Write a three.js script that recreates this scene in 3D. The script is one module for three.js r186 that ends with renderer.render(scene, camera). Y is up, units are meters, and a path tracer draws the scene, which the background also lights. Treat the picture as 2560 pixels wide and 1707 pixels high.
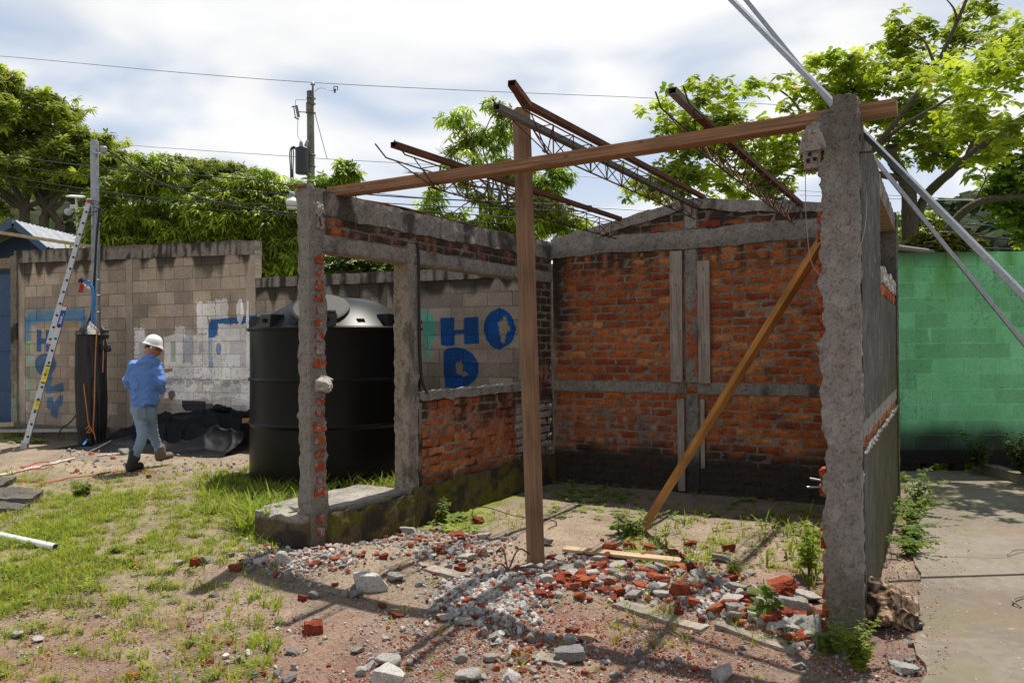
import * as THREE from 'three';
import { mergeGeometries, mergeVertices, toCreasedNormals } from 'three/addons/utils/BufferGeometryUtils.js';

// ---------- camera, exposure, sky, sun ----------
const scene = new THREE.Scene();
const F = 1960, IW = 2560, IH = 1707;
const camera = new THREE.PerspectiveCamera(2 * Math.atan(IH / 2 / F) * 180 / Math.PI, IW / IH, 0.1, 3000);
camera.rotation.order = 'YXZ';
camera.position.set(0, 1.65, 0);
camera.rotation.set(0.0064, 0, -0.0085);
camera.updateMatrixWorld(true);
const renderer = new THREE.WebGLRenderer({ antialias: true });
renderer.toneMapping = THREE.LinearToneMapping;
renderer.toneMappingExposure = 1.25;
renderer.shadowMap.enabled = true;

const SUN = new THREE.Vector3(0.172, 1, -0.432).normalize();
const sun = new THREE.DirectionalLight(new THREE.Color(1.0, 0.94, 0.85), 5.0);
sun.position.copy(SUN).multiplyScalar(60); sun.target.position.set(0, 0, -7);
sun.castShadow = true; sun.shadow.mapSize.set(4096, 4096); sun.shadow.bias = -0.0004;
Object.assign(sun.shadow.camera, { left: -22, right: 22, top: 22, bottom: -22, near: 1, far: 140 });
scene.add(sun, sun.target);

// ---------- random numbers and noise ----------
function rng(seed) { let a = seed >>> 0; return () => { a = (a + 0x6D2B79F5) | 0; let t = Math.imul(a ^ (a >>> 15), 1 | a); t = (t + Math.imul(t ^ (t >>> 7), 61 | t)) ^ t; return ((t ^ (t >>> 14)) >>> 0) / 4294967296; }; }
const mix = (a, b, t) => a + (b - a) * t, clamp = (x, a = 0, b = 1) => Math.min(b, Math.max(a, x));
const smooth = (a, b, x) => { const t = clamp((x - a) / (b - a)); return t * t * (3 - 2 * t); };
function hash3(x, y, z) { let h = Math.imul(x, 374761393) ^ Math.imul(y, 668265263) ^ Math.imul(z, 2147483647 ^ 0x5bd1e995); h = Math.imul(h ^ (h >>> 13), 1274126177); h ^= h >>> 16; h = Math.imul(h, 0x85ebca6b); return ((h ^ (h >>> 13)) >>> 0) / 4294967296; }
function noise(x, y, z = 0, px = 0, py = 0) {
  let xi = Math.floor(x), yi = Math.floor(y), zi = Math.floor(z); let fx = x - xi, fy = y - yi, fz = z - zi;
  fx = fx * fx * (3 - 2 * fx); fy = fy * fy * (3 - 2 * fy); fz = fz * fz * (3 - 2 * fz);
  let x1 = xi + 1, y1 = yi + 1; if (px) { xi = ((xi % px) + px) % px; x1 = ((x1 % px) + px) % px; } if (py) { yi = ((yi % py) + py) % py; y1 = ((y1 % py) + py) % py; }
  const a = mix(hash3(xi, yi, zi), hash3(x1, yi, zi), fx), b = mix(hash3(xi, y1, zi), hash3(x1, y1, zi), fx);
  if (fz === 0) return mix(a, b, fy);
  const c = mix(hash3(xi, yi, zi + 1), hash3(x1, yi, zi + 1), fx), d = mix(hash3(xi, y1, zi + 1), hash3(x1, y1, zi + 1), fx);
  return mix(mix(a, b, fy), mix(c, d, fy), fz);
}
function fbm(x, y, z, oct, px = 0, py = 0) { let s = 0, a = 0.5, n = 0; for (let i = 0; i < oct; i++) { s += a * noise(x, y, z + i * 17, px, py); n += a; a *= 0.5; x *= 2; y *= 2; z *= 2; px *= 2; py *= 2; } return s / n; }
const sn = (x, y, z) => noise(x, y, z) * 2 - 1;

// sky with thin bright cloud, computed on the sphere
{
  const w = 1600, h = 800, d = new Float32Array(w * h * 4);
  for (let j = 0; j < h; j++) {
    const el = ((j + 0.5) / h - 0.5) * Math.PI, cy = Math.sin(el), ce = Math.cos(el);
    for (let i = 0; i < w; i++) {
      const az = ((i + 0.5) / w - 0.5) * 2 * Math.PI, x = Math.cos(az) * ce, z = Math.sin(az) * ce, o = (j * w + i) * 4;
      const y = Math.max(cy, 0), sd0 = x * SUN.x + cy * SUN.y + z * SUN.z;
      // cloud sheet: noise on a plane overhead, streaked
      const k = 1 / (y + 0.28), u = x * k, v = z * k;
      const wx = fbm(u * 1.1 + 5, v * 1.1, 3, 3) - 0.5, wz = fbm(u * 1.1, v * 1.1 + 9, 7, 3) - 0.5;
      const c0 = fbm((u + v * 0.5) * 1.0 + wx * 2.2 + 31, (v - u * 0.35) * 2.6 + wz * 2.0 + 3.4, 1, 5);
      const c1 = fbm(u * 2.4 + wx * 3, v * 5 + wz * 3 + 40, 5, 5);
      let c = smooth(0.36, 0.60, c0 * 0.72 + c1 * 0.28 - 0.03); c = mix(c, 0.96, smooth(0.26, 0.02, y) * 0.85); c = mix(0.16, 1, c) * mix(1, 0.14, smooth(0.42, 0.8, y));
      const b = mix(0.62, 1, smooth(-0.3, 0.7, sd0)) * mix(1, 0.46, smooth(0.1, 0.8, y)), m = 0.80 + 0.13 * (c1 - 0.5), fw = smooth(-0.45, 0.62, sd0);
      const blue = [0.40 * b, 0.52 * b, 0.71 * b], white = [m * mix(0.78, 0.985, fw), m * mix(0.785, 0.985, fw), m * mix(0.80, 0.985, fw)];
      for (let q = 0; q < 3; q++) d[o + q] = cy < -0.01 ? [0.16, 0.135, 0.095][q] : mix(blue[q], white[q], c);
      d[o + 3] = 1;
    }
  }
  const t = new THREE.DataTexture(d, w, h, THREE.RGBAFormat, THREE.FloatType);
  t.mapping = THREE.EquirectangularReflectionMapping; t.magFilter = t.minFilter = THREE.LinearFilter; t.wrapS = THREE.RepeatWrapping; t.needsUpdate = true;
  scene.background = t; scene.environment = t;
}

// ---------- bookkeeping ----------
const used = {};
function numbered(n) { if (!(n in used)) { used[n] = 0; return n; } used[n]++; return n + '_' + String(used[n]).padStart(3, '0'); }
function tag(o, label, category, group, kind) { const u = o.userData; if (label) u.label = label; if (category) u.category = category; if (group) u.group = group; if (kind) u.kind = kind; return o; }
const shade = o => { o.castShadow = o.receiveShadow = true; return o; };
function thing(name, label, category, base = [0, 0, 0], group) { const g = new THREE.Group(); g.name = numbered(name); g.position.set(...(base.isVector3 ? base.toArray() : base)); tag(g, label, category, group); scene.add(g); return g; }
// a part: its geometry is given in world axes and moved to the thing's base
function part(parent, name, geo, m, world = true) {
  const o = shade(new THREE.Mesh(geo, m)); o.name = name;
  if (world && geo) { const p = new THREE.Vector3(); for (let q = parent; q && q !== scene; q = q.parent) p.add(q.position); geo.translate(-p.x, -p.y, -p.z); }
  parent.add(o); return o;
}
function solo(name, geo, m, label, category, base, group) { const o = shade(new THREE.Mesh(geo, m)); o.name = numbered(name); if (base) { const b = base.isVector3 ? base : new THREE.Vector3(...base); geo.translate(-b.x, -b.y, -b.z); o.position.copy(b); } tag(o, label, category, group); scene.add(o); return o; }
function structure(name, geo, m) { const o = shade(new THREE.Mesh(geo, m)); o.name = numbered(name); o.userData.kind = 'structure'; scene.add(o); return o; }

// ---------- where the things stand: from a place in the photograph to metres ----------
const V3 = (x, y, z) => new THREE.Vector3(x, y, z);
function ray(px, py) { return V3((px - IW / 2) / F, -(py - IH / 2) / F, -1).applyQuaternion(camera.quaternion); }
function V(px, py, Z) { const r = ray(px, py); return r.multiplyScalar(Z / -r.z).add(camera.position); }
const WALL_L = { o: V3(-1.556, 0, -6.16), a: V3(0.514, 0, -0.858) }, WALL_B = { o: V3(0.505, 0, -9.6), a: V3(0.868, 0, 0.497) };
const WALL_R = { o: V3(1.935, 0, -4.36), a: V3(0.481, 0, -0.876) }, WALL_C = { o: V3(-8.90, 0, -14.12), a: V3(0.9397, 0, 0.342) };
const WALL_G = { o: V3(3.2, 0, -10.2), a: V3(0.9995, 0, 0.03) };
for (const w of [WALL_L, WALL_B, WALL_R, WALL_C, WALL_G]) { w.a.normalize(); w.n = V3(-w.a.z, 0, w.a.x); w.m = new THREE.Matrix4().makeBasis(w.a, V3(0, 1, 0), w.n).setPosition(w.o); w.at = (s, y, n = 0) => V3(s, y, n).applyMatrix4(w.m); }
function onWall(w, px, py, n = 0) { const r = ray(px, py), c = camera.position, o = w.o.clone().addScaledVector(w.n, n); const t = o.clone().sub(c).dot(w.n) / r.dot(w.n), p = r.multiplyScalar(t).add(c).sub(w.o); return [p.dot(w.a), p.y]; }

// the lie of the land: the yard beyond the left wall is a little higher; rubble lies in low heaps
const heaps = [[-1.35, -5.85, 0.55, 0.12], [-1.95, -5.75, 0.45, 0.10], [-0.75, -6.25, 0.5, 0.08], [-0.95, -5.55, 0.6, 0.05], [0.05, -5.2, 0.5, 0.07], [0.55, -5.35, 0.6, 0.06], [1.25, -4.75, 0.45, 0.09], [-0.2, -4.75, 0.45, 0.05], [1.5, -4.55, 0.3, 0.05], [-0.5, -6.3, 0.5, 0.03]];
function gh(x, z) {
  const dL = -((x - WALL_L.o.x) * WALL_L.n.x + (z - WALL_L.o.z) * WALL_L.n.z), sL = (x - WALL_L.o.x) * WALL_L.a.x + (z - WALL_L.o.z) * WALL_L.a.z;
  let h = 0.09 * smooth(0, 0.5, dL - 0.12 * clamp(-sL)) * smooth(-3.5, -0.2, sL) + 0.08 * smooth(9, 13, -z) * smooth(-1, -4, x);
  if (-z < 30) for (const [hx, hz, r, a] of heaps) { const q = ((x - hx) ** 2 + (z - hz) ** 2) / (r * r); if (q < 6) h += a * Math.exp(-q * 1.4); }
  const near = smooth(40, 12, Math.hypot(x, z));
  h += near * (0.022 * (fbm(x * 1.3, z * 1.3, 4, 3) - 0.5) + 0.012 * (noise(x * 9, z * 9, 2) - 0.5));
  const Z = -z; if (Z < 13) h -= 0.022 * smooth(-0.06, 0.14, x - (0.53 * Z - 0.03));
  return h - 0.006;
}
function G(px, py, up = 0) { const r = ray(px, py), c = camera.position; let h = 0, p; for (let i = 0; i < 5; i++) { const t = (h + up - c.y) / r.y; p = V3(c.x + r.x * t, 0, c.z + r.z * t); h = gh(p.x, p.z); } p.y = h + up; return p; }

// ---------- shapes ----------
const box = (w, h, d, x = 0, y = 0, z = 0, sx = 1, sy = 1, sz = 1) => new THREE.BoxGeometry(w, h, d, sx, sy, sz).translate(x, y, z);
const span = (x0, x1, y0, y1, z0, z1, ...s) => box(x1 - x0, y1 - y0, z1 - z0, (x0 + x1) / 2, (y0 + y1) / 2, (z0 + z1) / 2, ...s);
const tube = (pts, r, seg = 40, rad = 6) => new THREE.TubeGeometry(new THREE.CatmullRomCurve3(pts), seg, r, rad, false);
function rod(a, b, r, rad = 6, r2 = r) { const d = b.clone().sub(a), g = new THREE.CylinderGeometry(r2, r, d.length(), rad, 1); g.applyQuaternion(new THREE.Quaternion().setFromUnitVectors(V3(0, 1, 0), d.normalize())); return g.translate((a.x + b.x) / 2, (a.y + b.y) / 2, (a.z + b.z) / 2); }
// a bar of given section from a to b; up says where its height points
function barMatrix(a, b, up = V3(0, 1, 0)) { const x = b.clone().sub(a).normalize(), z = x.clone().cross(up).normalize(), y = z.clone().cross(x); return new THREE.Matrix4().makeBasis(x, y, z).setPosition(a.clone().add(b).multiplyScalar(0.5)); }
function bevelBar(L, h, d, bev = 0.004) { const s = new THREE.Shape(); s.moveTo(-h / 2 + bev, -d / 2 + bev); s.lineTo(h / 2 - bev, -d / 2 + bev); s.lineTo(h / 2 - bev, d / 2 - bev); s.lineTo(-h / 2 + bev, d / 2 - bev); s.closePath(); const g = new THREE.ExtrudeGeometry(s, { depth: L - 2 * bev, bevelEnabled: true, bevelThickness: bev, bevelSize: bev, bevelSegments: 2, steps: Math.max(1, Math.round(L * 8)) }); return g.translate(0, 0, -L / 2 + bev).rotateY(Math.PI / 2).rotateX(Math.PI / 2); }
const plain = g => { const k = g.index ? g.toNonIndexed() : g; return k; };
// uv in metres by the way each face points, from the geometry's present coordinates
function boxUV(g, scale = 1, off = 0) {
  g = plain(g); const p = g.attributes.position, uv = new Float32Array(p.count * 2), a = V3(), b = V3(), c = V3();
  for (let i = 0; i < p.count; i += 3) {
    a.fromBufferAttribute(p, i); b.fromBufferAttribute(p, i + 1); c.fromBufferAttribute(p, i + 2); const n = b.clone().sub(a).cross(c.clone().sub(a)); const ax = Math.abs(n.x), ay = Math.abs(n.y), az = Math.abs(n.z);
    [a, b, c].forEach((q, k) => { const [u, v] = ay > ax && ay > az ? [q.x, q.z] : ax > az ? [q.z, q.y] : [q.x, q.y]; uv[(i + k) * 2] = u * scale + off; uv[(i + k) * 2 + 1] = v * scale + off * 0.7; });
  }
  g.setAttribute('uv', new THREE.BufferAttribute(uv, 2)); return g;
}
// long grain along x for timber
function warp(g, fn) { const p = g.attributes.position, v = V3(); for (let i = 0; i < p.count; i++) { v.fromBufferAttribute(p, i); fn(v); p.setXYZ(i, v.x, v.y, v.z); } return g; }
function roughen(g, amp, f, seed = 0) { return warp(g, v => { const x = v.x * f + seed, y = v.y * f, z = v.z * f + seed * 3; const a = amp * 0.65, b = amp * 0.35; const dx = a * sn(x, y, z) + b * sn(x * 3, y * 3, z * 3), dy = a * sn(x + 31, y, z) + b * sn(x * 3, y * 3 + 7, z * 3), dz = a * sn(x, y + 57, z) + b * sn(x * 3, y * 3, z * 3 + 5); v.x += dx; v.y += dy; v.z += dz; }); }
function finish(g, crease = 0.7, scale = 1, off = 0) { g = g.clone(); for (const k of Object.keys(g.attributes)) if (k !== 'position') g.deleteAttribute(k); g = mergeVertices(g, 1e-4); g = toCreasedNormals(g, crease); return boxUV(g, scale, off); }
function paint(g, fn, m) { const p = g.attributes.position, c = new Float32Array(p.count * 3), v = V3(), o = [0, 0, 0]; for (let i = 0; i < p.count; i++) { v.fromBufferAttribute(p, i); if (m) v.applyMatrix4(m); const r = fn(v.x, v.y, v.z); c.set(r, i * 3); } g.setAttribute('color', new THREE.BufferAttribute(c, 3)); return g; }
const join = list => mergeGeometries(list.map(g => { g = plain(g); for (const k of Object.keys(g.attributes)) if (!['position', 'normal', 'uv', 'color'].includes(k)) g.deleteAttribute(k); return g; }), false);
// a naive surface net round a distance field
function surfaceNet(f, lo, hi, cell) {
  const n = [0, 1, 2].map(i => Math.ceil((hi[i] - lo[i]) / cell) + 1), id = (i, j, k) => (k * n[1] + j) * n[0] + i, val = new Float32Array(n[0] * n[1] * n[2]);
  for (let k = 0; k < n[2]; k++) for (let j = 0; j < n[1]; j++) for (let i = 0; i < n[0]; i++) val[id(i, j, k)] = f(lo[0] + i * cell, lo[1] + j * cell, lo[2] + k * cell);
  const vid = new Int32Array(val.length).fill(-1), pos = [], idx = [];
  for (let k = 0; k < n[2] - 1; k++) for (let j = 0; j < n[1] - 1; j++) for (let i = 0; i < n[0] - 1; i++) {
    let x = 0, y = 0, z = 0, c = 0; const s = [];
    for (let q = 0; q < 8; q++) s.push(val[id(i + (q & 1), j + (q >> 1 & 1), k + (q >> 2))]);
    for (let a = 0; a < 8; a++) for (let e = 0; e < 3; e++) { const b = a | (1 << e); if (b === a) continue; if ((s[a] < 0) === (s[b] < 0)) continue; const t = s[a] / (s[a] - s[b]); x += (a & 1) + (e === 0 ? t : 0); y += (a >> 1 & 1) + (e === 1 ? t : 0); z += (a >> 2) + (e === 2 ? t : 0); c++; }
    if (c) { vid[id(i, j, k)] = pos.length / 3; pos.push(lo[0] + (i + x / c) * cell, lo[1] + (j + y / c) * cell, lo[2] + (k + z / c) * cell); }
  }
  const quad = (a, b, c, d, flip) => { if (a < 0 || b < 0 || c < 0 || d < 0) return; flip ? idx.push(a, c, b, a, d, c) : idx.push(a, b, c, a, c, d); };
  for (let k = 1; k < n[2] - 1; k++) for (let j = 1; j < n[1] - 1; j++) for (let i = 1; i < n[0] - 1; i++) {
    const v0 = val[id(i, j, k)] < 0;
    if (v0 !== val[id(i + 1, j, k)] < 0) quad(vid[id(i, j - 1, k - 1)], vid[id(i, j, k - 1)], vid[id(i, j, k)], vid[id(i, j - 1, k)], !v0);
    if (v0 !== val[id(i, j + 1, k)] < 0) quad(vid[id(i - 1, j, k - 1)], vid[id(i - 1, j, k)], vid[id(i, j, k)], vid[id(i, j, k - 1)], !v0);
    if (v0 !== val[id(i, j, k + 1)] < 0) quad(vid[id(i - 1, j - 1, k)], vid[id(i, j - 1, k)], vid[id(i, j, k)], vid[id(i - 1, j, k)], !v0);
  }
  const g = new THREE.BufferGeometry(); g.setAttribute('position', new THREE.Float32BufferAttribute(pos, 3)); g.setIndex(idx); g.computeVertexNormals(); return g;
}

// ---------- textures ----------
function dataTex(n, fn, srgb = true) {
  const d = new Uint8Array(n * n * 4);
  for (let j = 0; j < n; j++) for (let i = 0; i < n; i++) { const c = fn(i / n, j / n), o = (j * n + i) * 4; for (let k = 0; k < 3; k++) { let v = clamp(c[k]); if (srgb) v = v < 0.0031308 ? v * 12.92 : 1.055 * Math.pow(v, 1 / 2.4) - 0.055; d[o + k] = v * 255 + 0.5; } d[o + 3] = 255; }
  const t = new THREE.DataTexture(d, n, n); if (srgb) t.colorSpace = THREE.SRGBColorSpace; t.wrapS = t.wrapT = THREE.RepeatWrapping; t.magFilter = THREE.LinearFilter; t.minFilter = THREE.LinearMipmapLinearFilter; t.generateMipmaps = true; t.needsUpdate = true; return t;
}
const pf = (u, v, f, oct, z = 0) => fbm(u * f, v * f, z, oct, f, f);
const T = {};
// neutral grey-scale grain textures (about 1 in the mean) that multiply a vertex or material colour
T.concrete = dataTex(1024, (u, v) => { const a = pf(u, v, 6, 5, 1), b = pf(u, v, 60, 3, 9), c = pf(u, v, 200, 2, 4); let k = 0.62 + 0.30 * (a - 0.5) * 2 + 0.25 * (b - 0.5) * 2 + 0.2 * (c - 0.5); if (b < 0.27) k *= 0.75; if (b > 0.76) k *= 1.15; return [k, k * (0.985 - 0.03 * a), k * (0.96 - 0.06 * a)]; });
T.rough = dataTex(1024, (u, v) => { const a = pf(u, v, 10, 5, 11), b = pf(u, v, 46, 4, 29), c = pf(u, v, 150, 2, 3); let k = 0.64 + 0.34 * (b - 0.5) + 0.22 * (a - 0.5) + 0.36 * (c - 0.5); if (b < 0.29) k *= 0.7; return [k, k * 0.98, k * (0.96 - 0.1 * (a - 0.5))]; });
T.brick = dataTex(512, (u, v) => { const a = pf(u, v, 8, 4, 2), b = pf(u, v, 70, 3, 6), c = noise(u * 128, v * 128, 3, 128, 128); let k = 0.66 + 0.5 * (a - 0.5) + 0.7 * (b - 0.5); if (b < 0.3) k *= 0.5; if (c > 0.955) k *= 1.5; return [k, k * (0.95 + 0.25 * (a - 0.5)), k * 0.95]; });
T.dirt = dataTex(1024, (u, v) => { const a = pf(u, v, 5, 5, 5), b = pf(u, v, 90, 3, 8), c = noise(u * 256, v * 256, 1, 256, 256), d = noise(u * 128, v * 128, 7, 128, 128); let k = 0.68 + 0.5 * (a - 0.5) + 0.6 * (b - 0.5); let r = k, g = k, bl = k; if (c > 0.93) { r *= 1.5; g *= 1.52; bl *= 1.6; } else if (c < 0.07) { r *= 0.55; g *= 0.55; bl *= 0.55; } if (d > 0.955) { r *= 1.25; g *= 0.72; bl *= 0.6; } return [r, g, bl]; });
const KNOTS = [[0.13, 0.05, 0.013], [0.42, 0.11, 0.010], [0.71, 0.03, 0.012], [0.88, 0.14, 0.009], [0.25, 0.55, 0.012], [0.6, 0.62, 0.013], [0.05, 0.82, 0.010], [0.5, 0.92, 0.012], [0.33, 0.97, 0.008], [0.8, 0.95, 0.011]];
T.wood = dataTex(512, (u, v) => { const w = v + 0.02 * (pf(u, v, 4, 3, 3) - 0.5), a = fbm(u * 3, w * 90, 2, 4, 3, 90), b = fbm(u * 8, w * 14, 5, 3, 8, 14), c = fbm(u * 2, w * 200, 9, 2, 2, 200); let k = 0.70 + 0.5 * (a - 0.5) + 0.5 * (b - 0.5) + 0.3 * (c - 0.5); const st = fbm(u * 5, v * 6, 31, 4, 5, 6); if (st > 0.6) k *= 1 - 1.6 * (st - 0.6);
  for (const [ku, kv, r] of KNOTS) { const du = Math.min(Math.abs(u - ku), 1 - Math.abs(u - ku)) * 2.9, dv = Math.min(Math.abs(v - kv), 1 - Math.abs(v - kv)), d = Math.hypot(du * 0.55, dv) / r; if (d < 2.2) { k *= d < 1 ? 0.50 + 0.12 * Math.sin(d * 16) : mix(0.74, 1, (d - 1) / 1.2) * (1 + 0.08 * Math.sin(d * 14)); } }
  if (noise(u * 3, v * 64, 77, 3, 64) > 0.93) k *= 0.55; return [k, k * (0.96 + 0.1 * (b - 0.5)), k * (0.92 + 0.1 * (b - 0.5))]; });
T.metal = dataTex(256, (u, v) => { const a = pf(u, v, 14, 4, 6), b = pf(u, v, 40, 2, 2); const k = 0.75 + 0.3 * (a - 0.5) + 0.25 * (b - 0.5); return [k, k, k * 1.02]; });
const std = (c, o = {}) => new THREE.MeshStandardMaterial({ color: new THREE.Color().setRGB(...c), roughness: 0.9, metalness: 0, ...o });
// materials whose colour sits in the vertices
const M = {
  concrete: std([1, 1, 1], { vertexColors: true, map: T.concrete, bumpMap: T.concrete, bumpScale: 0.006, roughness: 0.95 }),
  rough: std([1, 1, 1], { vertexColors: true, map: T.rough, bumpMap: T.rough, bumpScale: 0.014, roughness: 1 }),
  brick: std([1, 1, 1], { vertexColors: true, map: T.brick, bumpMap: T.brick, bumpScale: 0.006, roughness: 0.95 }),
  woodBrown: std([0.37, 0.205, 0.105], { map: T.wood, bumpMap: T.wood, bumpScale: 0.002, roughness: 0.75 }),
  woodPost: std([0.30, 0.182, 0.108], { map: T.wood, bumpMap: T.wood, bumpScale: 0.002, roughness: 0.8 }),
  woodOrange: std([0.50, 0.235, 0.05], { map: T.wood, bumpMap: T.wood, bumpScale: 0.002, roughness: 0.5 }),
  woodGrey: std([0.42, 0.37, 0.33], { map: T.wood, bumpMap: T.wood, bumpScale: 0.003, roughness: 0.9 }),
  woodPale: std([0.60, 0.46, 0.30], { map: T.wood, bumpMap: T.wood, bumpScale: 0.002, roughness: 0.8 }),
  rust: std([0.17, 0.062, 0.03], { map: T.brick, bumpMap: T.brick, bumpScale: 0.001, roughness: 0.85, metalness: 0.15 }),
  rustDark: std([0.085, 0.034, 0.02], { map: T.brick, roughness: 0.8, metalness: 0.2 }),
  rustLight: std([0.36, 0.15, 0.075], { map: T.brick, bumpMap: T.brick, bumpScale: 0.001, roughness: 0.85 }),
  zinc: std([0.42, 0.44, 0.46], { map: T.metal, roughness: 0.42, metalness: 0.75 }),
  greySteel: std([0.20, 0.19, 0.18], { map: T.metal, roughness: 0.6, metalness: 0.4 }),
  alu: std([0.66, 0.66, 0.65], { map: T.metal, roughness: 0.45, metalness: 0.7 }),
  black: std([0.012, 0.012, 0.013], { roughness: 0.45 }), blackHole: std([0.006, 0.006, 0.006], { roughness: 1 }),
  cable: std([0.02, 0.02, 0.022], { roughness: 0.7 }), wireGrey: std([0.30, 0.30, 0.31], { roughness: 0.5, metalness: 0.6 }),
  white: std([0.74, 0.74, 0.72], { roughness: 0.45 }), red: std([0.50, 0.03, 0.03], { roughness: 0.5 }), blueTube: std([0.03, 0.22, 0.55], { roughness: 0.4 }), orangeRope: std([0.55, 0.20, 0.06], { roughness: 0.9 }),
};
// ---------- the ground: one sheet, fine near the camera ----------
const K = 1.55;   // the grain textures average about 1 / K
const sc = (c, k) => [c[0] * k, c[1] * k, c[2] * k], mixc = (a, b, t) => [mix(a[0], b[0], t), mix(a[1], b[1], t), mix(a[2], b[2], t)];
function groundColour(x, z) {
  const n1 = fbm(x * 0.9, z * 0.9, 3, 4), n2 = fbm(x * 3, z * 3, 9, 3), n3 = noise(x * 11, z * 11, 5);
  let c = mixc([0.235, 0.178, 0.124], [0.30, 0.235, 0.170], n2);
  const front = smooth(-6.2, -4.4, z + 0.8 * (n1 - 0.5) * 2 + x * 0.1) * smooth(3.0, 1.8, x);
  c = mixc(c, [0.20, 0.112, 0.080], front * clamp(0.55 + 1.4 * (n2 - 0.4)));
  c = mixc(c, [0.20, 0.095, 0.066], front * smooth(0.58, 0.72, n2 * 0.6 + n3 * 0.4) * 0.8);
  const yard = smooth(-1.7, -3.0, x) * smooth(-10.6, -9.4, z) * smooth(-3.6, -5.0, z);
  c = mixc(c, [0.20, 0.165, 0.085], yard * smooth(0.35, 0.6, n1) * 0.7);
  { const lx = x - WALL_L.o.x, lz = z - WALL_L.o.z, s = lx * WALL_L.a.x + lz * WALL_L.a.z, n = lx * WALL_L.n.x + lz * WALL_L.n.z; if (n > 0 && n < 0.8 && s > 1 && s < 3) c = mixc(c, [0.17, 0.20, 0.015], smooth(0.42, 0.6, n3 * 0.5 + n2 * 0.5 + 0.22 - 0.7 * n) * 0.9); }
  { const e = x - (0.53 * -z - 0.03); if (z > -10 && z < -2 && e > -0.9 && e < 0.3 && x > 1.6) c = mixc(c, [0.17, 0.115, 0.092], smooth(0.35, 0.6, n2 * 0.6 + n3 * 0.4) * 0.8); }
  if (z < -14.6 || Math.abs(x) > 12) c = mixc([0.07, 0.10, 0.03], [0.14, 0.15, 0.06], n1);
  if (x > 1.6 && z < -10.3) c = mixc([0.10, 0.15, 0.03], [0.16, 0.2, 0.05], n1);
  return sc(c, K * 0.84 * (0.80 + 0.4 * n1));
}
{
  const axis = (a, b, step, far) => { const r = []; for (let v = a; v <= b + 1e-6; v += step) r.push(v); const lo = [], hi = []; let s = step * 2; for (let v = b; v < far;) { s *= 1.35; v += s; hi.push(v); } s = step * 2; for (let v = a; v > -far;) { s *= 1.35; v -= s; lo.unshift(v); } return [...lo, ...r, ...hi]; };
  const xs = axis(-9.5, 6.5, 0.06, 900), zs = axis(-14.6, -1.6, 0.06, 900), p = [], uv = [], c = [], idx = [];
  for (const z of zs) for (const x of xs) { p.push(x, gh(x, z), z); uv.push(x * 0.7, z * 0.7); c.push(...groundColour(x, z)); }
  for (let j = 0; j < zs.length - 1; j++) for (let i = 0; i < xs.length - 1; i++) { const a = j * xs.length + i, b = a + xs.length; idx.push(a, b, a + 1, a + 1, b, b + 1); }
  const g = new THREE.BufferGeometry(); g.setAttribute('position', new THREE.Float32BufferAttribute(p, 3)); g.setAttribute('uv', new THREE.Float32BufferAttribute(uv, 2)); g.setAttribute('color', new THREE.Float32BufferAttribute(c, 3)); g.setIndex(idx); g.computeVertexNormals();
  structure('ground', g, std([1, 1, 1], { vertexColors: true, map: T.dirt, bumpMap: T.dirt, bumpScale: 0.012, roughness: 1 }));
}
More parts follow.
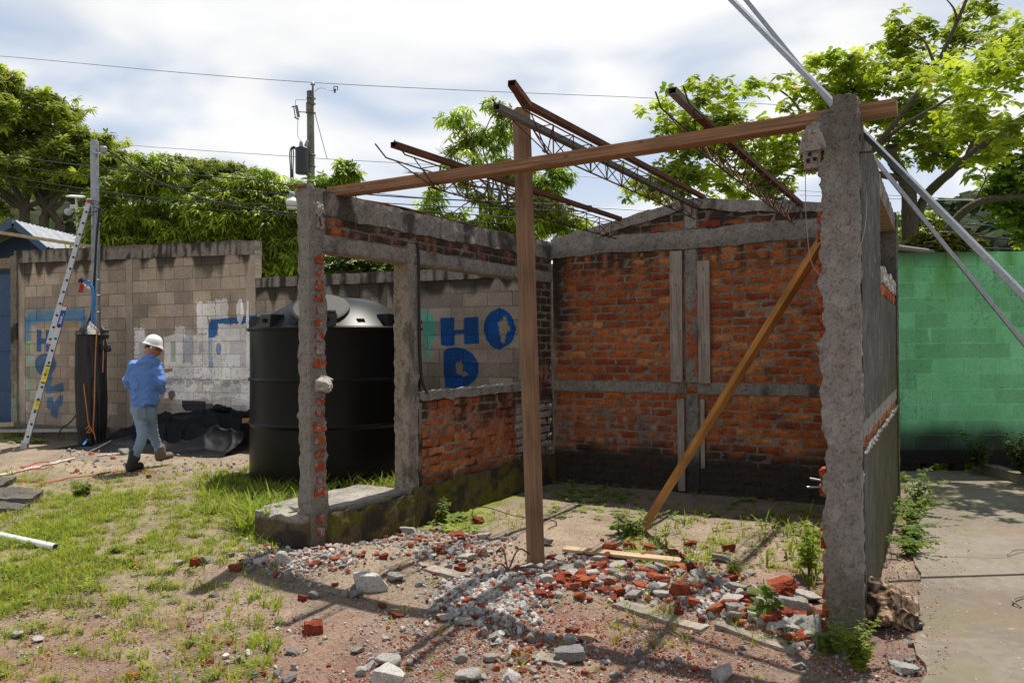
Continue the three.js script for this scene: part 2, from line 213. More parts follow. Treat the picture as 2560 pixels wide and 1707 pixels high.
// the concrete path on the right, two slabs with a joint between them, and its low kerb
{
  const tex = dataTex(1024, (u, v) => { const a = pf(u, v, 6, 5, 21), b = pf(u, v, 90, 3, 3), s = pf(u, v, 14, 4, 41), f = noise(u * 256, v * 256, 3, 256, 256); let c = mixc([0.145, 0.122, 0.095], [0.215, 0.183, 0.145], clamp(0.5 + 2.2 * (a - 0.5) + 1.2 * (b - 0.5))); c = mixc(c, [0.16, 0.14, 0.07], smooth(0.60, 0.74, s) * 0.4); c = mixc(c, [0.19, 0.115, 0.085], smooth(0.56, 0.7, pf(u, v, 8, 5, 77)) * 0.28); if (f > 0.965) c = [0.5, 0.47, 0.42]; if (f < 0.035) c = [0.08, 0.07, 0.06]; return c; });
  const m = std([1, 1, 1], { map: tex, bumpMap: T.concrete, bumpScale: 0.004, roughness: 0.95 });
  const R = rng(5), edge = [[2262, 1190], [2268, 1225], [2275, 1290], [2290, 1394], [2312, 1460], [2300, 1530], [2285, 1600], [2300, 1707], [2300, 1900], [2320, 2400]].map(([x, y]) => { const r = ray(x, y), t = -1.65 / r.y; return [r.x * t, r.z * t]; });
  const fine = []; for (let i = 0; i < edge.length - 1; i++) for (let k = 0; k < 12; k++) { const t = k / 12; fine.push([mix(edge[i][0], edge[i + 1][0], t) + 0.012 * (R() - 0.5) + 0.16 * (fbm((i * 12 + k) * 0.16, 3.1, 0.5, 3) - 0.5), mix(edge[i][1], edge[i + 1][1], t)]); }
  const root = new THREE.Group(); root.name = 'concrete_path'; root.userData.kind = 'structure'; scene.add(root);
  const jointAt = x => -6.03 + (x - 3.1) * 0.13;
  for (const [far, name] of [[true, 'path_slab'], [false, 'path_slab']]) {
    const pts = fine.filter(q => far ? q[1] < jointAt(q[0]) - 0.004 : q[1] > jointAt(q[0]) + 0.004); const s = new THREE.Shape();
    const x1 = 5.85, e = pts[0], l = pts[pts.length - 1];
    if (far) { s.moveTo(x1, 10.02); s.lineTo(e[0], 10.02); } else { s.moveTo(x1, -jointAt(x1) - 0.004); s.lineTo(e[0], -jointAt(e[0]) - 0.004); }
    for (const q of pts) s.lineTo(q[0], -q[1]);
    if (far) { s.lineTo(l[0], -jointAt(l[0]) + 0.003); s.lineTo(x1, -jointAt(x1) + 0.003); } else s.lineTo(x1, 1.6);
    s.closePath();
    const g = new THREE.ExtrudeGeometry(s, { depth: 0.026, bevelEnabled: false }).rotateX(-Math.PI / 2).translate(0, -0.012, 0);
    part(root, name, boxUV(g, 0.2), m);
  }
  const kb = finish(roughen(span(5.86, 5.98, -0.05, 0.13, -10.0, -1.6, 4, 4, 120), 0.02, 6, 3), 0.6, 0.5);
  structure('path_kerb', paint(kb, () => [0.3, 0.27, 0.2]), M.concrete);
}

// ---------- the roofless brick shed ----------
const CONC = [0.235, 0.220, 0.203], MOLD = [0.032, 0.027, 0.020], MOSS = [0.105, 0.100, 0.012];
const shed = thing('ruined_shed', 'roofless shed of red brick and grey concrete with its front wall knocked out', 'ruined building', [0.4, 0, -7.2]);
// a piece of concrete in a wall's own axes: s along, y up between two edges, n out of the wall
function cast(w, s0, s1, yb, yt, n0, n1, step, o = {}) {
  const fb = typeof yb === 'function' ? yb : () => yb, ft = typeof yt === 'function' ? yt : () => yt, H = ft((s0 + s1) / 2) - fb((s0 + s1) / 2);
  const g = box(1, 1, 1, 0.5, 0.5, 0.5, Math.max(1, Math.round((s1 - s0) / step)), Math.max(1, Math.round(H / step)), Math.max(1, Math.round((n1 - n0) / step)));
  warp(g, v => { const s = mix(s0, s1, v.x); v.y = mix(fb(s), ft(s), v.y); v.x = s; v.z = mix(n0, n1, v.z); });
  if (o.shape) warp(g, o.shape);
  roughen(g, o.rough ?? 0.008, o.f ?? 14, s0 * 7 + n0);
  let k = finish(g, o.crease ?? 0.6, o.uv ?? 1.1, s0 * 0.37);
  const fn = o.colour || (() => CONC);
  paint(k, (x, y, z) => sc(fn(x, y, z), K)); k.applyMatrix4(w.m); return k;
}
const moldy = (base, lo = 0.5, amt = 1, drip = 0) => (x, y, z) => { const a = fbm(x * 5, y * 3.5, z * 5, 4), b = fbm(x * 17, y * 9 + 3, z * 9, 3), d = noise(x * 20, y * 1.1, 4); return sc(mixc(mixc(base, sc(base, 1.22), b), MOLD, clamp(smooth(lo, lo + 0.22, a * 0.7 + b * 0.3 + drip * (d - 0.5)) * amt)), 0.85 + 0.3 * b); };
// bricks: every one its own slightly crooked shape; the largest in view stay single, the rest are joined
const bricks = [];
const BR = rng(77);
function brickShape(w, h, d) {
  const g = box(w, h, d, 0, 0, 0, 5, 2, 1), sd = BR() * 100, rz = (BR() - 0.5) * 0.012, round = 0.007;
  return warp(g, v => { const ex = Math.abs(v.x) > w / 2 - 1e-4, ey = Math.abs(v.y) > h / 2 - 1e-4, ez = v.z > d / 2 - 1e-4; if (ez && (ex || ey)) v.z -= round; if (ex && ey) { v.x *= 1 - 0.016; v.y *= 0.93; } v.x += 0.006 * sn(v.x * 9 + sd, v.y * 20, 1); v.y += 0.006 * sn(v.x * 22 + sd, v.y * 30, 5) + rz * v.x; if (ez) v.z += 0.005 * sn(v.x * 30 + sd, v.y * 40, 9); });
}
function brickColour() { const a = BR(), b = BR(); let c = mixc([0.29, 0.067, 0.014], [0.43, 0.128, 0.028], a); if (b < 0.12) c = [0.25, 0.048, 0.014]; else if (b > 0.9) c = [0.48, 0.19, 0.06]; return c; }
function layBricks(w, parent, o) {
  const rows = Math.round((o.y1 - o.y0) / o.course), ch = (o.y1 - o.y0) / rows;
  for (let r = 0; r < rows; r++) {
    let s = o.s0 + (r % 2 ? -o.len * 0.5 : 0) - BR() * 0.03; const y = o.y0 + (r + 0.5) * ch + (o.tilt || 0);
    while (s < o.s1) {
      const L = o.len * (0.94 + 0.12 * BR()); let a = Math.max(s, o.s0) + 0.006, b = Math.min(s + L, o.s1) - 0.006; s += L;
      if (b - a < 0.05) continue; if (o.top && y + ch * 0.3 > o.top((a + b) / 2)) continue; if (o.skip && o.skip((a + b) / 2, y)) continue;
      const bw = b - a - 0.008, bh = ch - 0.018, depth = 0.06, g0 = brickShape(bw, bh, depth), n = (o.n ?? 0) + 0.003 + (BR() - 0.5) * 0.008 - depth / 2;
      if (o.flip) g0.rotateY(Math.PI); g0.translate((a + b) / 2, y, o.flip ? (o.n ?? 0) - 0.003 + depth / 2 : n);
      const g = boxUV(g0, 2.2, BR()), base = brickColour(); g.computeVertexNormals();
      paint(g, (x, yy, z) => sc(o.stain ? o.stain(base, x, yy, z) : base, K * (0.9 + 0.2 * noise(x * 60, yy * 60, 3)))); g.applyMatrix4(w.m);
      const c = w.at((a + b) / 2, y, 0); bricks.push({ g, parent, size: o.hidden ? 0 : bw * bh / (c.z * c.z) * Math.abs(w.n.dot(c.clone().sub(camera.position).normalize())) });
    }
  }
}
// --- back wall ---
const topB = s => s < 1.735 ? mix(2.96, 3.29, s / 1.735) : mix(3.29, 3.04, (s - 1.735) / 1.87);
const lowB = s => s < 1.72 ? mix(2.90, 3.18, clamp((s - 0.45) / 1.2)) : mix(3.17, 2.985, (s - 1.72) / 1.5);
const mortarCol = (x, y) => { const a = fbm(x * 6, y * 6, 2, 4); let c = mixc([0.165, 0.135, 0.108], [0.225, 0.195, 0.165], a); c = mixc(c, MOLD, smooth(0.5, 0.36, y + 0.25 * (a - 0.5)) * 0.95); c = mixc(c, MOLD, smooth(0.5, 0.62, a) * smooth(2.2, 2.7, y)); c = mixc(c, MOLD, smooth(0.16, 0.06, x + 0.1 * (a - 0.5)) * smooth(1.5, 2.2, y)); return c; };
const stainB = (c, x, y, z) => {
  const a = fbm(x * 4.5, y * 4.5, 8, 4), b = fbm(x * 20, y * 14, 2, 3), d = noise(x * 26, y * 1.5, 6);
  c = mixc(c, [0.11, 0.045, 0.02], smooth(0.55, 0.7, b) * 0.6);
  c = mixc(c, MOLD, smooth(0.56, 0.38, y + 0.35 * (a - 0.5)) * 0.97);
  c = mixc(c, MOLD, smooth(0.44, 0.56, a * 0.5 + d * 0.5) * smooth(2.40, 2.68, y + 0.25 * (d - 0.5)) * smooth(2.95, 2.74, y) * 0.9);
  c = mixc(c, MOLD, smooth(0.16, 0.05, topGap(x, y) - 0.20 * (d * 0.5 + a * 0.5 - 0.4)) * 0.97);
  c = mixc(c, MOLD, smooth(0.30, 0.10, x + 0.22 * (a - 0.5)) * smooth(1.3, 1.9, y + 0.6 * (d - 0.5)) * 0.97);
  c = mixc(c, [0.37, 0.31, 0.27], smooth(0.47, 0.60, b * 0.5 + d * 0.5) * smooth(0.4, 0.6, y) * smooth(1.0, 0.8, y) * smooth(1.7, 1.3, x) * 0.75);
  c = mixc(c, [0.05, 0.025, 0.015], smooth(0.55, 0.66, d) * smooth(1.0, 0.75, y) * smooth(1.9, 1.4, x) * 0.6);
  return c;
};
function topGap(x, y) { return y > 2.93 ? lowB(x) - y : 1; }
{
  const w = WALL_B, wall = part(shed, 'back_wall', cast(w, 0, 3.62, -0.2, s => topB(s) - 0.02, -0.15, -0.006, 0.06, { rough: 0.004, colour: mortarCol }), M.concrete);
  const stainConc = (lo, amt) => (x, y, z) => { const m = moldy(CONC, lo, amt, 0.35)(x, y, z); return m; };
  part(wall, 'ring_beam', cast(w, -0.02, 3.6, s => 2.735 + 0.014 * sn(s * 5, 1, 1), s => 2.94 + 0.012 * sn(s * 4, 3, 1), -0.14, 0.022, 0.025, { rough: 0.012, colour: (x, y, z) => mixc(moldy(CONC, 0.52, 0.75)(x, y, z), sc(CONC, 0.62), smooth(2.86, 2.74, y + 0.14 * (fbm(x * 7, y * 7, 1, 3) - 0.5)) * 0.6) }), M.rough);
  part(wall, 'gable_beam', cast(w, -0.02, 3.6, s => Math.max(2.93, lowB(s) + 0.022 * sn(s * 4, 2, 8)), s => topB(s) + 0.008 * sn(s * 9, 5, 2), -0.152, 0.018, 0.025, { rough: 0.011, colour: stainConc(0.56, 0.8) }), M.rough);
  part(wall, 'column', cast(w, 1.66, 1.80, 1.235, 2.72, -0.13, 0.01, 0.022, { rough: 0.014, colour: (x, y, z) => { const b = fbm(x * 14, y * 8, 3, 4), c = moldy(sc(CONC, 0.85), 0.55, 0.7)(x, y, z); return mixc(c, [0.33, 0.095, 0.04], smooth(0.52, 0.6, b) * smooth(2.3, 2.0, y)); } }), M.rough);
  part(wall, 'column', cast(w, 1.66, 1.80, 0, 1.105, -0.13, 0.008, 0.022, { rough: 0.012, colour: (x, y, z) => mixc(moldy(sc(CONC, 0.8), 0.5, 0.8)(x, y, z), MOLD, smooth(0.5, 0.3, y) * 0.9) }), M.rough);
  part(wall, 'column', cast(w, 1.665, 1.795, 2.945, 3.2, -0.13, 0.012, 0.022, { rough: 0.01, colour: moldy(CONC, 0.6, 0.6) }), M.rough);
  for (const [a, b] of [[0, 1.665], [1.795, 3.6]]) part(wall, 'mid_band', cast(w, a, b, s => 1.108 + 0.008 * sn(s * 6, 1, 4), s => 1.232 + 0.008 * sn(s * 6, 4, 4), -0.13, 0.012, 0.025, { rough: 0.009, colour: moldy(sc(CONC, 0.86), 0.5, 0.75) }), M.rough);
  const L = 0.272; for (const [a, b] of [[0.02, 1.658], [1.802, 3.58]]) {
    layBricks(w, wall, { s0: a, s1: b, y0: 1.235, y1: 2.735, course: 0.0882, len: L, stain: stainB });
    layBricks(w, wall, { s0: a, s1: b, y0: 0.03, y1: 1.105, course: 0.0882, len: L, stain: stainB });
    layBricks(w, wall, { s0: a, s1: b, y0: 2.945, y1: 3.21, course: 0.0882, len: L, stain: stainB, top: s => lowB(s) + 0.05 });
  }
  layBricks(w, wall, { s0: 1.675, s1: 1.79, y0: 1.10, y1: 1.19, course: 0.088, len: 0.3, n: 0.01, stain: stainB });
}
// --- left wall: broken front column, doorway, second column, window over a low brick panel, brick corner ---
{
  const w = WALL_L, END = 4.0, T0 = 2.9;
  const wall = part(shed, 'left_wall', cast(w, 1.34, END - 0.01, 0.34, 1.13, -0.145, -0.006, 0.06, { rough: 0.004, colour: (x, y) => mixc([0.24, 0.2, 0.17], MOLD, smooth(0.45, 0.6, fbm(x * 5, y * 5, 3, 4))) }), M.concrete);
  part(wall, 'wall_end', cast(w, 3.42, END - 0.01, 1.14, 2.41, -0.145, -0.006, 0.06, { rough: 0.004, colour: () => [0.22, 0.19, 0.165] }), M.concrete);
  part(wall, 'upper_wall', cast(w, 0.1, END - 0.01, 2.5, 2.75, -0.145, -0.006, 0.06, { rough: 0.004, colour: () => [0.16, 0.13, 0.11] }), M.concrete);
  const streak = (x, y, z) => { const d = noise(x * 9, y * 1.5, 3), a = fbm(x * 5, y * 3, 7, 4); return mixc(moldy(CONC, 0.55, 0.8)(x, y, z), MOLD, smooth(0.47, 0.60, a * 0.6 + d * 0.4) * 0.8); };
  part(wall, 'top_beam', cast(w, 0.11, END, s => 2.705 + 0.012 * sn(s * 6, 2, 2), s => T0 + 0.006 * sn(s * 8, 2, 5), -0.15, 0.014, 0.025, { rough: 0.009, colour: streak }), M.rough);
  part(wall, 'lintel', cast(w, 0.10, END - 0.02, 2.42, s => 2.552 + 0.01 * sn(s * 7, 6, 2), -0.15, 0.012, 0.025, { rough: 0.008, colour: (x, y, z) => mixc(moldy(CONC, 0.55, 0.7)(x, y, z), [0.16, 0.10, 0.05], smooth(2.45, 2.42, y) * 0.5) }), M.rough);
  const pillarCol = (x, y, z) => { const a = fbm(x * 9, y * 5, z * 9, 4); let c = mixc(sc(CONC, 0.9), sc(CONC, 1.3), a); c = mixc(c, [0.27, 0.2, 0.14], smooth(0.55, 0.7, fbm(x * 6, y * 2, z * 6 + 3, 3)) * 0.6); c = mixc(c, [0.1, 0.08, 0.05], smooth(0.5, 0.1, y + 0.2 * (a - 0.5)) * 0.7); return c; };
  const ragged = v => { const e = smooth(0.0, 0.10, v.x + 0.04); if (v.x > 0.05) v.x += 0.02 * sn(v.y * 6, 1, 3) + 0.012 * sn(v.y * 19, 4, 1); if (v.z < -0.05) v.z += 0.012 * sn(v.y * 7, 8, 2) + 0.008 * sn(v.y * 23, 1, 1); if (v.y < 0.4) v.x += 0; return e; };
  part(shed, 'front_left_column', cast(w, -0.045, 0.132, -0.05, s => T0 + 0.03 + 0.02 * sn(s * 20, 2, 3), -0.128, -0.004, 0.012, { uv: 2.0, rough: 0.013, f: 18, shape: ragged, colour: pillarCol }), M.rough);
  const fc = shed.children[shed.children.length - 1];
  { // broken ends of bricks in the torn face of the column
    const R = rng(3); let y = 0.2; while (y < 2.36) {
      const skip = (y > 1.28 && y < 1.52) || (y > 0.33 && y < 0.42); const h = 0.052 + 0.02 * R();
      if (!skip) { const wd = 0.06 + 0.075 * R(), g = box(wd, h, 0.05, 0, 0, 0, 8, 5, 2); roughen(g, 0.014, 26, y * 9); const b = brickColour(); const k = finish(g.translate(0.055 + 0.012 * (R() - 0.5), y, -0.016 + 0.004 * R()), 0.5, 2, y); paint(k, (x, yy) => sc(mixc(sc([0.40, 0.075, 0.022], 0.75 + 0.5 * R() * 0.4), sc(CONC, 1.2), smooth(0.50, 0.60, fbm(x * 26, yy * 26, y * 3, 3))), K)); k.applyMatrix4(w.m); bricks.push({ g: k, parent: fc, size: 9 }); }
      y += 0.098 + 0.01 * R();
    }
    const lump = finish(roughen(new THREE.IcosahedronGeometry(0.085, 4).scale(0.95, 0.85, 0.7).translate(0.075, 1.37, 0.02), 0.05, 14, 4), 0.4, 1.4); part(fc, 'concrete_lump', paint(lump, () => sc([0.40, 0.385, 0.36], K)).applyMatrix4(w.m), M.rough);
    const lump2 = finish(roughen(span(0.03, 0.10, 2.60, 2.80, -0.02, 0.02, 6, 10, 3), 0.03, 20, 9), 0.4, 1.4); part(fc, 'concrete_lump', paint(lump2, () => sc([0.33, 0.31, 0.29], K)).applyMatrix4(w.m), M.rough);
    const rb = []; for (const [s, yy, l] of [[0.02, 2.72, 0.1], [0.06, 2.76, 0.07], [0.09, 2.70, 0.12]]) rb.push(tube([w.at(s, yy, 0), w.at(s + 0.02, yy - 0.05, 0.03), w.at(s + 0.05, yy - l, 0.015), w.at(s + 0.09, yy - l + 0.02, 0.01)], 0.006, 14)); part(fc, 'rebar_stub', join(rb), M.rust);
  }
  part(wall, 'column', cast(w, 1.165, 1.315, 0.30, 2.6, -0.155, 0.012, 0.014, { rough: 0.012, f: 18, shape: v => { if (v.x > 1.28) v.x += 0.02 * sn(v.y * 7, 5, 3); if (v.y < 0.55 && v.z > 0) v.z += 0.02 * sn(v.y * 16, v.x * 20, 2); }, colour: (x, y, z) => { const a = fbm(x * 9, y * 4, z * 9, 4); let c = mixc(CONC, sc(CONC, 1.35), a); c = mixc(c, [0.26, 0.195, 0.125], smooth(1.18, 1.166, x) * 0.5); return mixc(c, MOLD, smooth(0.55, 0.7, a) * 0.6); } }), M.rough);
  part(wall, 'window_sill', cast(w, 1.34, 3.43, s => 1.145 + 0.012 * sn(s * 8, 3, 1), s => 1.225 + 0.008 * sn(s * 11, 5, 1), -0.16, 0.02, 0.016, { rough: 0.012, colour: moldy(CONC, 0.58, 0.7) }), M.rough);
  // plinth, with moss on the courses below the panel
  const mossy = (x, y, z) => { const a = fbm(x * 7, y * 7, z * 7, 4); let c = mixc([0.10, 0.075, 0.04], MOLD, smooth(0.5, 0.6, a)); return mixc(c, MOSS, smooth(0.46, 0.62, fbm(x * 5, y * 12, 2, 4)) * 0.85); };
  part(wall, 'plinth', cast(w, 1.2, END, -0.1, s => 0.35 + 0.012 * sn(s * 6, 2, 9), -0.15, 0.03, 0.03, { rough: 0.014, colour: mossy }), M.rough);
  const slabTop = (x, y, z) => { const a = fbm(x * 5, 1, z * 5, 4); if (y > 0.30) return z > 0.0 ? mixc(MOLD, MOSS, a) : mixc([0.20, 0.185, 0.165], [0.29, 0.27, 0.24], a); return mossy(x, y, z); };
  part(wall, 'plinth_slab', cast(w, -0.12, 1.19, -0.1, s => 0.345 + 0.006 * sn(s * 5, 2, 9), -0.63, -0.02, 0.03, { rough: 0.005, shape: v => { if (v.x < 0.0) v.z = Math.max(v.z, -0.55 - 0.0 * v.x); v.x += 0.03 * sn(v.z * 7, 3, 1) * smooth(0.2, -0.1, v.x); }, colour: slabTop }), M.concrete);
  part(wall, 'plinth_edge', cast(w, 0.13, 1.19, -0.1, s => 0.30 + 0.03 * sn(s * 6, 2, 9), -0.025, 0.05, 0.025, { rough: 0.02, colour: mossy }), M.rough);
  const stainL = (c, x, y, z) => { const a = fbm(x * 4.5, y * 4.5, 18, 4), b = fbm(x * 20, y * 14, 5, 3), d = noise(x * 24, y * 2, 3); c = mixc(c, [0.36, 0.25, 0.2], smooth(0.5, 0.66, b) * 0.45); c = mixc(c, MOLD, smooth(0.40, 0.58, a * 0.65 + d * 0.35 + 0.16 * smooth(0.75, 1.0, y) - 0.09) * smooth(0.72, 0.95, y) * 0.92); if (y > 2.4) c = mixc(c, MOLD, smooth(0.40, 0.55, d * 0.5 + a * 0.5 - 0.03) * 0.6); if (x > 3.1 && y < 1.0) c = mixc(c, [0.36, 0.345, 0.32], 0.9 * smooth(0.3, 0.45, a + 0.15)); if (x > 3.6 && y > 1.4) c = mixc(c, MOLD, smooth(0.50, 0.66, a + 0.12 * smooth(2, 2.4, y)) * 0.55); if (x > 3.1 && y > 1.0 && y < 1.25) c = mixc(c, [0.08, 0.05, 0.045], 0.8); if (y < 0.45) c = mixc(c, MOLD, 0.5); return c; };
  layBricks(w, wall, { s0: 1.37, s1: 3.97, y0: 0.35, y1: 1.145, course: 0.0882, len: 0.272, stain: stainL });
  layBricks(w, wall, { s0: 3.44, s1: 3.97, y0: 1.145, y1: 2.42, course: 0.0882, len: 0.272, stain: stainL });
  layBricks(w, wall, { s0: 0.14, s1: 3.97, y0: 2.553, y1: 2.705, course: 0.076, len: 0.272, stain: stainL });
  // black cable clipped down the second column
  part(wall, 'cable', tube([w.at(1.29, 2.62, 0.03), w.at(1.295, 2.5, 0.035), w.at(1.30, 1.9, 0.035), w.at(1.32, 1.5, 0.03), w.at(1.37, 1.3, 0.02), w.at(1.42, 1.22, 0.03)], 0.014, 60, 8), M.cable);
}
// --- right wall: torn front column, smooth plaster outside with a bare band, a high window and an end column ---
{
  const w = WALL_R, TH = 0.19, E = 4.25;
  const topR = s => 3.0 - 0.06 * smooth(0.1, 0.3, s) + 0.0 * s;
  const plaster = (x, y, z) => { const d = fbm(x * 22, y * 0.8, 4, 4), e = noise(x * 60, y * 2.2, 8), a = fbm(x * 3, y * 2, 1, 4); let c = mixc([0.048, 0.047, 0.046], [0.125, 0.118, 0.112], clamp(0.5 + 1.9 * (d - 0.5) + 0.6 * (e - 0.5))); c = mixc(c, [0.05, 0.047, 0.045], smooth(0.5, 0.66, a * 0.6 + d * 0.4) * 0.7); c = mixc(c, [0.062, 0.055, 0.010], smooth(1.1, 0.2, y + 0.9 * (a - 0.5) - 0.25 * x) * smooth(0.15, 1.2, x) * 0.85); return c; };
  const torn = (x, y, z) => { const a = fbm(x * 8, y * 5, z * 8, 4), b = fbm(x * 20, y * 20, z * 20, 3); let c = mixc([0.215, 0.20, 0.187], [0.315, 0.30, 0.288], clamp(0.5 + 1.2 * (a - 0.5) + (b - 0.5))); c = mixc(c, [0.235, 0.195, 0.155], smooth(0.52, 0.66, fbm(x * 5, y * 2.4, z * 5 + 9, 4)) * 0.5); c = mixc(c, sc(CONC, 0.4), smooth(2.2, 2.9, y + 0.8 * (a - 0.5)) * 0.65); c = mixc(c, [0.09, 0.075, 0.05], smooth(0.45, 0.1, y + 0.3 * (a - 0.5)) * 0.7); return c; };
  const fc = part(shed, 'front_right_column', cast(w, -0.02, 0.16, -0.08, s => 3.045 + 0.02 * sn(s * 25, 1, 6), -TH, 0.0, 0.0105, { uv: 2.1, rough: 0.014, f: 22, crease: 0.5, shape: v => { if (v.z < -0.1) { const q = smooth(-0.1, -TH, v.z); v.z += q * (0.022 * sn(v.y * 5, 2, 2) + 0.016 * sn(v.y * 14, 7, 1) + 0.008 * sn(v.y * 40, 2, 5)); if (v.y > 2.75) v.z -= q * 0.03 * smooth(2.75, 2.9, v.y) * smooth(3.02, 2.93, v.y); if (v.y > 2.95) v.z += q * 0.05; } v.x -= 0.02 * (fbm(v.y * 6, v.z * 8, 3, 3) - 0.4) * (v.x < 0.02 ? 1 : 0); }, colour: torn }), M.rough);
  const edge = { s0: 0.03, n: -TH };
  for (let k = 0, R = rng(31); k < 24; k++) { const y = 0.12 + k * 0.098; if (R() < 0.45 || (y > 1.1 && y < 1.25)) continue; const g = box(0.1, 0.06, 0.05, 0.085, y, -TH + 0.012 - 0.016 * R(), 6, 4, 4); const k2 = finish(roughen(g, 0.016, 24, y * 5), 0.5, 2, y); paint(k2, () => sc([0.38, 0.08, 0.024], K * (0.7 + 0.4 * R()))); bricks.push({ g: k2.applyMatrix4(w.m), parent: fc, size: 5 }); }
  const lump = finish(roughen(box(0.1, 0.13, 0.12, 0.03, 2.82, -0.235, 6, 6, 6), 0.05, 14, 2), 0.4, 1.4); part(fc, 'concrete_lump', paint(lump, () => sc([0.30, 0.285, 0.265], K)).applyMatrix4(w.m), M.rough);
  { const g = finish(roughen(span(0.0, 0.1, 2.655, 2.785, -0.285, -0.19, 6, 8, 6), 0.014, 22, 7), 0.4, 2), hb = part(fc, 'hollow_block', paint(g, () => sc([0.30, 0.25, 0.22], K)).applyMatrix4(w.m), M.rough); for (const [y, n, q] of [[2.70, -0.258, 0.013], [2.735, -0.25, 0.009], [2.705, -0.222, 0.010]]) part(hb, 'hole', span(-0.012, 0.02, y - q, y + q * 0.8, n - 0.009, n + 0.008).applyMatrix4(w.m), M.blackHole); }
  part(fc, 'rebar_stub', join([rod(w.at(0.06, 0.86, -0.19), w.at(0.04, 0.875, -0.275), 0.006, 6), rod(w.at(0.05, 0.83, -0.19), w.at(0.03, 0.825, -0.29), 0.006, 6)]), M.zinc);
  part(fc, 'rebar_stub', join([rod(w.at(0.06, 2.66, -0.2), w.at(0.04, 2.655, -0.3), 0.006, 6), rod(w.at(0.12, 2.74, -0.002), w.at(0.1, 2.73, 0.07), 0.005, 6)]), M.rust);
  part(fc, 'wire_loop', tube([w.at(0.1, 2.56, 0.03), w.at(0.0, 2.42, 0.045), w.at(-0.06, 2.2, 0.02), w.at(-0.06, 2.05, -0.06), w.at(-0.06, 2.0, -0.13), w.at(-0.03, 2.08, -0.23), w.at(0, 2.3, -0.27), w.at(0.03, 2.66, -0.28)], 0.0022, 60, 5), M.wireGrey);
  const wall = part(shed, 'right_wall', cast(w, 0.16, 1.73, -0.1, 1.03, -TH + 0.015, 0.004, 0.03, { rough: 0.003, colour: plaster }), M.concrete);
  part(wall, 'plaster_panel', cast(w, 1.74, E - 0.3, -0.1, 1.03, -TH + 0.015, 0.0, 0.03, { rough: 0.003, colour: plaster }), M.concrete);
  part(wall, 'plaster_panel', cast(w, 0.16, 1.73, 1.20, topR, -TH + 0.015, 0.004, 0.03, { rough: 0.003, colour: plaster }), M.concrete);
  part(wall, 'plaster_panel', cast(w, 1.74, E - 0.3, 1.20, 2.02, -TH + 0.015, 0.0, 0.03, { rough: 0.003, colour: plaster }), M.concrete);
  part(wall, 'bare_band', cast(w, 0.16, E - 0.3, s => 1.10 + 0.008 * sn(s * 14, 1, 1), 1.197, -TH + 0.02, 0.0, 0.02, { rough: 0.008, colour: moldy([0.24, 0.225, 0.21], 0.6, 0.5) }), M.rough);
  part(wall, 'brick_core', cast(w, 0.16, E - 0.3, 1.03, 1.10, -TH + 0.02, -0.025, 0.05, { rough: 0.004, colour: () => [0.2, 0.17, 0.15] }), M.concrete);
  layBricks(w, wall, { s0: 0.14, s1: E - 0.32, y0: 1.028, y1: 1.10, course: 0.072, len: 0.14, n: -0.008 });
  part(wall, 'plaster_crumbs', cast(w, 0.16, E - 0.3, s => 1.005 + 0.012 * sn(s * 12, 8, 1), s => 1.03 + 0.014 * sn(s * 17, 3, 1), -0.03, 0.009, 0.012, { rough: 0.014, f: 40, colour: () => [0.29, 0.275, 0.26] }), M.rough);
  part(wall, 'window_sill', cast(w, 1.735, E - 0.42, s => 2.13 + 0.01 * sn(s * 9, 1, 1), s => 2.24 + 0.03 * sn(s * 9, 1, 2) + 0.02 * sn(s * 31, 1, 2), -TH + 0.01, 0.003, 0.018, { rough: 0.02, colour: () => [0.34, 0.325, 0.31] }), M.rough);
  part(wall, 'brick_core', cast(w, 1.735, E - 0.32, 2.02, 2.13, -TH + 0.02, -0.02, 0.05, { rough: 0.004, colour: () => [0.2, 0.17, 0.15] }), M.concrete);
  layBricks(w, wall, { s0: 1.74, s1: E - 0.32, y0: 2.025, y1: 2.13, course: 0.1, len: 0.16, n: -0.004 });
  part(wall, 'lintel', cast(w, 1.735, E - 0.28, s => 2.775 + 0.006 * sn(s * 5, 1, 1), topR, -TH + 0.01, 0.001, 0.03, { rough: 0.006, colour: (x, y, z) => y < 2.79 ? [0.25, 0.17, 0.10] : moldy([0.22, 0.205, 0.19], 0.5, 0.8, 0.5)(x, y, z) }), M.rough);
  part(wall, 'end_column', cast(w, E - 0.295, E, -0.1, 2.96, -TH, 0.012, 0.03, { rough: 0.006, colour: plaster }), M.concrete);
  layBricks(w, wall, { s0: 0.18, s1: E - 0.4, y0: 0.1, y1: 1.02, course: 0.088, len: 0.272, n: -TH + 0.01, flip: true, hidden: true });
  layBricks(w, wall, { s0: 0.18, s1: 1.72, y0: 1.21, y1: 2.88, course: 0.088, len: 0.272, n: -TH + 0.01, flip: true, hidden: true });
}
// strips of the front wall's footing, still in the ground
{
  const strip = (a, b, wd, name) => { const d = b.clone().sub(a), L = d.length(), g = box(L, 0.10, wd, 0, 0, 0, Math.round(L / 0.03), 3, 5); roughen(g, 0.012, 9, L); let k = finish(g, 0.6, 1.2); paint(k, (x, y, z) => sc(mixc([0.20, 0.175, 0.145], [0.28, 0.25, 0.213], fbm(x * 8, y, z * 8, 3)), K)); k.applyMatrix4(barMatrix(a, b)); k.translate(0, -0.036, 0); return part(shed, name, k, M.concrete); };
  strip(G(850, 1372), G(1165, 1445), 0.11, 'footing'); strip(G(1545, 1510), G(1765, 1578), 0.115, 'footing'); strip(G(1795, 1568), G(1995, 1628), 0.12, 'footing'); strip(G(1340, 1642), G(1420, 1662), 0.1, 'footing');
}
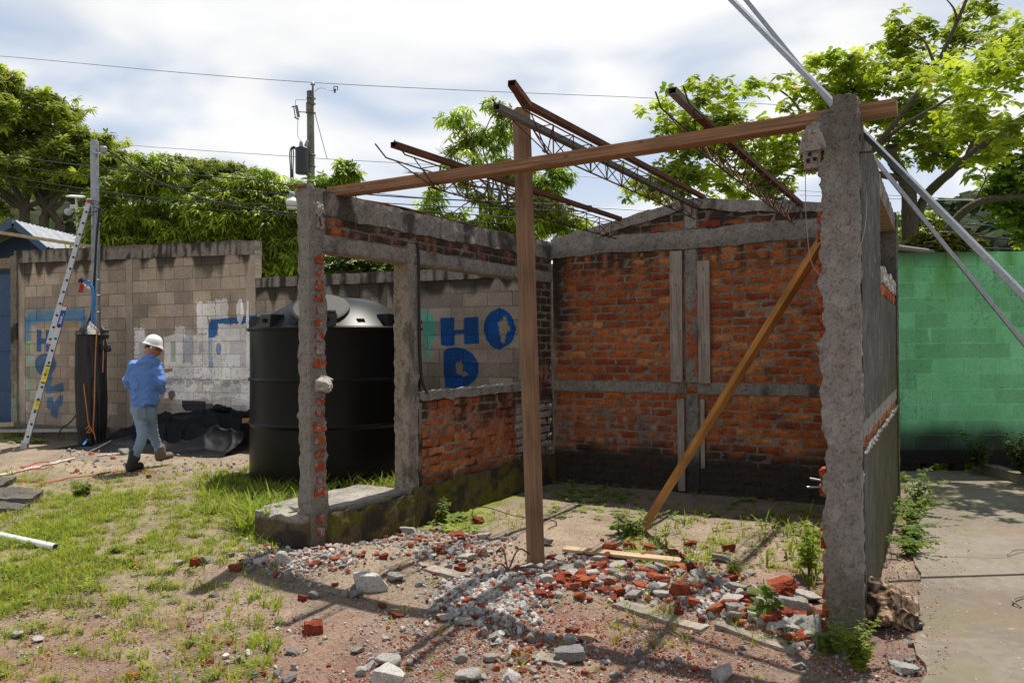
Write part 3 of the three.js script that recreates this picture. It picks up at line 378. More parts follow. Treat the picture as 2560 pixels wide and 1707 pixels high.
// every brick a piece of its wall; past the 300 largest the rest is one part
{
  bricks.sort((a, b) => b.size - a.size); const rest = [];
  bricks.forEach((b, i) => { if (i < 300) part(b.parent, 'brick', b.g, M.brick); else rest.push(b.g); });
  const r = part(shed, 'brick', join(rest), M.brick); r.userData.kind = 'stuff';
}
// ---------- compound walls of hollow concrete blocks ----------
const pxC = (px, py) => onWall(WALL_C, px, py, 0.006);
const STEP = 5.16;
function mural(s0, s1, h, W, H, draw) {
  const c = document.createElement('canvas'); c.width = W; c.height = H; const x = c.getContext('2d');
  const X = s => (s - s0) / (s1 - s0) * W, Y = y => H - y / h * H; draw(x, (px, py) => { const [s, y] = pxC(px, py); return [X(s), Y(y)]; }, W / (s1 - s0));
  // weathering: grain over the paint, mould that runs down from the top
  const im = x.getImageData(0, 0, W, H), d = im.data;
  for (let j = 0; j < H; j++) for (let i = 0; i < W; i++) {
    const s = s0 + i / W * (s1 - s0), y = (1 - j / H) * h, o = (j * W + i) * 4;
    const a = fbm(s * 3, y * 3, 2, 3), b = noise(s * 70, y * 70, 4), e = noise(s * 160, y * 160, 7); let k = 0.95 + 0.26 * (a - 0.5) + 0.15 * (b - 0.5) + 0.09 * (e - 0.5);
    const run = noise(s * 8, y * 0.6, 9) * 0.55 + a * 0.45, m = smooth(0.42, 0.62, run + 0.55 * smooth(h - 0.75, h - 0.02, y) - 0.22) * smooth(h - 1.0, h - 0.25, y), low = smooth(0.56, 0.66, a * 0.6 + run * 0.4) * smooth(0.9, 0.5, y); k *= 1 - 0.66 * m - 0.3 * low;
    d[o] *= k; d[o + 1] *= k * (1 - 0.02 * m); d[o + 2] *= k * (1 - 0.06 * m);
  }
  x.putImageData(im, 0, 0);
  const t = new THREE.CanvasTexture(c); t.colorSpace = THREE.SRGBColorSpace; t.magFilter = THREE.LinearFilter; t.anisotropy = 8; return t;
}
const css = (r, g, b, a = 1) => `rgba(${r},${g},${b},${a})`;
function stroke(x, P, pts, wd, col, cap = 'butt') { x.strokeStyle = col; x.lineWidth = wd; x.lineCap = cap; x.lineJoin = 'round'; x.beginPath(); pts.forEach((p, i) => { const q = P(...p); i ? x.lineTo(...q) : x.moveTo(...q); }); x.stroke(); }
function fill(x, P, pts, col) { x.fillStyle = col; x.beginPath(); pts.forEach((p, i) => { const q = P(...p); i ? x.lineTo(...q) : x.moveTo(...q); }); x.closePath(); x.fill(); }
function dab(x, P, cx, cy, rx, ry, col, jag = 0.06, seed = 1) { const pts = []; for (let i = 0; i < 60; i++) { const a = i / 60 * Math.PI * 2, k = 1 + jag * sn(Math.cos(a) * 3 + seed, Math.sin(a) * 3, seed); pts.push([cx + Math.cos(a) * rx * k, cy + Math.sin(a) * ry * k]); } fill(x, P, pts, col); }
function brushed(x, P, x0, y0, x1, y1, col, seed = 1, jag = 4) { const pts = []; const n = 14; for (let i = 0; i <= n; i++) pts.push([mix(x0, x1, i / n), y0 + jag * sn(i * 0.9, seed, 1)]); for (let i = 0; i <= n; i++) pts.push([x1 + jag * 0.5 * sn(i, seed, 5), mix(y0, y1, i / n)]); for (let i = 0; i <= n; i++) pts.push([mix(x1, x0, i / n), y1 + jag * sn(i * 1.1, seed, 9)]); for (let i = 0; i <= n; i++) pts.push([x0 + jag * 0.5 * sn(i, seed, 3), mix(y1, y0, i / n)]); fill(x, P, pts, col); }
const GREY = css(182, 166, 149);
const Q = (k, ox, oy) => (a, b) => [a / k + ox, b / k + oy];   // places read off enlargements of the photograph
const texTall = mural(0, STEP, 3.5, 2048, 1390, (x, P, m) => {
  x.fillStyle = GREY; x.fillRect(0, 0, 2048, 1390); const q = Q(2.703, 0, 600), L = (...a) => a.map(p => q(...p)); const R = rng(8);
  const blue = (a) => css(60, 128, 192, a), deep = css(44, 98, 164, 0.9);
  // sprayed blue frame, softened at its rim
  for (let k = 0; k < 10; k++) { stroke(x, P, L([180, 530 + k], [565, 505]), m * (0.30 - k * 0.018), blue(0.10)); stroke(x, P, L([180, 520], [178, 700]), m * (0.22 - k * 0.016), blue(0.08)); stroke(x, P, L([560, 510], [560, 600]), m * (0.16 - k * 0.012), blue(0.08)); }
  for (let i = 0; i < 900; i++) { const p = P(...q(160 + 430 * R(), 440 + 120 * R())); x.fillStyle = blue(0.12); x.fillRect(p[0], p[1], 3 + 9 * R(), 3 + 9 * R()); }
  fill(x, P, L([235, 560], [520, 545], [525, 590], [240, 600]), css(168, 140, 108, 0.75));
  // blue letters behind the ladder
  fill(x, P, L([240, 605], [272, 605], [272, 665], [300, 665], [300, 605], [334, 605], [334, 755], [300, 755], [300, 700], [272, 700], [272, 755], [240, 755]), deep);
  dab(x, P, ...q(300, 840), 27, 29, css(52, 100, 160, 0.78), 0.05, 3); dab(x, P, ...q(302, 838), 9, 8, css(90, 100, 130, 0.8), 0.1, 5);
  fill(x, P, L([300, 905], [345, 905], [340, 990], [420, 960], [425, 1025], [300, 1040]), css(58, 108, 166, 0.72));
  fill(x, P, L([310, 1062], [350, 1062], [352, 1110], [396, 1048], [420, 1052], [416, 1110], [390, 1130], [378, 1205], [345, 1200], [330, 1150], [305, 1130]), css(58, 108, 166, 0.72));
  for (let i = 0; i < 700; i++) { const p = P(...q(232 + 200 * R(), 600 + 610 * R())); x.fillStyle = css(168, 150, 132, 0.16 + 0.3 * R()); x.fillRect(p[0], p[1], 2 + 12 * R(), 1 + 5 * R()); }
  // pale green letters down the edge: A X O S
  const pg = css(158, 196, 150), w = m * 0.045; stroke(x, P, L([168, 752], [174, 690], [202, 690], [208, 752]), w * 1.1, pg); stroke(x, P, L([172, 724], [206, 724]), w, pg); const pc = css(130, 190, 190);
  stroke(x, P, L([176, 770], [212, 822]), w, pc); stroke(x, P, L([214, 770], [176, 822]), w, pc);
  stroke(x, P, L([186, 842], [214, 842], [224, 885], [206, 930], [180, 920], [176, 870], [186, 842]), w * 1.1, css(140, 175, 150));
  stroke(x, P, L([222, 962], [192, 955], [186, 1000], [214, 1010], [212, 1042], [190, 1048]), w * 1.1, css(140, 185, 160));
  fill(x, P, L([158, 920], [174, 920], [186, 1090], [215, 1130], [212, 1145], [165, 1145]), css(196, 190, 184, 0.85));
  // whitewash in overlapping brush strokes, letters showing through
  const wh = (a = 1) => css(255, 254, 252, a), t = Q(3.825, 300, 740), LL = (...a) => a.map(p => t(...p));
  brushed(x, P, ...t(128, 305), ...t(228, 600), wh(0.95), 2, 5);
  brushed(x, P, ...t(415, 372), ...t(1285, 985), wh(0.95), 4, 6); brushed(x, P, ...t(480, 960), ...t(1285, 1130), wh(0.35), 24, 9); brushed(x, P, ...t(900, 930), ...t(1290, 1180), wh(0.5), 25, 8); brushed(x, P, ...t(520, 290), ...t(610, 400), wh(0.7), 5); brushed(x, P, ...t(620, 300), ...t(690, 420), css(190, 184, 176, 0.7), 6);
  brushed(x, P, ...t(724, 60), ...t(830, 360), wh(0.95), 7, 4); brushed(x, P, ...t(830, 50), ...t(900, 215), wh(0.92), 8, 4); brushed(x, P, ...t(905, 32), ...t(1025, 260), wh(0.95), 9, 4);
  fill(x, P, LL([845, 255], [880, 225], [1290, 180], [1290, 265], [930, 262], [915, 395], [835, 400]), css(52, 112, 178, 0.95));
  brushed(x, P, ...t(930, 268), ...t(1200, 420), wh(0.9), 12, 4); dab(x, P, ...t(1140, 145), 9, 31, wh(0.95), 0.08, 4); brushed(x, P, ...t(1203, 45), ...t(1228, 960), wh(0.9), 13, 3); brushed(x, P, ...t(1210, 280), ...t(1270, 830), wh(0.85), 14, 4);
  fill(x, P, LL([475, 430], [522, 430], [522, 630], [475, 630]), css(150, 176, 150, 0.6)); brushed(x, P, ...t(590, 400), ...t(690, 640), css(170, 178, 192, 0.7), 15, 4);
  stroke(x, P, LL([705, 630], [712, 390], [800, 392], [812, 520], [730, 545]), m * 0.07, css(238, 233, 222, 0.9)); brushed(x, P, ...t(745, 440), ...t(790, 540), css(132, 166, 196, 0.5), 16, 3); fill(x, P, LL([835, 400], [880, 395], [880, 690], [840, 690]), css(130, 158, 196, 0.55));
  stroke(x, P, LL([930, 390], [880, 440], [872, 540], [925, 615], [985, 600], [1005, 480], [975, 400], [930, 390]), m * 0.08, css(236, 232, 224, 0.95)); dab(x, P, ...t(935, 510), 7, 16, css(112, 150, 190, 0.8), 0.1, 6);
  for (let i = 0; i < 260; i++) { const p = P(...t(430 + 830 * R(), 640 + 340 * R())); x.fillStyle = css(120, 112, 104, 0.25 + 0.35 * R()); x.fillRect(p[0], p[1], 2 + 14 * R(), 2 + 8 * R()); }
  for (let k = 0; k < 9; k++) dab(x, P, ...t(470 + 90 * k, 830 + 60 * sn(k, 2, 1)), 8 + 6 * R(), 6 + 5 * R(), css(96, 98, 104, 0.3), 0.3, k);
  for (const [a, b] of [[730, 820], [850, 890], [900, 840], [610, 920]]) brushed(x, P, ...t(a, b), ...t(a + 60, b + 110), css(222, 217, 204, 0.6), a, 4);
  dab(x, P, ...t(485, 945), 9, 13, css(112, 104, 96, 0.9), 0.2, 3); fill(x, P, LL([415, 695], [500, 690], [490, 720], [415, 738]), css(140, 118, 100, 0.9));
  fill(x, P, LL([585, 1000], [810, 1005], [812, 1100], [620, 1100], [585, 1060]), css(48, 48, 52, 0.9)); dab(x, P, ...t(830, 1065), 24, 9, css(60, 58, 60, 0.6), 0.2, 8);
});
const texLow = mural(STEP, 9.6, 2.9, 1760, 1150, (x, P, m) => {
  x.fillStyle = css(172, 158, 143); x.fillRect(0, 0, 1760, 1150); const q = Q(2.704, 600, 420), L = (...a) => a.map(p => q(...p)); const R = rng(18);
  fill(x, P, L([80, 980], [420, 960], [420, 1000], [80, 1040]), css(190, 195, 205, 0.9)); fill(x, P, L([60, 1010], [110, 990], [110, 1060], [60, 1060]), css(60, 120, 185, 0.9)); fill(x, P, L([0, 1060], [95, 1060], [95, 1600], [0, 1600]), css(228, 226, 222, 0.85));
  dab(x, P, ...q(1275, 1090), 16, 42, css(88, 190, 165, 0.85), 0.12, 7); dab(x, P, ...q(1215, 985), 12, 14, css(88, 190, 165, 0.75), 0.12, 9); dab(x, P, ...q(1265, 1230), 12, 22, css(88, 190, 165, 0.5), 0.16, 5);
  const b = css(8, 82, 158);
  fill(x, P, L([1350, 1012], [1446, 1010], [1446, 1095], [1512, 1092], [1510, 1012], [1608, 1005], [1614, 1186], [1514, 1192], [1510, 1118], [1448, 1126], [1450, 1196], [1400, 1206], [1356, 1196]), b);
  dab(x, P, ...q(1752, 1086), 40, 50, b, 0.05, 2); dab(x, P, ...q(1782, 1075), 13, 23, css(150, 138, 120), 0.35, 4); dab(x, P, ...q(1775, 1150), 6, 16, css(150, 138, 120), 0.3, 6);
  const dd = []; for (let i = 0; i <= 30; i++) { const a = -Math.PI / 2 + i / 30 * Math.PI; dd.push([1452 + Math.cos(a) * 160 * (1 + 0.03 * sn(i * 0.7, 2, 2)), 1352 + Math.sin(a) * 140]); } fill(x, P, L([1372, 1240], [1400, 1218], ...dd, [1385, 1484], [1375, 1390]), b); dab(x, P, ...q(1482, 1352), 10, 17, css(150, 138, 120), 0.2, 9); dab(x, P, ...q(1515, 1392), 9, 6, css(150, 138, 120), 0.4, 2);
  for (let i = 0; i < 620; i++) { const p = P(...q(1350 + 510 * R(), 960 + 520 * R())); x.fillStyle = css(150, 138, 120, 0.5 * R()); x.fillRect(p[0], p[1], 2 + 7 * R(), 1 + 4 * R()); }
  for (const c of [[1000, 1500], [1560, 1310], [1480, 1300]]) stroke(x, P, L([c[0], c[1]], [c[0] + 60, c[1] - 3]), m * 0.008, css(150, 138, 120, 0.7));
});
const blockM = (map) => std([1, 1, 1], { vertexColors: true, map, bumpMap: map, bumpScale: 0.004, roughness: 0.97 });
// blocks of one wall, each a part; texture laid flat along the wall so that the paint runs over the joints
function blockGeo(w, s0, s1, y0, y1, n0, n1, uvOf, colour, step = 0.13) {
  const g0 = box(s1 - s0, y1 - y0, n1 - n0, 0, 0, 0, Math.max(1, Math.round((s1 - s0) / step)), Math.max(1, Math.round((y1 - y0) / step)), 1), hw = (s1 - s0) / 2, hh = (y1 - y0) / 2, hd = (n1 - n0) / 2;
  warp(g0, v => { if (v.z > hd - 1e-5 && (Math.abs(v.x) > hw - 1e-5 || Math.abs(v.y) > hh - 1e-5)) v.z -= 0.006; v.x += (s0 + s1) / 2; v.y += (y0 + y1) / 2; v.z += (n0 + n1) / 2 + 0.004 * sn(v.x * 4, v.y * 4, 2); });
  const p = g0.attributes.position, uv = g0.attributes.uv; for (let i = 0; i < p.count; i++) { const t = uvOf(p.getX(i), p.getY(i)); uv.setXY(i, t[0], t[1]); }
  g0.computeVertexNormals(); paint(g0, colour); g0.applyMatrix4(w.m); return g0;
}
function blockWall(root, w, o) {
  const R = rng(o.seed), uvOf = o.uv, m = o.material;
  part(root, 'mortar', blockGeo(w, o.s0, o.s1, o.bottom, o.top - 0.02, -0.15, -0.010, uvOf, () => sc(o.mortar, 1), 0.3), m);
  const cols = o.columns, edges = [o.s0, ...cols.flatMap(c => [c[0], c[1]]), o.s1];
  for (const [a, b] of cols) part(root, 'column', blockGeo(w, a, b, o.bottom, o.colTop ?? o.top - o.cap, -0.152, 0.006, uvOf, (x, y) => sc(o.columnCol, 0.8 + 0.4 * fbm(x * 10, y * 3, 2, 3)), 0.05), m);
  const nr = Math.round((o.top - o.cap - o.y0) / o.course), ch = (o.top - o.cap - o.y0) / nr;
  for (let e = 0; e < edges.length; e += 2) {
    const a0 = edges[e], b0 = edges[e + 1]; if (b0 - a0 < 0.08) continue;
    for (let r = 0; r < nr; r++) {
      let s = a0 - (r % 2 ? o.len * 0.5 : 0) - o.len * 0.12 * (e % 3); const y = o.y0 + r * ch;
      while (s < b0) { const a = Math.max(s, a0) + 0.006, b = Math.min(s + o.len, b0) - 0.006; s += o.len; if (b - a < 0.05) continue; const tint = o.tints[Math.floor(R() * o.tints.length)], k = 0.85 + 0.3 * R(); part(root, 'block', blockGeo(w, a, b, y + 0.007, y + ch - 0.007, -0.1, (R() - 0.5) * 0.004, uvOf, (x, yy) => sc(tint, k)), m); }
    }
  }
}
{
  const tall = thing('block_wall', 'tall grey concrete block wall with blue graffiti and a patch of whitewash', 'wall', WALL_C.at(2.6, 0.15));
  const m = blockM(texTall), top = s => 3.455 - 0.09 * s / STEP;
  const uv = (s, y) => [clamp(s / STEP, 0.001, 0.999), clamp(y / 3.5, 0.001, 0.999)];
  blockWall(tall, WALL_C, { seed: 4, s0: 0.02, s1: STEP, bottom: -0.1, top: 3.3, cap: 0.08, y0: 0.12, course: 0.2, len: 0.375, uv, material: m, mortar: [0.62, 0.62, 0.62], columnCol: [1.0, 0.99, 0.98], columns: [[0.0, 0.16], [2.52, 2.66], [4.98, STEP + 0.01]], tints: [[1, 1, 1], [0.92, 0.9, 0.88], [1.08, 1.05, 1], [0.85, 0.83, 0.82], [1.0, 0.95, 0.92]] });
  part(tall, 'top_beam', cast(WALL_C, -0.1, STEP + 0.012, s => top(s) - 0.225, s => top(s) + 0.012 * sn(s * 5, 2, 1), -0.16, 0.012, 0.04, { rough: 0.008, colour: (x, y, z) => mixc(moldy([0.25, 0.22, 0.19], 0.46, 0.95, 0.7)(x, y, z), MOLD, smooth(0.06, 0.01, top(x) - y) * 0.5) }), M.rough);
  const low = thing('block_wall', 'lower grey concrete block wall with large blue letters behind the shed', 'wall', WALL_C.at(7.4, 0.1));
  const m2 = blockM(texLow), uv2 = (s, y) => [clamp((s - STEP) / (9.6 - STEP), 0.001, 0.999), clamp(y / 2.9, 0.001, 0.999)];
  blockWall(low, WALL_C, { seed: 9, s0: STEP + 0.012, s1: 9.6, bottom: -0.1, top: 2.767, cap: 0.15, y0: 0.02, course: 0.2, len: 0.375, uv: uv2, material: m2, mortar: [0.66, 0.66, 0.66], columnCol: [0.42, 0.40, 0.38], columns: [[7.37, 7.51]], tints: [[0.9, 0.9, 0.9], [0.8, 0.79, 0.77], [1, 0.98, 0.95], [0.72, 0.71, 0.68]] });
  part(low, 'top_beam', cast(WALL_C, STEP + 0.015, 12.2, s => 2.61, s => 2.767 + 0.008 * sn(s * 5, 2, 1), -0.16, 0.014, 0.04, { rough: 0.008, colour: moldy([0.23, 0.205, 0.18], 0.45, 0.95, 0.7) }), M.rough);
  part(low, 'mortar', cast(WALL_C, 9.602, 12.2, -0.1, 2.605, -0.15, 0.0, 0.2, { rough: 0.004, colour: () => [0.2, 0.18, 0.16] }), M.concrete);
  // green wall on the right
  const gw = thing('block_wall', 'block wall painted green with a black mouldy foot, right of the shed', 'wall', WALL_G.at(2.6, 0));
  const gt = dataTex(1024, (u, v) => { const a = pf(u, v, 5, 5, 3), b = pf(u, v, 120, 3, 9), r = fbm(u * 16, v * 3, 2, 4, 16, 3); let c = mixc([0.135, 0.475, 0.205], [0.215, 0.615, 0.315], clamp(0.5 + 1.6 * (a - 0.5))); c = mixc(c, [0.02, 0.075, 0.03], smooth(0.60, 0.70, b * 0.55 + r * 0.30 + a * 0.15 + 0.05) * 0.5); c = mixc(c, [0.16, 0.46, 0.3], smooth(0.66, 0.72, b) * 0.25); return sc(c, 1 + 0.5 * (b - 0.5)); });
  const gm = std([1, 1, 1], { vertexColors: true, map: gt, bumpMap: T.concrete, bumpScale: 0.003, roughness: 0.8 });
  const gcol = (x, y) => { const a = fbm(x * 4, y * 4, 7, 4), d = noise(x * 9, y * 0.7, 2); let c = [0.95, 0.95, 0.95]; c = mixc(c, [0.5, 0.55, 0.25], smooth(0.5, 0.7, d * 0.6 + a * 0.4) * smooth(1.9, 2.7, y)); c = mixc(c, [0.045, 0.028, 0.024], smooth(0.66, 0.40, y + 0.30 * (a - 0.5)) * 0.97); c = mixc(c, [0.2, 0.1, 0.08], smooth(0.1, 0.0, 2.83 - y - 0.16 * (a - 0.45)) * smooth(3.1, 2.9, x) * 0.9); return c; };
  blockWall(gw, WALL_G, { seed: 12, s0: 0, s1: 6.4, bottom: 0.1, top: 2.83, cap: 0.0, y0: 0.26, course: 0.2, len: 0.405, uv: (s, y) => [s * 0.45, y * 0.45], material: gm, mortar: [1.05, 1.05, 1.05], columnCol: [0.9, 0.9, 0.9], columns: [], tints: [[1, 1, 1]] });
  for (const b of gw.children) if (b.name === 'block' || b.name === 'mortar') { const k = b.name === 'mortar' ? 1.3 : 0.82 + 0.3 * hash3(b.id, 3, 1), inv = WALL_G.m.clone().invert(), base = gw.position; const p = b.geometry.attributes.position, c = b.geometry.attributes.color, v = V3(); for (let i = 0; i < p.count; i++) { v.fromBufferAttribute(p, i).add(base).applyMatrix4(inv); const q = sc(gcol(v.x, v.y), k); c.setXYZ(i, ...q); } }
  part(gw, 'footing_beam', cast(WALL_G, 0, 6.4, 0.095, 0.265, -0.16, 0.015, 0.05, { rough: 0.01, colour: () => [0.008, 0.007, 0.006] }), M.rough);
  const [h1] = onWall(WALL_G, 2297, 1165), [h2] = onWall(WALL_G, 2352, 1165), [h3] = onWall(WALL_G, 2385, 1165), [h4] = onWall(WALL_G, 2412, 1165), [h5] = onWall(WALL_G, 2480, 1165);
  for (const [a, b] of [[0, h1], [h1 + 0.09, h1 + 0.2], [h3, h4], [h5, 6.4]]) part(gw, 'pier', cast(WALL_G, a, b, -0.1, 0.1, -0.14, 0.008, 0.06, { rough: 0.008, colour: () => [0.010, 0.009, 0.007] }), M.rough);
  const cs = onWall(WALL_G, 2250, 621), ce = onWall(WALL_G, 2338, 630); part(gw, 'pipe', rod(WALL_G.at(cs[0], cs[1] + 0.01, -0.05), WALL_G.at(ce[0], ce[1] - 0.005, -0.05), 0.045, 12), M.greySteel);
}
// ---------- timber ----------
function timber(name, a, b, h, d, m, label, cat, o = {}) {
  const L = a.distanceTo(b); let g = bevelBar(L, h, d, o.bev ?? 0.004); if (o.bend) warp(g, v => { v.y += o.bend * (1 - (2 * v.x / L) ** 2); }); if (o.shape) warp(g, o.shape);
  g = finish(g, 0.5, 1.6, L); const p = g.attributes.uv; for (let i = 0; i < p.count; i++) p.setXY(i, p.getX(i) * 0.35, p.getY(i));
  const M4 = barMatrix(a, b, o.up); g.applyMatrix4(M4); return solo(name, g, m, label, cat, a, o.group);
}
{
  const bl = V(832, 482, 6.47), br = V(2244, 268, 4.44);
  timber('wooden_beam', bl, br, 0.072, 0.15, M.woodBrown, 'long brown timber beam laid across the shed from the left wall to the right column', 'beam', { bend: -0.012, up: V3(0, 1, 0.04) });
  const pb = G(1340, 1408), pt = V(1303, 272, 5.85); pb.y -= 0.06;
  timber('wooden_post', pb, pt, 0.105, 0.105, M.woodPost, 'square brown timber post standing in the rubble and propping the long beam', 'post', { up: V3(0.35, 0, 1) });
  const cb = G(1600, 1325); cb.y -= 0.03; const ct = V(2060, 596, 4.74);
  timber('wooden_brace', cb, ct, 0.068, 0.042, M.woodOrange, 'orange timber brace leaning from the floor to the right column', 'brace', { up: V3(-0.6, 0.4, 0.9) });
  const w = WALL_B, board = (s0, s1, y0, y1, n, label, m = M.woodGrey) => timber('board', w.at((s0 + s1) / 2, y0, n), w.at((s0 + s1) / 2 + (label.length % 3 - 1) * 0.004, y1, n), s1 - s0, 0.024, m, label, 'board', { up: w.a, bev: 0.003 });
  board(1.495, 1.632, 1.235, 2.705, 0.03, 'taller grey weathered board upright on the brick wall, left of the middle column');
  board(1.812, 1.945, 1.225, 2.58, 0.03, 'shorter grey weathered board upright on the brick wall, right of the middle column');
  board(1.572, 1.652, 0.02, 1.05, 0.035, 'dark narrow board upright below the mid band, left of the column foot');
  board(1.832, 1.875, 0.29, 1.05, 0.028, 'pale thin lath upright below the mid band, right of the column foot');
  const pa = G(1410, 1371, 0.035), pc = G(1704, 1402, 0.045); timber('plank', pa, pc, 0.022, 0.085, M.woodPale, 'pale sawn plank lying flat among the brick rubble behind the post', 'plank', { up: V3(0, 1, 0.1) });
}
// ---------- steel joists: channels on top, a lattice of bent rod below ----------
function channel(a, b, w, h, t, m, name, parent) { const s = new THREE.Shape(); s.moveTo(-w / 2, -h / 2); s.lineTo(w / 2, -h / 2); s.lineTo(w / 2, h / 2); s.lineTo(-w / 2, h / 2); s.closePath(); const hole = new THREE.Path(); hole.moveTo(-w / 2 + t, -h / 2 + t); hole.lineTo(w / 2 - t, -h / 2 + t); hole.lineTo(w / 2 - t, h / 2 - t); hole.lineTo(-w / 2 + t, h / 2 - t); hole.closePath(); s.holes.push(hole); const L = a.distanceTo(b); let g = new THREE.ExtrudeGeometry(s, { depth: L, bevelEnabled: false, steps: 4 }).translate(0, 0, -L / 2).rotateY(Math.PI / 2); g = boxUV(g, 2); g.applyMatrix4(barMatrix(a, b)); return part(parent, name, g, m); }
function joist(label, chords, front, back, depth, halfW, n, o = {}) {
  const j = thing('roof_joist', label, 'roof joist', front, 'steel roof joists on the beam and gable');
  for (const c of chords) { channel(c[0], c[1], 0.052, 0.04, 0.003, c[2] || M.rust, 'top_chord', j); if (c[3]) channel(c[0].clone().addScaledVector(c[1].clone().sub(c[0]).normalize(), -0.001), c[3], 0.052, 0.04, 0.003, c[2] || M.rust, 'bent_end', j); }
  const dir = back.clone().sub(front), side = V3(dir.z, 0, -dir.x).normalize(), at = (t, y, s) => front.clone().addScaledVector(dir, t).addScaledVector(side, s * halfW).add(V3(0, y, 0));
  const R = 0.0058;
  for (const s of [-1, 1]) { const e0 = at(-0.055, -0.02, s).add(V3(0, o.up ?? 0.05, 0)); part(j, 'upper_rod', tube([e0, at(-0.03, -0.03, s), at(0.0, -0.035, s), at(0.5, -0.04, s), at(1, -0.035, s)], R, 30, 5), M.rustDark); }
  part(j, 'lower_rod', rod(at(0.1, -depth, 0), at(1, -depth, 0), R * 1.15, 6), M.rustDark);
  for (const s of [-1, 1]) { const web = []; for (let k = 0; k < n; k++) { const t0 = k / n, tm = (k + 0.5) / n, t1 = (k + 1) / n; const a = at(t0, -0.035, s), b = at(Math.max(tm, 0.1), -depth, 0), c = at(t1, -0.035, s); web.push(rod(a, b, R * 0.8, 5), rod(b, c, R * 0.8, 5)); } part(j, 'lattice_rod', join(web), s < 0 ? M.rustDark : M.rust); }
  for (let k = 1; k < n; k++) part(j, 'tie_rod', rod(at(k / n, -0.03, -1), at(k / n, -0.03, 1), R * 0.7, 5), M.rustDark);
  part(j, 'hooked_end', tube([at(0.1, -depth, 0), at(0.07, -depth - 0.01, -0.4), at(0.05, -depth - 0.03, -0.8), at(0.045, -depth - 0.05, -1.1)], R * 1.2, 12, 6), M.rust);
  return j;
}
{
  const e = (px, py, Z) => V(px, py, Z);
  joist('left steel joist, one rusty channel over a lattice of thin rods', [[e(983, 361, 5.62), e(1551, 547, 9.16)]], e(1010, 385, 5.66), e(1540, 556, 9.12), 0.19, 0.085, 12, { up: 0.06 });
  joist('middle steel joist, two channels side by side and a bent upper end, nearest the post', [[e(1320, 262, 5.33), e(1758, 492, 8.68), M.rust, e(1279, 207, 5.02)], [e(1241, 267, 5.12), e(1741, 517, 8.70), M.greySteel]], e(1300, 275, 5.28), e(1738, 500, 8.66), 0.21, 0.085, 12, { up: 0.05 });
  joist('right steel joist, one channel with a bare grey front end over deep lattice', [[e(1748, 292, 5.2), e(2003, 511, 8.165), M.rust], [e(1681, 226, 4.765), e(1747, 291, 5.195), M.greySteel]], e(1700, 262, 5.0), e(1985, 512, 8.1), 0.20, 0.09, 13, { up: 0.06 });
  const lw = WALL_L, g = []; const A = lw.at(-0.08, 2.925, -0.1), B = lw.at(4.0, 2.925, -0.1);
  const s1 = span(-0.08, 4.02, 2.922, 2.927, -0.13, -0.03, 40, 1, 1), s2 = span(-0.08, 4.02, 2.927, 2.955, -0.131, -0.126, 40, 1, 1); const k = finish(join([s1, s2].map(q => warp(q, v => { v.y += 0.01 * sn(v.x * 3, 1, 1); }))), 0.5, 2); k.applyMatrix4(lw.m); solo('steel_angle', k, M.rustLight, 'rusty steel angle lying along the top of the left wall', 'steel angle', A);
}
// ---------- two galvanised tubes leaning over the right wall ----------
{
  const tubeAt = (rest, dn, up, down, label) => { const d = dn.clone().normalize(), a = rest.clone().addScaledVector(d, down), b = rest.clone().addScaledVector(d, -up), L = a.distanceTo(b); const s = new THREE.Shape(), w = 0.0165, r = 0.004; s.moveTo(-w + r, -w); s.lineTo(w - r, -w); s.quadraticCurveTo(w, -w, w, -w + r); s.lineTo(w, w - r); s.quadraticCurveTo(w, w, w - r, w); s.lineTo(-w + r, w); s.quadraticCurveTo(-w, w, -w, w - r); s.lineTo(-w, -w + r); s.quadraticCurveTo(-w, -w, -w + r, -w); let g = new THREE.ExtrudeGeometry(s, { depth: L, bevelEnabled: false, steps: 12, curveSegments: 3 }).translate(0, 0, -L / 2).rotateY(Math.PI / 2); g = boxUV(g, 3); g.applyMatrix4(barMatrix(a, b)); const o = thing('steel_tube', label, 'steel tube', a); part(o, 'tube', g, M.zinc); return [o, rest, d]; };
  const rA = V(2165, 338, 4.70), [oA, , dA] = tubeAt(rA, V3(0.47, -1.147, 0.9), 2.4, 3.97, 'thicker galvanised steel tube leaning over the right wall, its lower length nearer the camera');
  const spot = rA.clone().addScaledVector(dA, 1.02); part(oA, 'rust_patch', boxUV(box(0.06, 0.008, 0.008).translate(0, -0.0158, 0.0158).applyMatrix4(barMatrix(spot.clone().addScaledVector(dA, 0.03), spot.clone().addScaledVector(dA, -0.03)).setPosition(spot)), 2), M.rust);
  tubeAt(V(2215, 431, 6.37), V3(1.9, -3, 0.73), 2.7, 3.75, 'thinner galvanised steel tube leaning over the right wall, farther back and shadowing the path');
}
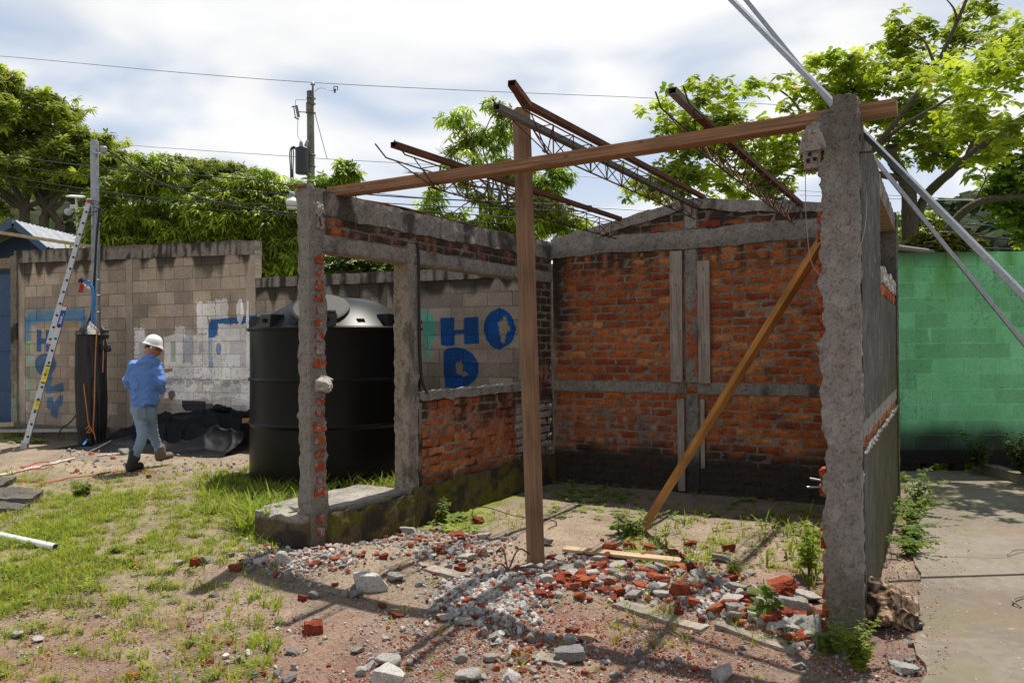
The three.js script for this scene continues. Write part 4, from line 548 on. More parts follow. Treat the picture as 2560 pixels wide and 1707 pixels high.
// ---------- black water tank ----------
{
  const c = V3(-2.18, 0.1, -9.75), t = thing('water_tank', 'big black plastic water tank with a domed top, outside the left wall', 'water tank', c);
  const R = 1.045, phys = (c, o) => new THREE.MeshPhysicalMaterial({ color: new THREE.Color().setRGB(...c), ...o }), m = phys([0.012, 0.012, 0.0125], { roughness: 0.34, specularIntensity: 0.42, map: dataTex(512, (u, v) => { const a = pf(u, v, 8, 5, 3), b = pf(u, v, 60, 3, 8); let k = [1, 1, 1]; k = mixc(sc(k, 0.8), [2.4, 1.9, 1.4], smooth(0.55, 0.75, a) * 0.35 + smooth(0.62, 0.75, b) * 0.25); return sc(k, 0.28); }) }); m.color.setRGB(0.012, 0.012, 0.0125); m.roughness = 0.36;
  const pts = [[R - 0.02, -0.1], [R, 0], [R - 0.005, 0.62], [R - 0.005, 0.64], [R + 0.014, 0.655], [R + 0.014, 0.675], [R - 0.008, 0.69], [R - 0.01, 1.16], [R + 0.01, 1.175], [R + 0.01, 1.195], [R - 0.012, 1.21], [R - 0.014, 1.75], [R + 0.02, 1.765], [R + 0.02, 1.79], [R - 0.03, 1.80]].map(p => new THREE.Vector2(p[0], p[1]));
  part(t, 'body', new THREE.LatheGeometry(pts, 96).translate(c.x, c.y, c.z), m);
  const dome = []; for (let i = 0; i <= 20; i++) { const a = i / 20; dome.push(new THREE.Vector2(mix(R - 0.03, 0.24, a), 1.80 + 0.36 * Math.sin(a * Math.PI / 2))); } dome.push(new THREE.Vector2(0.0, 2.165));
  const top = part(t, 'dome', new THREE.LatheGeometry(dome, 96).translate(c.x, c.y, c.z), m);
  const lidM = std([0.045, 0.043, 0.041], { roughness: 0.65, map: T.rough }), lq = new THREE.Quaternion().setFromEuler(new THREE.Euler(0.56, 0, -0.05));
  const lid = boxUV(new THREE.LatheGeometry([[0, 0.075], [0.30, 0.07], [0.325, 0.055], [0.33, 0.0], [0.30, -0.05], [0.29, -0.14]].map(p => new THREE.Vector2(...p)), 48), 1.6); lid.computeVertexNormals(); lid.applyQuaternion(lq).translate(c.x - 0.02, c.y + 1.965, c.z + 0.73); const ld = part(t, 'lid', lid, lidM);
  part(ld, 'lid_grip', boxUV(box(0.12, 0.02, 0.035, 0.14, 0.08, 0.12).applyQuaternion(lq).translate(c.x - 0.02, c.y + 1.965, c.z + 0.73), 2), M.blackHole);
  part(ld, 'lid_grip', tube([V3(-0.12, 0.075, -0.06), V3(-0.1, 0.12, -0.06), V3(-0.07, 0.075, -0.05)].map(v => v.applyQuaternion(lq).add(V3(c.x - 0.02, c.y + 1.965, c.z + 0.73))), 0.008, 12, 5), M.blackHole);
  for (let k = 0; k < 16; k++) { const a = k / 16 * Math.PI * 2 + 0.12, big = k % 2 === 0; const g = big ? box(0.20, 0.16, 0.20, 0, 1.86, R - 0.10) : box(0.09, 0.10, 0.20, 0, 1.835, R - 0.13); warp(g, v => { if (v.z > R - 0.05 && v.y > 1.86) v.z -= big ? 0.02 : 0.1; if (v.z < R - 0.1 && v.y < 1.86) v.y += 0.02; }); const q = part(t, 'lug', boxUV(g.rotateY(a).translate(c.x, c.y, c.z), 1), std([0.012, 0.012, 0.0125], { roughness: 0.38 })); if (big) { const e = box(0.055, 0.05, 0.012, 0, 1.87, R + 0.004).rotateY(a).translate(c.x, c.y, c.z); part(q, 'lifting_eye', e, M.blackHole); } }
}
// ---------- gate, the blue house behind it ----------
{
  const w = WALL_C, gateM = std([0.035, 0.085, 0.20], { roughness: 0.5, map: T.metal, metalness: 0.2 });
  const g = thing('metal_gate', 'dark blue sheet metal gate at the left end of the tall block wall', 'gate', w.at(-0.9, 0.2));
  for (const [y0, y1] of [[0.25, 0.95], [0.98, 1.65], [1.68, 2.3], [2.33, 3.05]]) part(g, 'panel', boxUV(span(-1.8, -0.14, y0, y1, -0.10, -0.08), 1).applyMatrix4(w.m), gateM);
  for (const y of [0.965, 1.665, 2.315]) part(g, 'rail', boxUV(span(-1.8, -0.14, y - 0.018, y + 0.018, -0.10, -0.055), 1).applyMatrix4(w.m), gateM);
  const post = cast(w, -0.14, 0.0, 0.0, 3.36, -0.2, 0.04, 0.03, { rough: 0.012, colour: (x, y, z) => { const a = fbm(x * 6, y * 3, 4, 4); let c = mixc([0.26, 0.225, 0.18], [0.17, 0.145, 0.115], a); c = mixc(c, [0.05, 0.04, 0.035], smooth(0.45, 0.5, a * 0.3 + 0.3) * (y > 1.45 && y < 2.15 ? 1 : 0)); return mixc(c, [0.33, 0.42, 0.33], smooth(0.5, 0.55, a) * smooth(1.2, 1.0, y) * 0.6); } }); part(g, 'gate_post', post, M.rough);
  part(g, 'lintel', cast(w, -2.0, -0.1, 3.15, 3.33, -0.2, 0.03, 0.04, { rough: 0.01, colour: () => [0.24, 0.19, 0.14] }), M.rough);
  const a = V(-60, 572, 14.3), b = V(262, 622, 13.7); part(g, 'wooden_rail', boxUV(bevelBar(a.distanceTo(b), 0.06, 0.05), 2).applyMatrix4(barMatrix(a, b)), M.woodPale);
  // gable roofed building
  const h = thing('blue_building', 'dark blue gabled building with a corrugated metal roof behind the gate', 'building', V3(-10.6, 0, -17.5));
  const apex = V(62, 557, 17), lft = V(-120, 650, 17), rgt = V(140, 622, 17), bz = 5; const wallS = new THREE.Shape(); const o = h.position;
  wallS.moveTo(lft.x, 0); wallS.lineTo(rgt.x, 0); wallS.lineTo(rgt.x, rgt.y - 0.05); wallS.lineTo(apex.x, apex.y - 0.05); wallS.lineTo(lft.x, lft.y - 0.05); wallS.closePath();
  part(h, 'wall', new THREE.ExtrudeGeometry(wallS, { depth: 0.12, bevelEnabled: false }).translate(0, 0, -17.35), std([0.022, 0.042, 0.085], { roughness: 0.7 }));
  const slope = (p, q, nm) => { const L = Math.hypot(q.x - p.x, q.y - p.y), g = box(L, 0.004, bz, 0, 0, 0, 2, 1, 90); warp(g, v => { v.y += 0.016 * Math.sin(v.z * 2 * Math.PI / 0.15); }); g.rotateZ(Math.atan2(q.y - p.y, q.x - p.x)).translate((p.x + q.x) / 2, (p.y + q.y) / 2, -17 - bz / 2 + 0.35); return part(h, nm, boxUV(g, 1), std([0.42, 0.45, 0.48], { roughness: 0.45, metalness: 0.4, map: T.metal })); };
  slope(lft, apex, 'roof_sheet'); slope(apex, rgt, 'roof_sheet');
  for (const [p, q] of [[lft, apex], [apex, rgt]]) part(h, 'barge_board', boxUV(box(Math.hypot(q.x - p.x, q.y - p.y), 0.13, 0.04).rotateZ(Math.atan2(q.y - p.y, q.x - p.x)).translate((p.x + q.x) / 2, (p.y + q.y) / 2 - 0.07, -16.6), 1), std([0.05, 0.10, 0.19], { roughness: 0.6 }));
}
// ---------- low kerb at the foot of the wall, with a steel section lying on it ----------
{
  const k = cast(WALL_C, -1.5, 2.2, -0.1, s => 0.33 + 0.01 * sn(s * 6, 1, 1), 0.05, 0.6, 0.05, { rough: 0.02, colour: (x, y, z) => mixc([0.10, 0.085, 0.065], [0.2, 0.17, 0.13], fbm(x * 6, y * 6, z * 6, 3)) }); structure('kerb', k, M.rough);
  const a = V(-20, 1077, 13.2), b = V(214, 1075, 12.75); solo('steel_section', boxUV(bevelBar(a.distanceTo(b), 0.05, 0.06, 0.004), 2).applyMatrix4(barMatrix(a, b)), M.zinc, 'grey steel section lying along the kerb beside the ladder foot', 'steel section', a);
  const p = V(-10, 1062, 13.3), q = V(38, 1060, 13.25); solo('plank', boxUV(bevelBar(p.distanceTo(q), 0.07, 0.1), 2).applyMatrix4(barMatrix(p, q)), M.woodPale, 'short pale board at the foot of the blue gate', 'plank', p);
}
// ---------- galvanised pole with its conduit, ladder ----------
{
  const b = G(243, 1094), top = V(235, 354, 12.95); b.z = -12.95; b.x = V(243, 1094, 12.95).x;
  const p = thing('steel_pole', 'tall galvanised steel pole rising from the black plastic wrap', 'pole', b);
  part(p, 'shaft', boxUV(rod(b, top, 0.064, 20), 1), M.zinc); part(p, 'cap', rod(top.clone().add(V3(0, -0.05, 0)), top.clone().add(V3(0, 0.03, 0)), 0.068, 20, 0.05), M.zinc);
  const ins = V(258, 374, 12.9); part(p, 'insulator', new THREE.LatheGeometry([[0, 0.06], [0.045, 0.05], [0.06, 0.02], [0.035, 0.0], [0.06, -0.03], [0.03, -0.06], [0, -0.06]].map(q => new THREE.Vector2(...q)), 14).translate(ins.x, ins.y, ins.z), std([0.35, 0.36, 0.38], { roughness: 0.3 })); part(p, 'bracket', tube([V(225, 378, 12.88), V(245, 384, 12.8), V(258, 380, 12.9), V(252, 392, 12.9), V(240, 384, 12.88)], 0.012, 24), M.zinc);
  const ln = V(240, 0, 12.8).x - V(240, 0, 12.95).x; part(p, 'cable', tube([[248, 520], [240, 600], [236, 680], [232, 730], [226, 790], [216, 812]].map(([x, y]) => V(x, y, 12.85)), 0.018, 40), M.cable);
  for (const y of [560, 700, 738, 780]) { const c = V(240, y, 12.95); part(p, 'strap', new THREE.TorusGeometry(0.067, 0.006, 6, 20).rotateX(Math.PI / 2).translate(c.x, c.y, c.z), M.zinc); }
  const bl = thing('conduit', 'blue flexible conduit with a black elbow beside the steel pole', 'conduit', V(228, 810, 12.8)); part(bl, 'hose', tube([[229, 818], [231, 770], [231, 735], [226, 712], [214, 701], [204, 700]].map(([x, y]) => V(x, y, 12.78)), 0.025, 40, 8), M.blueTube); part(bl, 'elbow', tube([[206, 700], [200, 701], [200, 706]].map(([x, y]) => V(x, y, 12.78)), 0.034, 10, 8), M.black);
  { const c = V(202, 715, 12.75); const g = []; const R = rng(4); for (let i = 0; i < 9; i++) g.push(tube([c.clone().add(V3(0, 0.06, 0)), c.clone().add(V3(0.05 * (R() - 0.5), 0, 0.05 * (R() - 0.5))), c.clone().add(V3(0.09 * (R() - 0.5), -0.09 - 0.02 * R(), 0.02))], 0.010, 8, 5)); solo('wire_bundle', join(g), M.red, 'bundle of red wire ends hanging from the conduit elbow', 'wire', c); const h = []; for (let i = 0; i < 5; i++) h.push(tube([V(205, 708, 12.74), V(212 + i * 1.5, 714 + i, 12.72), V(216 + 2 * i, 718 + (i % 3) * 3, 12.72)], 0.006, 8, 4)); solo('wire_bundle', join(h), M.white, 'few white wire ends beside the red wires at the conduit', 'wire', V(206, 710, 12.74)); }
}
{
  const f0 = G(60, 1122), t0 = V(236, 498, 12.75), depth = V3(-0.222, 0.0, -0.37); const lad = thing('ladder', 'long aluminium extension ladder leaning against the steel pole', 'ladder', f0); const d = t0.clone().sub(f0), L = d.length(), u = d.clone().normalize(), up = V3(u.y, -u.x, 0).normalize();
  const rail = (a, b, wd, parent, nm) => { let g = bevelBar(a.distanceTo(b), wd, 0.026, 0.004); const w = wd / 2; g = boxUV(g, 2); return part(parent, nm, g.applyMatrix4(barMatrix(a, b, up)), M.alu); };
  const at = (k, off, dep) => f0.clone().addScaledVector(d, k).addScaledVector(up, off).addScaledVector(depth, dep);
  for (const dp of [0, 1]) { rail(at(0.0, 0, dp), at(0.555, 0, dp), 0.085, lad, 'rail'); rail(at(0.40, -0.082, dp * 0.92 + 0.04), at(1.0, -0.082, dp * 0.92 + 0.04), 0.078, lad, 'fly_rail'); }
  for (let k = 0.045; k < 0.56; k += 0.0475) { part(lad, 'rung', boxUV(rod(at(k, 0, -0.06), at(k, 0, 1.02), 0.019, 10), 2), M.black); }
  for (let k = 0.42; k < 0.99; k += 0.0475) { part(lad, 'rung', boxUV(rod(at(k, -0.082, -0.03), at(k, -0.082, 0.98), 0.018, 10), 2), M.black); }
  const plate = (k, len, wd, m, nm, off = 0) => part(lad, nm, boxUV(box(len, wd, 0.003).applyMatrix4(barMatrix(at(k, off, -0.040), at(k + 0.05, off, -0.040), up).setPosition(at(k, off, -0.0415))), 3), m);
  const yel = document.createElement('canvas'); yel.width = 128; yel.height = 48; { const x = yel.getContext('2d'); x.fillStyle = '#e8d21a'; x.fillRect(0, 0, 128, 48); x.fillStyle = '#222'; x.fillRect(2, 2, 10, 44); x.fillRect(116, 2, 10, 44); x.font = 'bold 30px sans-serif'; x.fillText('!', 36, 35); for (let i = 0; i < 6; i++) x.fillRect(56, 6 + i * 6, 50, 2); }
  const yt = new THREE.CanvasTexture(yel); yt.colorSpace = THREE.SRGBColorSpace; const bc = document.createElement('canvas'); bc.width = 192; bc.height = 64; { const x = bc.getContext('2d'); x.fillStyle = '#1d2f86'; x.fillRect(0, 0, 192, 64); x.fillStyle = '#dfe4f2'; x.font = 'bold 44px sans-serif'; x.textAlign = 'center'; x.save(); x.translate(96, 48); x.fillText('EOOD', 0, 0); x.restore(); } const bt = new THREE.CanvasTexture(bc); bt.colorSpace = THREE.SRGBColorSpace;
  const sticker = (k, len, wd, tex, nm, off = 0) => { const g = new THREE.PlaneGeometry(len, wd); g.applyMatrix4(barMatrix(at(k, off, 0), at(k + 0.05, off, 0), up).setPosition(at(k, off, -0.048))); const o = part(lad, nm, g, std([1, 1, 1], { map: tex, roughness: 0.4 })); return o; };
  sticker(0.285, 0.30, 0.075, yt, 'warning_sticker'); sticker(0.165, 0.16, 0.07, yt, 'warning_sticker'); sticker(0.505, 0.27, 0.08, bt, 'maker_plate');
  for (const [k, off] of [[0.556, 0], [0.398, -0.082]]) part(lad, 'end_cap', boxUV(box(0.02, 0.09, 0.03).applyMatrix4(barMatrix(at(k, off, 0), at(k + 0.05, off, 0), up).setPosition(at(k, off, 0))), 2), M.red);
  part(lad, 'end_cap', boxUV(box(0.03, 0.07, 0.03).applyMatrix4(barMatrix(at(0.99, -0.082, 0), at(1.04, -0.082, 0), up).setPosition(at(0.985, -0.082, -0.012))), 2), M.red);
  for (const dp of [0, 1]) part(lad, 'foot', boxUV(box(0.10, 0.1, 0.05).translate(0, 0.03, 0).applyMatrix4(new THREE.Matrix4().setPosition(at(0, 0, dp))), 2), M.alu);
  const lash = []; for (const [k, y] of [[0, 508], [1, 522], [2, 530]]) { const c = V(238, y, 12.9); lash.push(new THREE.TorusGeometry(0.10, 0.008, 5, 24).rotateX(Math.PI / 2 + 0.2 * (k - 1)).translate(c.x - 0.02, c.y, c.z + 0.06)); } solo('lashing', join(lash), std([0.03, 0.03, 0.10]), 'dark cord lashing the ladder top to the steel pole', 'cord', V(238, 520, 12.9));
}
// ---------- column wrapped in black plastic, tied with orange rope ----------
const plastic = std([0.010, 0.010, 0.0115], { roughness: 0.42, bumpMap: T.rough, bumpScale: 0.01 });
{
  const c = V(230, 1100, 12.55); c.y = gh(c.x, c.z) - 0.02; const H = 1.83, g = new THREE.CylinderGeometry(1, 1, 1, 110, 120, false).translate(0, 0.5, 0);
  warp(g, v => { const a = Math.atan2(v.z, v.x), t = v.y; let r = 0.225 * (1 + 0.05 * Math.cos(2 * a)); const fold = Math.abs(sn(Math.cos(a) * 2.6 + t * 0.6, Math.sin(a) * 2.6, t * 1.3 + 4)); r *= 1 - 0.14 * (1 - fold) ** 4 + 0.05 * sn(a * 2, t * 5, 2); r -= 0.03 * smooth(0.2, 0.05, t); const q = Math.hypot(v.x, v.z); const cx = 0.05 * (t - 0.5); if (q > 0.5) { v.x = Math.cos(a) * r - 0.03 * t; v.z = Math.sin(a) * r; } else { v.x = v.z = 0; } v.y = t * H * 0.97 + (t > 0.98 ? 0.05 * sn(a * 2, 3, 1) : 0); });
  const o = thing('wrapped_column', 'waist thick column wrapped in black plastic and tied with orange rope', 'wrapped column', c); part(o, 'wrap', finish(g, 1.2, 1).translate(c.x, c.y, c.z), plastic);
  const tp = new THREE.ConeGeometry(0.22, 0.22, 40, 12, true); warp(tp, v => { const a = Math.atan2(v.z, v.x), k = 1 + 0.2 * sn(a * 3, v.y * 9, 2); v.x *= k; v.z *= k; }); part(o, 'gathered_top', finish(tp, 1.0, 1).translate(c.x - 0.02, c.y + H + 0.04, c.z + 0.02), plastic);
  for (const [px, py, r] of [[258, 828, 0.07], [262, 836, 0.06], [262, 868, 0.08]]) part(o, 'knot_of_plastic', finish(roughen(new THREE.IcosahedronGeometry(r, 4).scale(1, 1.1, 0.8), 0.05, 12, px), 1.0, 1).translate(...V(px, py, 12.42).toArray()), plastic);
  const rope = pts => part(o, 'rope', tube(pts.map(([x, y, z]) => V(x, y, z)), 0.0085, 60, 6), M.orangeRope); rope([[241, 824, 12.32], [238, 880, 12.31], [236, 950, 12.30], [234, 1030, 12.31], [232, 1070, 12.30], [238, 1100, 12.33]]); rope([[258, 850, 12.35], [257, 900, 12.36], [256, 930, 12.37]]); rope([[208, 960, 12.34], [214, 1010, 12.31], [222, 1065, 12.29], [234, 1085, 12.29], [238, 1100, 12.31]]); rope([[213, 1072, 12.28], [222, 1066, 12.27], [229, 1076, 12.28], [216, 1082, 12.29], [224, 1070, 12.27]]);
  solo('cable', tube([[198, 985, 12.6], [192, 1030, 12.55], [175, 1055, 12.5], [152, 1072, 12.4], [146, 1090, 12.3]].map(([x, y, z]) => V(x, y, z)), 0.011, 40), M.cable, 'black cable trailing from the wrapped column to the kerb', 'cable', V(175, 1055, 12.5));
  solo('hose_end', tube([V(218, 1098, 12.2), V(212, 1106, 12.1), V(206, 1113, 12.0)], 0.016, 12), M.blueTube, 'short end of light blue hose at the foot of the wrapped column', 'hose', V(212, 1106, 12.1));
}
// ---------- black plastic sheet over a heap at the foot of the wall ----------
{
  const nx = 240, nz = 120, p = [], idx = [], uv = [], s0 = 2.6, s1 = 5.6; const prof = [[2.6, 0.03], [2.9, 0.10], [3.2, 0.26], [3.5, 0.38], [3.9, 0.46], [4.3, 0.50], [4.7, 0.54], [5.1, 0.46], [5.6, 0.34]];
  const top = s => { for (let i = 0; i < prof.length - 1; i++) if (s <= prof[i + 1][0]) return mix(prof[i][1], prof[i + 1][1], clamp((s - prof[i][0]) / (prof[i + 1][0] - prof[i][0]))); return prof[prof.length - 1][1]; };
  for (let j = 0; j <= nz; j++) for (let i = 0; i <= nx; i++) { const s = mix(s0, s1, i / nx), v = j / nz, n = mix(0.04, 1.45 + 0.15 * sn(s * 2, 1, 1), v); let y = top(s) * (1 - v) ** 0.85 * (1 + 0.3 * Math.sin(v * Math.PI)); const f1 = 1 - Math.abs(sn(s * 1.5 + v * 1.6, v * 2.2 - s * 0.7, 3)), f2 = 1 - Math.abs(sn(s * 3.5 - v * 3.6, v * 3.6 + s * 1.2, 8)), f3 = 1 - Math.abs(sn(s * 8 + v * 5, v * 9 - s * 3, 1)); const f5 = 1 - Math.abs(sn(s * 0.9 + v * 4.2, v * 1.4 - s * 0.5, 11)); y += (0.07 * f1 ** 4 + 0.05 * f2 ** 5 + 0.09 * f5 ** 5 + 0.008 * f3 ** 3) * smooth(0, 0.2, y) - 0.03; y *= smooth(s0, s0 + 0.5, s); const q = WALL_C.at(s, 0, n); p.push(q.x, gh(q.x, q.z) + Math.max(0.012, y), q.z); uv.push(s, n); }
  for (let j = 0; j < nz; j++) for (let i = 0; i < nx; i++) { const a = j * (nx + 1) + i, b = a + nx + 1; idx.push(a, b, a + 1, a + 1, b, b + 1); }
  const g = new THREE.BufferGeometry(); g.setAttribute('position', new THREE.Float32BufferAttribute(p, 3)); g.setAttribute('uv', new THREE.Float32BufferAttribute(uv, 2)); g.setIndex(idx); g.computeVertexNormals();
  const m = new THREE.MeshPhysicalMaterial({ color: new THREE.Color().setRGB(0.007, 0.0075, 0.0095), specularIntensity: 0.3, roughness: 0.62, side: THREE.DoubleSide }); solo('plastic_sheet', g, m, 'crumpled black plastic sheet over a heap at the foot of the wall', 'plastic sheet', WALL_C.at(4, 0.3, 0.6));
  const bag = (px, py, Z, r, l) => { const c = V(px, py, Z); solo('plastic_bag', finish(roughen(new THREE.IcosahedronGeometry(r, 5).scale(1.4, 0.75, 0.9), 0.07, 9, px), 1.1, 1).translate(c.x, c.y, c.z), m, l, 'plastic bag', c); }; bag(552, 1026, 12.2, 0.11, 'knotted black plastic on top of the sheeted heap'); bag(627, 1037, 11.9, 0.09, 'small black plastic bundle beside the tank, above the wood block');
  const a = V(612, 1051, 11.7), b = V(645, 1051, 11.7); solo('wood_block', boxUV(bevelBar(0.26, 0.065, 0.09), 2).translate((a.x + b.x) / 2, a.y, a.z), std([0.5, 0.27, 0.09], { map: T.wood }), 'short light wood block on the black sheet beside the tank', 'wood block', a);
}
// ---------- utility pole with its transformer, and the lines ----------
{
  const Z = 28, at = (x, y, z = Z) => V(x, y, z), foot = at(779, 900); foot.y = 0; const p = thing('utility_pole', 'concrete utility pole carrying a dark grey transformer above the trees', 'utility pole', foot);
  part(p, 'pole', boxUV(rod(V3(at(779, 500).x, 0, -Z), at(775, 228), 0.17, 20, 0.12), 0.6), std([0.30, 0.28, 0.26], { map: T.concrete }));
  part(p, 'bayonet', rod(at(781, 262, Z - 0.2), at(781.5, 214, Z - 0.2), 0.055, 10, 0.03), M.greySteel); const lathe = pts => new THREE.LatheGeometry(pts.map(q => new THREE.Vector2(...q)), 20);
  const ins = at(781.5, 211, Z - 0.2); part(p, 'top_insulator', lathe([[0, 0.09], [0.05, 0.08], [0.09, 0.0], [0.08, -0.02], [0.03, -0.03], [0.03, -0.07], [0, -0.07]]).translate(ins.x, ins.y, ins.z), std([0.38, 0.38, 0.38], { roughness: 0.4 }));
  const tc = at(754, 402, Z - 0.35), tr = part(p, 'transformer', lathe([[0, -0.46], [0.2, -0.46], [0.225, -0.44], [0.225, 0.40], [0.235, 0.41], [0.235, 0.44], [0.21, 0.45], [0.1, 0.49], [0, 0.5]]).translate(tc.x, tc.y, tc.z), std([0.03, 0.035, 0.045], { roughness: 0.5 }));
  for (const [x, y, tilt] of [[752, 362, 0], [766, 359, -0.3]]) { const c = at(x, y, Z - 0.35), pts = []; for (let i = 0; i < 6; i++) pts.push([0.035 + (5 - i) * 0.004, i * 0.035], [0.065 + (5 - i) * 0.004, i * 0.035 + 0.014]); pts.push([0.03, 0.22], [0, 0.24]); part(tr, 'bushing', lathe([[0, -0.02], ...pts]).translate(0, -0.1, 0).rotateZ(tilt).translate(c.x, c.y, c.z), std([0.42, 0.42, 0.42], { roughness: 0.4 })); }
  part(p, 'bracket', join([rod(at(768, 385), at(779, 388), 0.03), rod(at(768, 420), at(779, 424), 0.03)]), M.greySteel);
  for (const [a, b] of [[246, 0], [259, 1], [282, 2], [388, 3], [416, 4]]) { const c = at(777, a); part(p, 'band', new THREE.TorusGeometry(0.15, 0.02, 6, 20).rotateX(Math.PI / 2).translate(c.x, c.y, c.z), M.greySteel); }
  part(p, 'fuse_cutout', join([rod(at(740, 264), at(746, 292), 0.055, 10), rod(at(733, 264), at(738, 294), 0.02), rod(at(728, 267), at(740, 266), 0.02), rod(at(736, 293), at(746, 298), 0.03), rod(at(746, 279), at(772, 281), 0.02)]), std([0.22, 0.22, 0.23], { roughness: 0.5 }));
  part(p, 'arrester', lathe([[0, 0], [0.06, 0], [0.05, 0.2], [0.06, 0.3], [0.04, 0.4], [0, 0.41]]).translate(...at(768, 283).toArray()), std([0.4, 0.41, 0.42], { roughness: 0.4 }));
  part(p, 'jumper', tube([at(772, 250), at(750, 249), at(739, 250), at(738, 264)], 0.010, 20, 5), M.wireGrey); part(p, 'jumper', tube([at(744, 298), at(744, 340), at(746, 345), at(751, 350), at(752, 358)], 0.010, 24, 5), M.wireGrey); part(p, 'jumper', tube([at(786, 230), at(796, 221), at(812, 221), at(826, 226), at(835, 227)], 0.010, 24, 5), M.wireGrey);
  for (const k of [0, 1, 2]) part(p, 'service_cable', tube([at(741, 374), at(732 - k * 3 + 3, 366 + k), at(726 + k * 3, 372), at(726 + k * 3, 430), at(727 + k * 3, 470)], 0.022, 30, 5), M.cable);
  part(p, 'stay_wire', rod(at(786, 282), at(817, 396, Z + 2), 0.014, 5), M.wireGrey);
  part(p, 'clamp', join([rod(at(834, 216), at(844, 216), 0.015), rod(at(834, 216), at(834, 226), 0.015), rod(at(844, 216), at(843, 226), 0.015), rod(at(838, 222), at(836, 232), 0.03)]), M.cable);
  const line = (pts, r, label, m = M.cable) => solo('power_line', tube(pts.map(([x, y, z]) => V(x, y, z)), r, 60, 5), m, label, 'power line', V(...pts[0]));
  line([[-300, 120, 40], [0, 140, 36], [450, 181, 31], [781, 206, 28], [1200, 227, 26.5], [1660, 246, 25], [2100, 270, 24]], 0.013, 'single high power line running over the top of the utility pole', M.wireGrey);
  line([[-200, 320, 40], [310, 362, 34], [730, 391, 29], [830, 398, 28], [1150, 416, 27], [1600, 452, 26], [2000, 476, 25], [2700, 512, 24]], 0.011, 'second thin power line passing behind the transformer', M.wireGrey);
  line([[230, 394, 24], [300, 415, 24], [620, 450, 24], [760, 460, 24], [1000, 489, 23.5], [1500, 520, 22], [2100, 552, 20]], 0.014, 'third power line just above the shed, behind the joists', M.wireGrey);
  line([[-60, 380, 16.1], [300, 424, 14.9], [620, 448, 14.3], [690, 458, 13.6], [800, 474, 13.6], [1000, 492, 13.6], [1480, 515, 13.0]], 0.0127, 'thick dark cable along the tree tops, uppermost of the bundle', M.cable);
  line([[-60, 400, 16.1], [300, 452, 14.9], [680, 483, 13.6], [1000, 510, 13.6], [1500, 530, 13.0]], 0.0087, 'thick dark cable below the uppermost one across the tree tops', M.cable);
  line([[-60, 430, 16.1], [400, 496, 13.6], [700, 512, 13.0], [1000, 524, 13.0], [1300, 545, 12.4]], 0.0079, 'dark cable passing behind the white lamp', M.cable);
  line([[-60, 450, 16.1], [400, 508, 13.6], [700, 536, 12.4], [1000, 545, 12.4], [1300, 560, 12.4]], 0.0055, 'lowest dark cable in the bundle over the trees', M.cable);
  line([[265, 374, 13], [320, 410, 14], [420, 465, 13.6], [560, 510, 14], [700, 530, 14.4], [800, 538, 14.6]], 0.013, 'service wire sagging from the steel pole to the right', M.cable);
  line([[2000, 487, 22], [2250, 497, 21], [2700, 505, 20]], 0.012, 'upper thin wire against the sky right of the shed', M.wireGrey); line([[2230, 549, 20], [2400, 560, 20], [2700, 574, 20]], 0.018, 'upper dark wire in front of the right hill', M.cable); line([[2230, 572, 20], [2400, 587, 20], [2700, 610, 20]], 0.02, 'middle dark wire in front of the right hill', M.cable); line([[2230, 610, 18], [2400, 618, 18], [2700, 628, 18]], 0.016, 'lowest dark wire just above the green wall', M.cable);
}
// ---------- lamp behind the shed, antenna mast behind the gate ----------
{
  const Z = 15, c = V(730, 506, Z), l = thing('yard_lamp', 'white bell shaped yard lamp on an arm beside the shed corner', 'lamp', c); const lt = (pts, y = 0) => new THREE.LatheGeometry(pts.map(q => new THREE.Vector2(...q)), 24).translate(c.x, c.y + y, c.z);
  part(l, 'housing', lt([[0, 0.20], [0.04, 0.20], [0.055, 0.18], [0.055, 0.1], [0.075, 0.08], [0, 0.08]]), std([0.35, 0.38, 0.40], { roughness: 0.5 }));
  part(l, 'shade', lt([[0, 0.1], [0.07, 0.09], [0.125, 0.02], [0.13, -0.01], [0.12, -0.02], [0.10, -0.12], [0.07, -0.135], [0, -0.138]]), std([0.72, 0.74, 0.70], { roughness: 0.35 }));
  part(l, 'arm', tube([V(732, 492, Z), V(745, 488, Z), V(775, 520, Z + 0.1), V(782, 640, Z + 0.2), V(783, 900, Z + 0.3)], 0.022, 40), M.greySteel);
  const z2 = 17, q = (x, y) => V(x, y, z2), m = thing('antenna_mast', 'slim white mast with a tilted flat panel and a small round dish behind the gate', 'mast', q(200, 640)); part(m, 'mast', rod(q(198, 700), q(189, 495), 0.022, 10), M.white); part(m, 'flat_panel', boxUV(box(0.32, 0.035, 0.25).rotateX(0.25).rotateZ(-0.08), 1).translate(...q(189, 491).toArray()), M.white);
  part(m, 'dish', new THREE.SphereGeometry(0.088, 20, 14).scale(1, 0.85, 0.8).translate(...q(170, 529).toArray()), std([0.5, 0.52, 0.55], { roughness: 0.5 })); part(m, 'dish_arm', join([rod(q(173, 520), q(193, 518), 0.02, 8), rod(q(175, 515), q(192, 514), 0.03, 8)]), M.white); part(m, 'clamp', join([rod(q(185, 556), q(200, 559), 0.025, 8), rod(q(196, 548), q(197, 562), 0.04, 8)]), M.white);
}
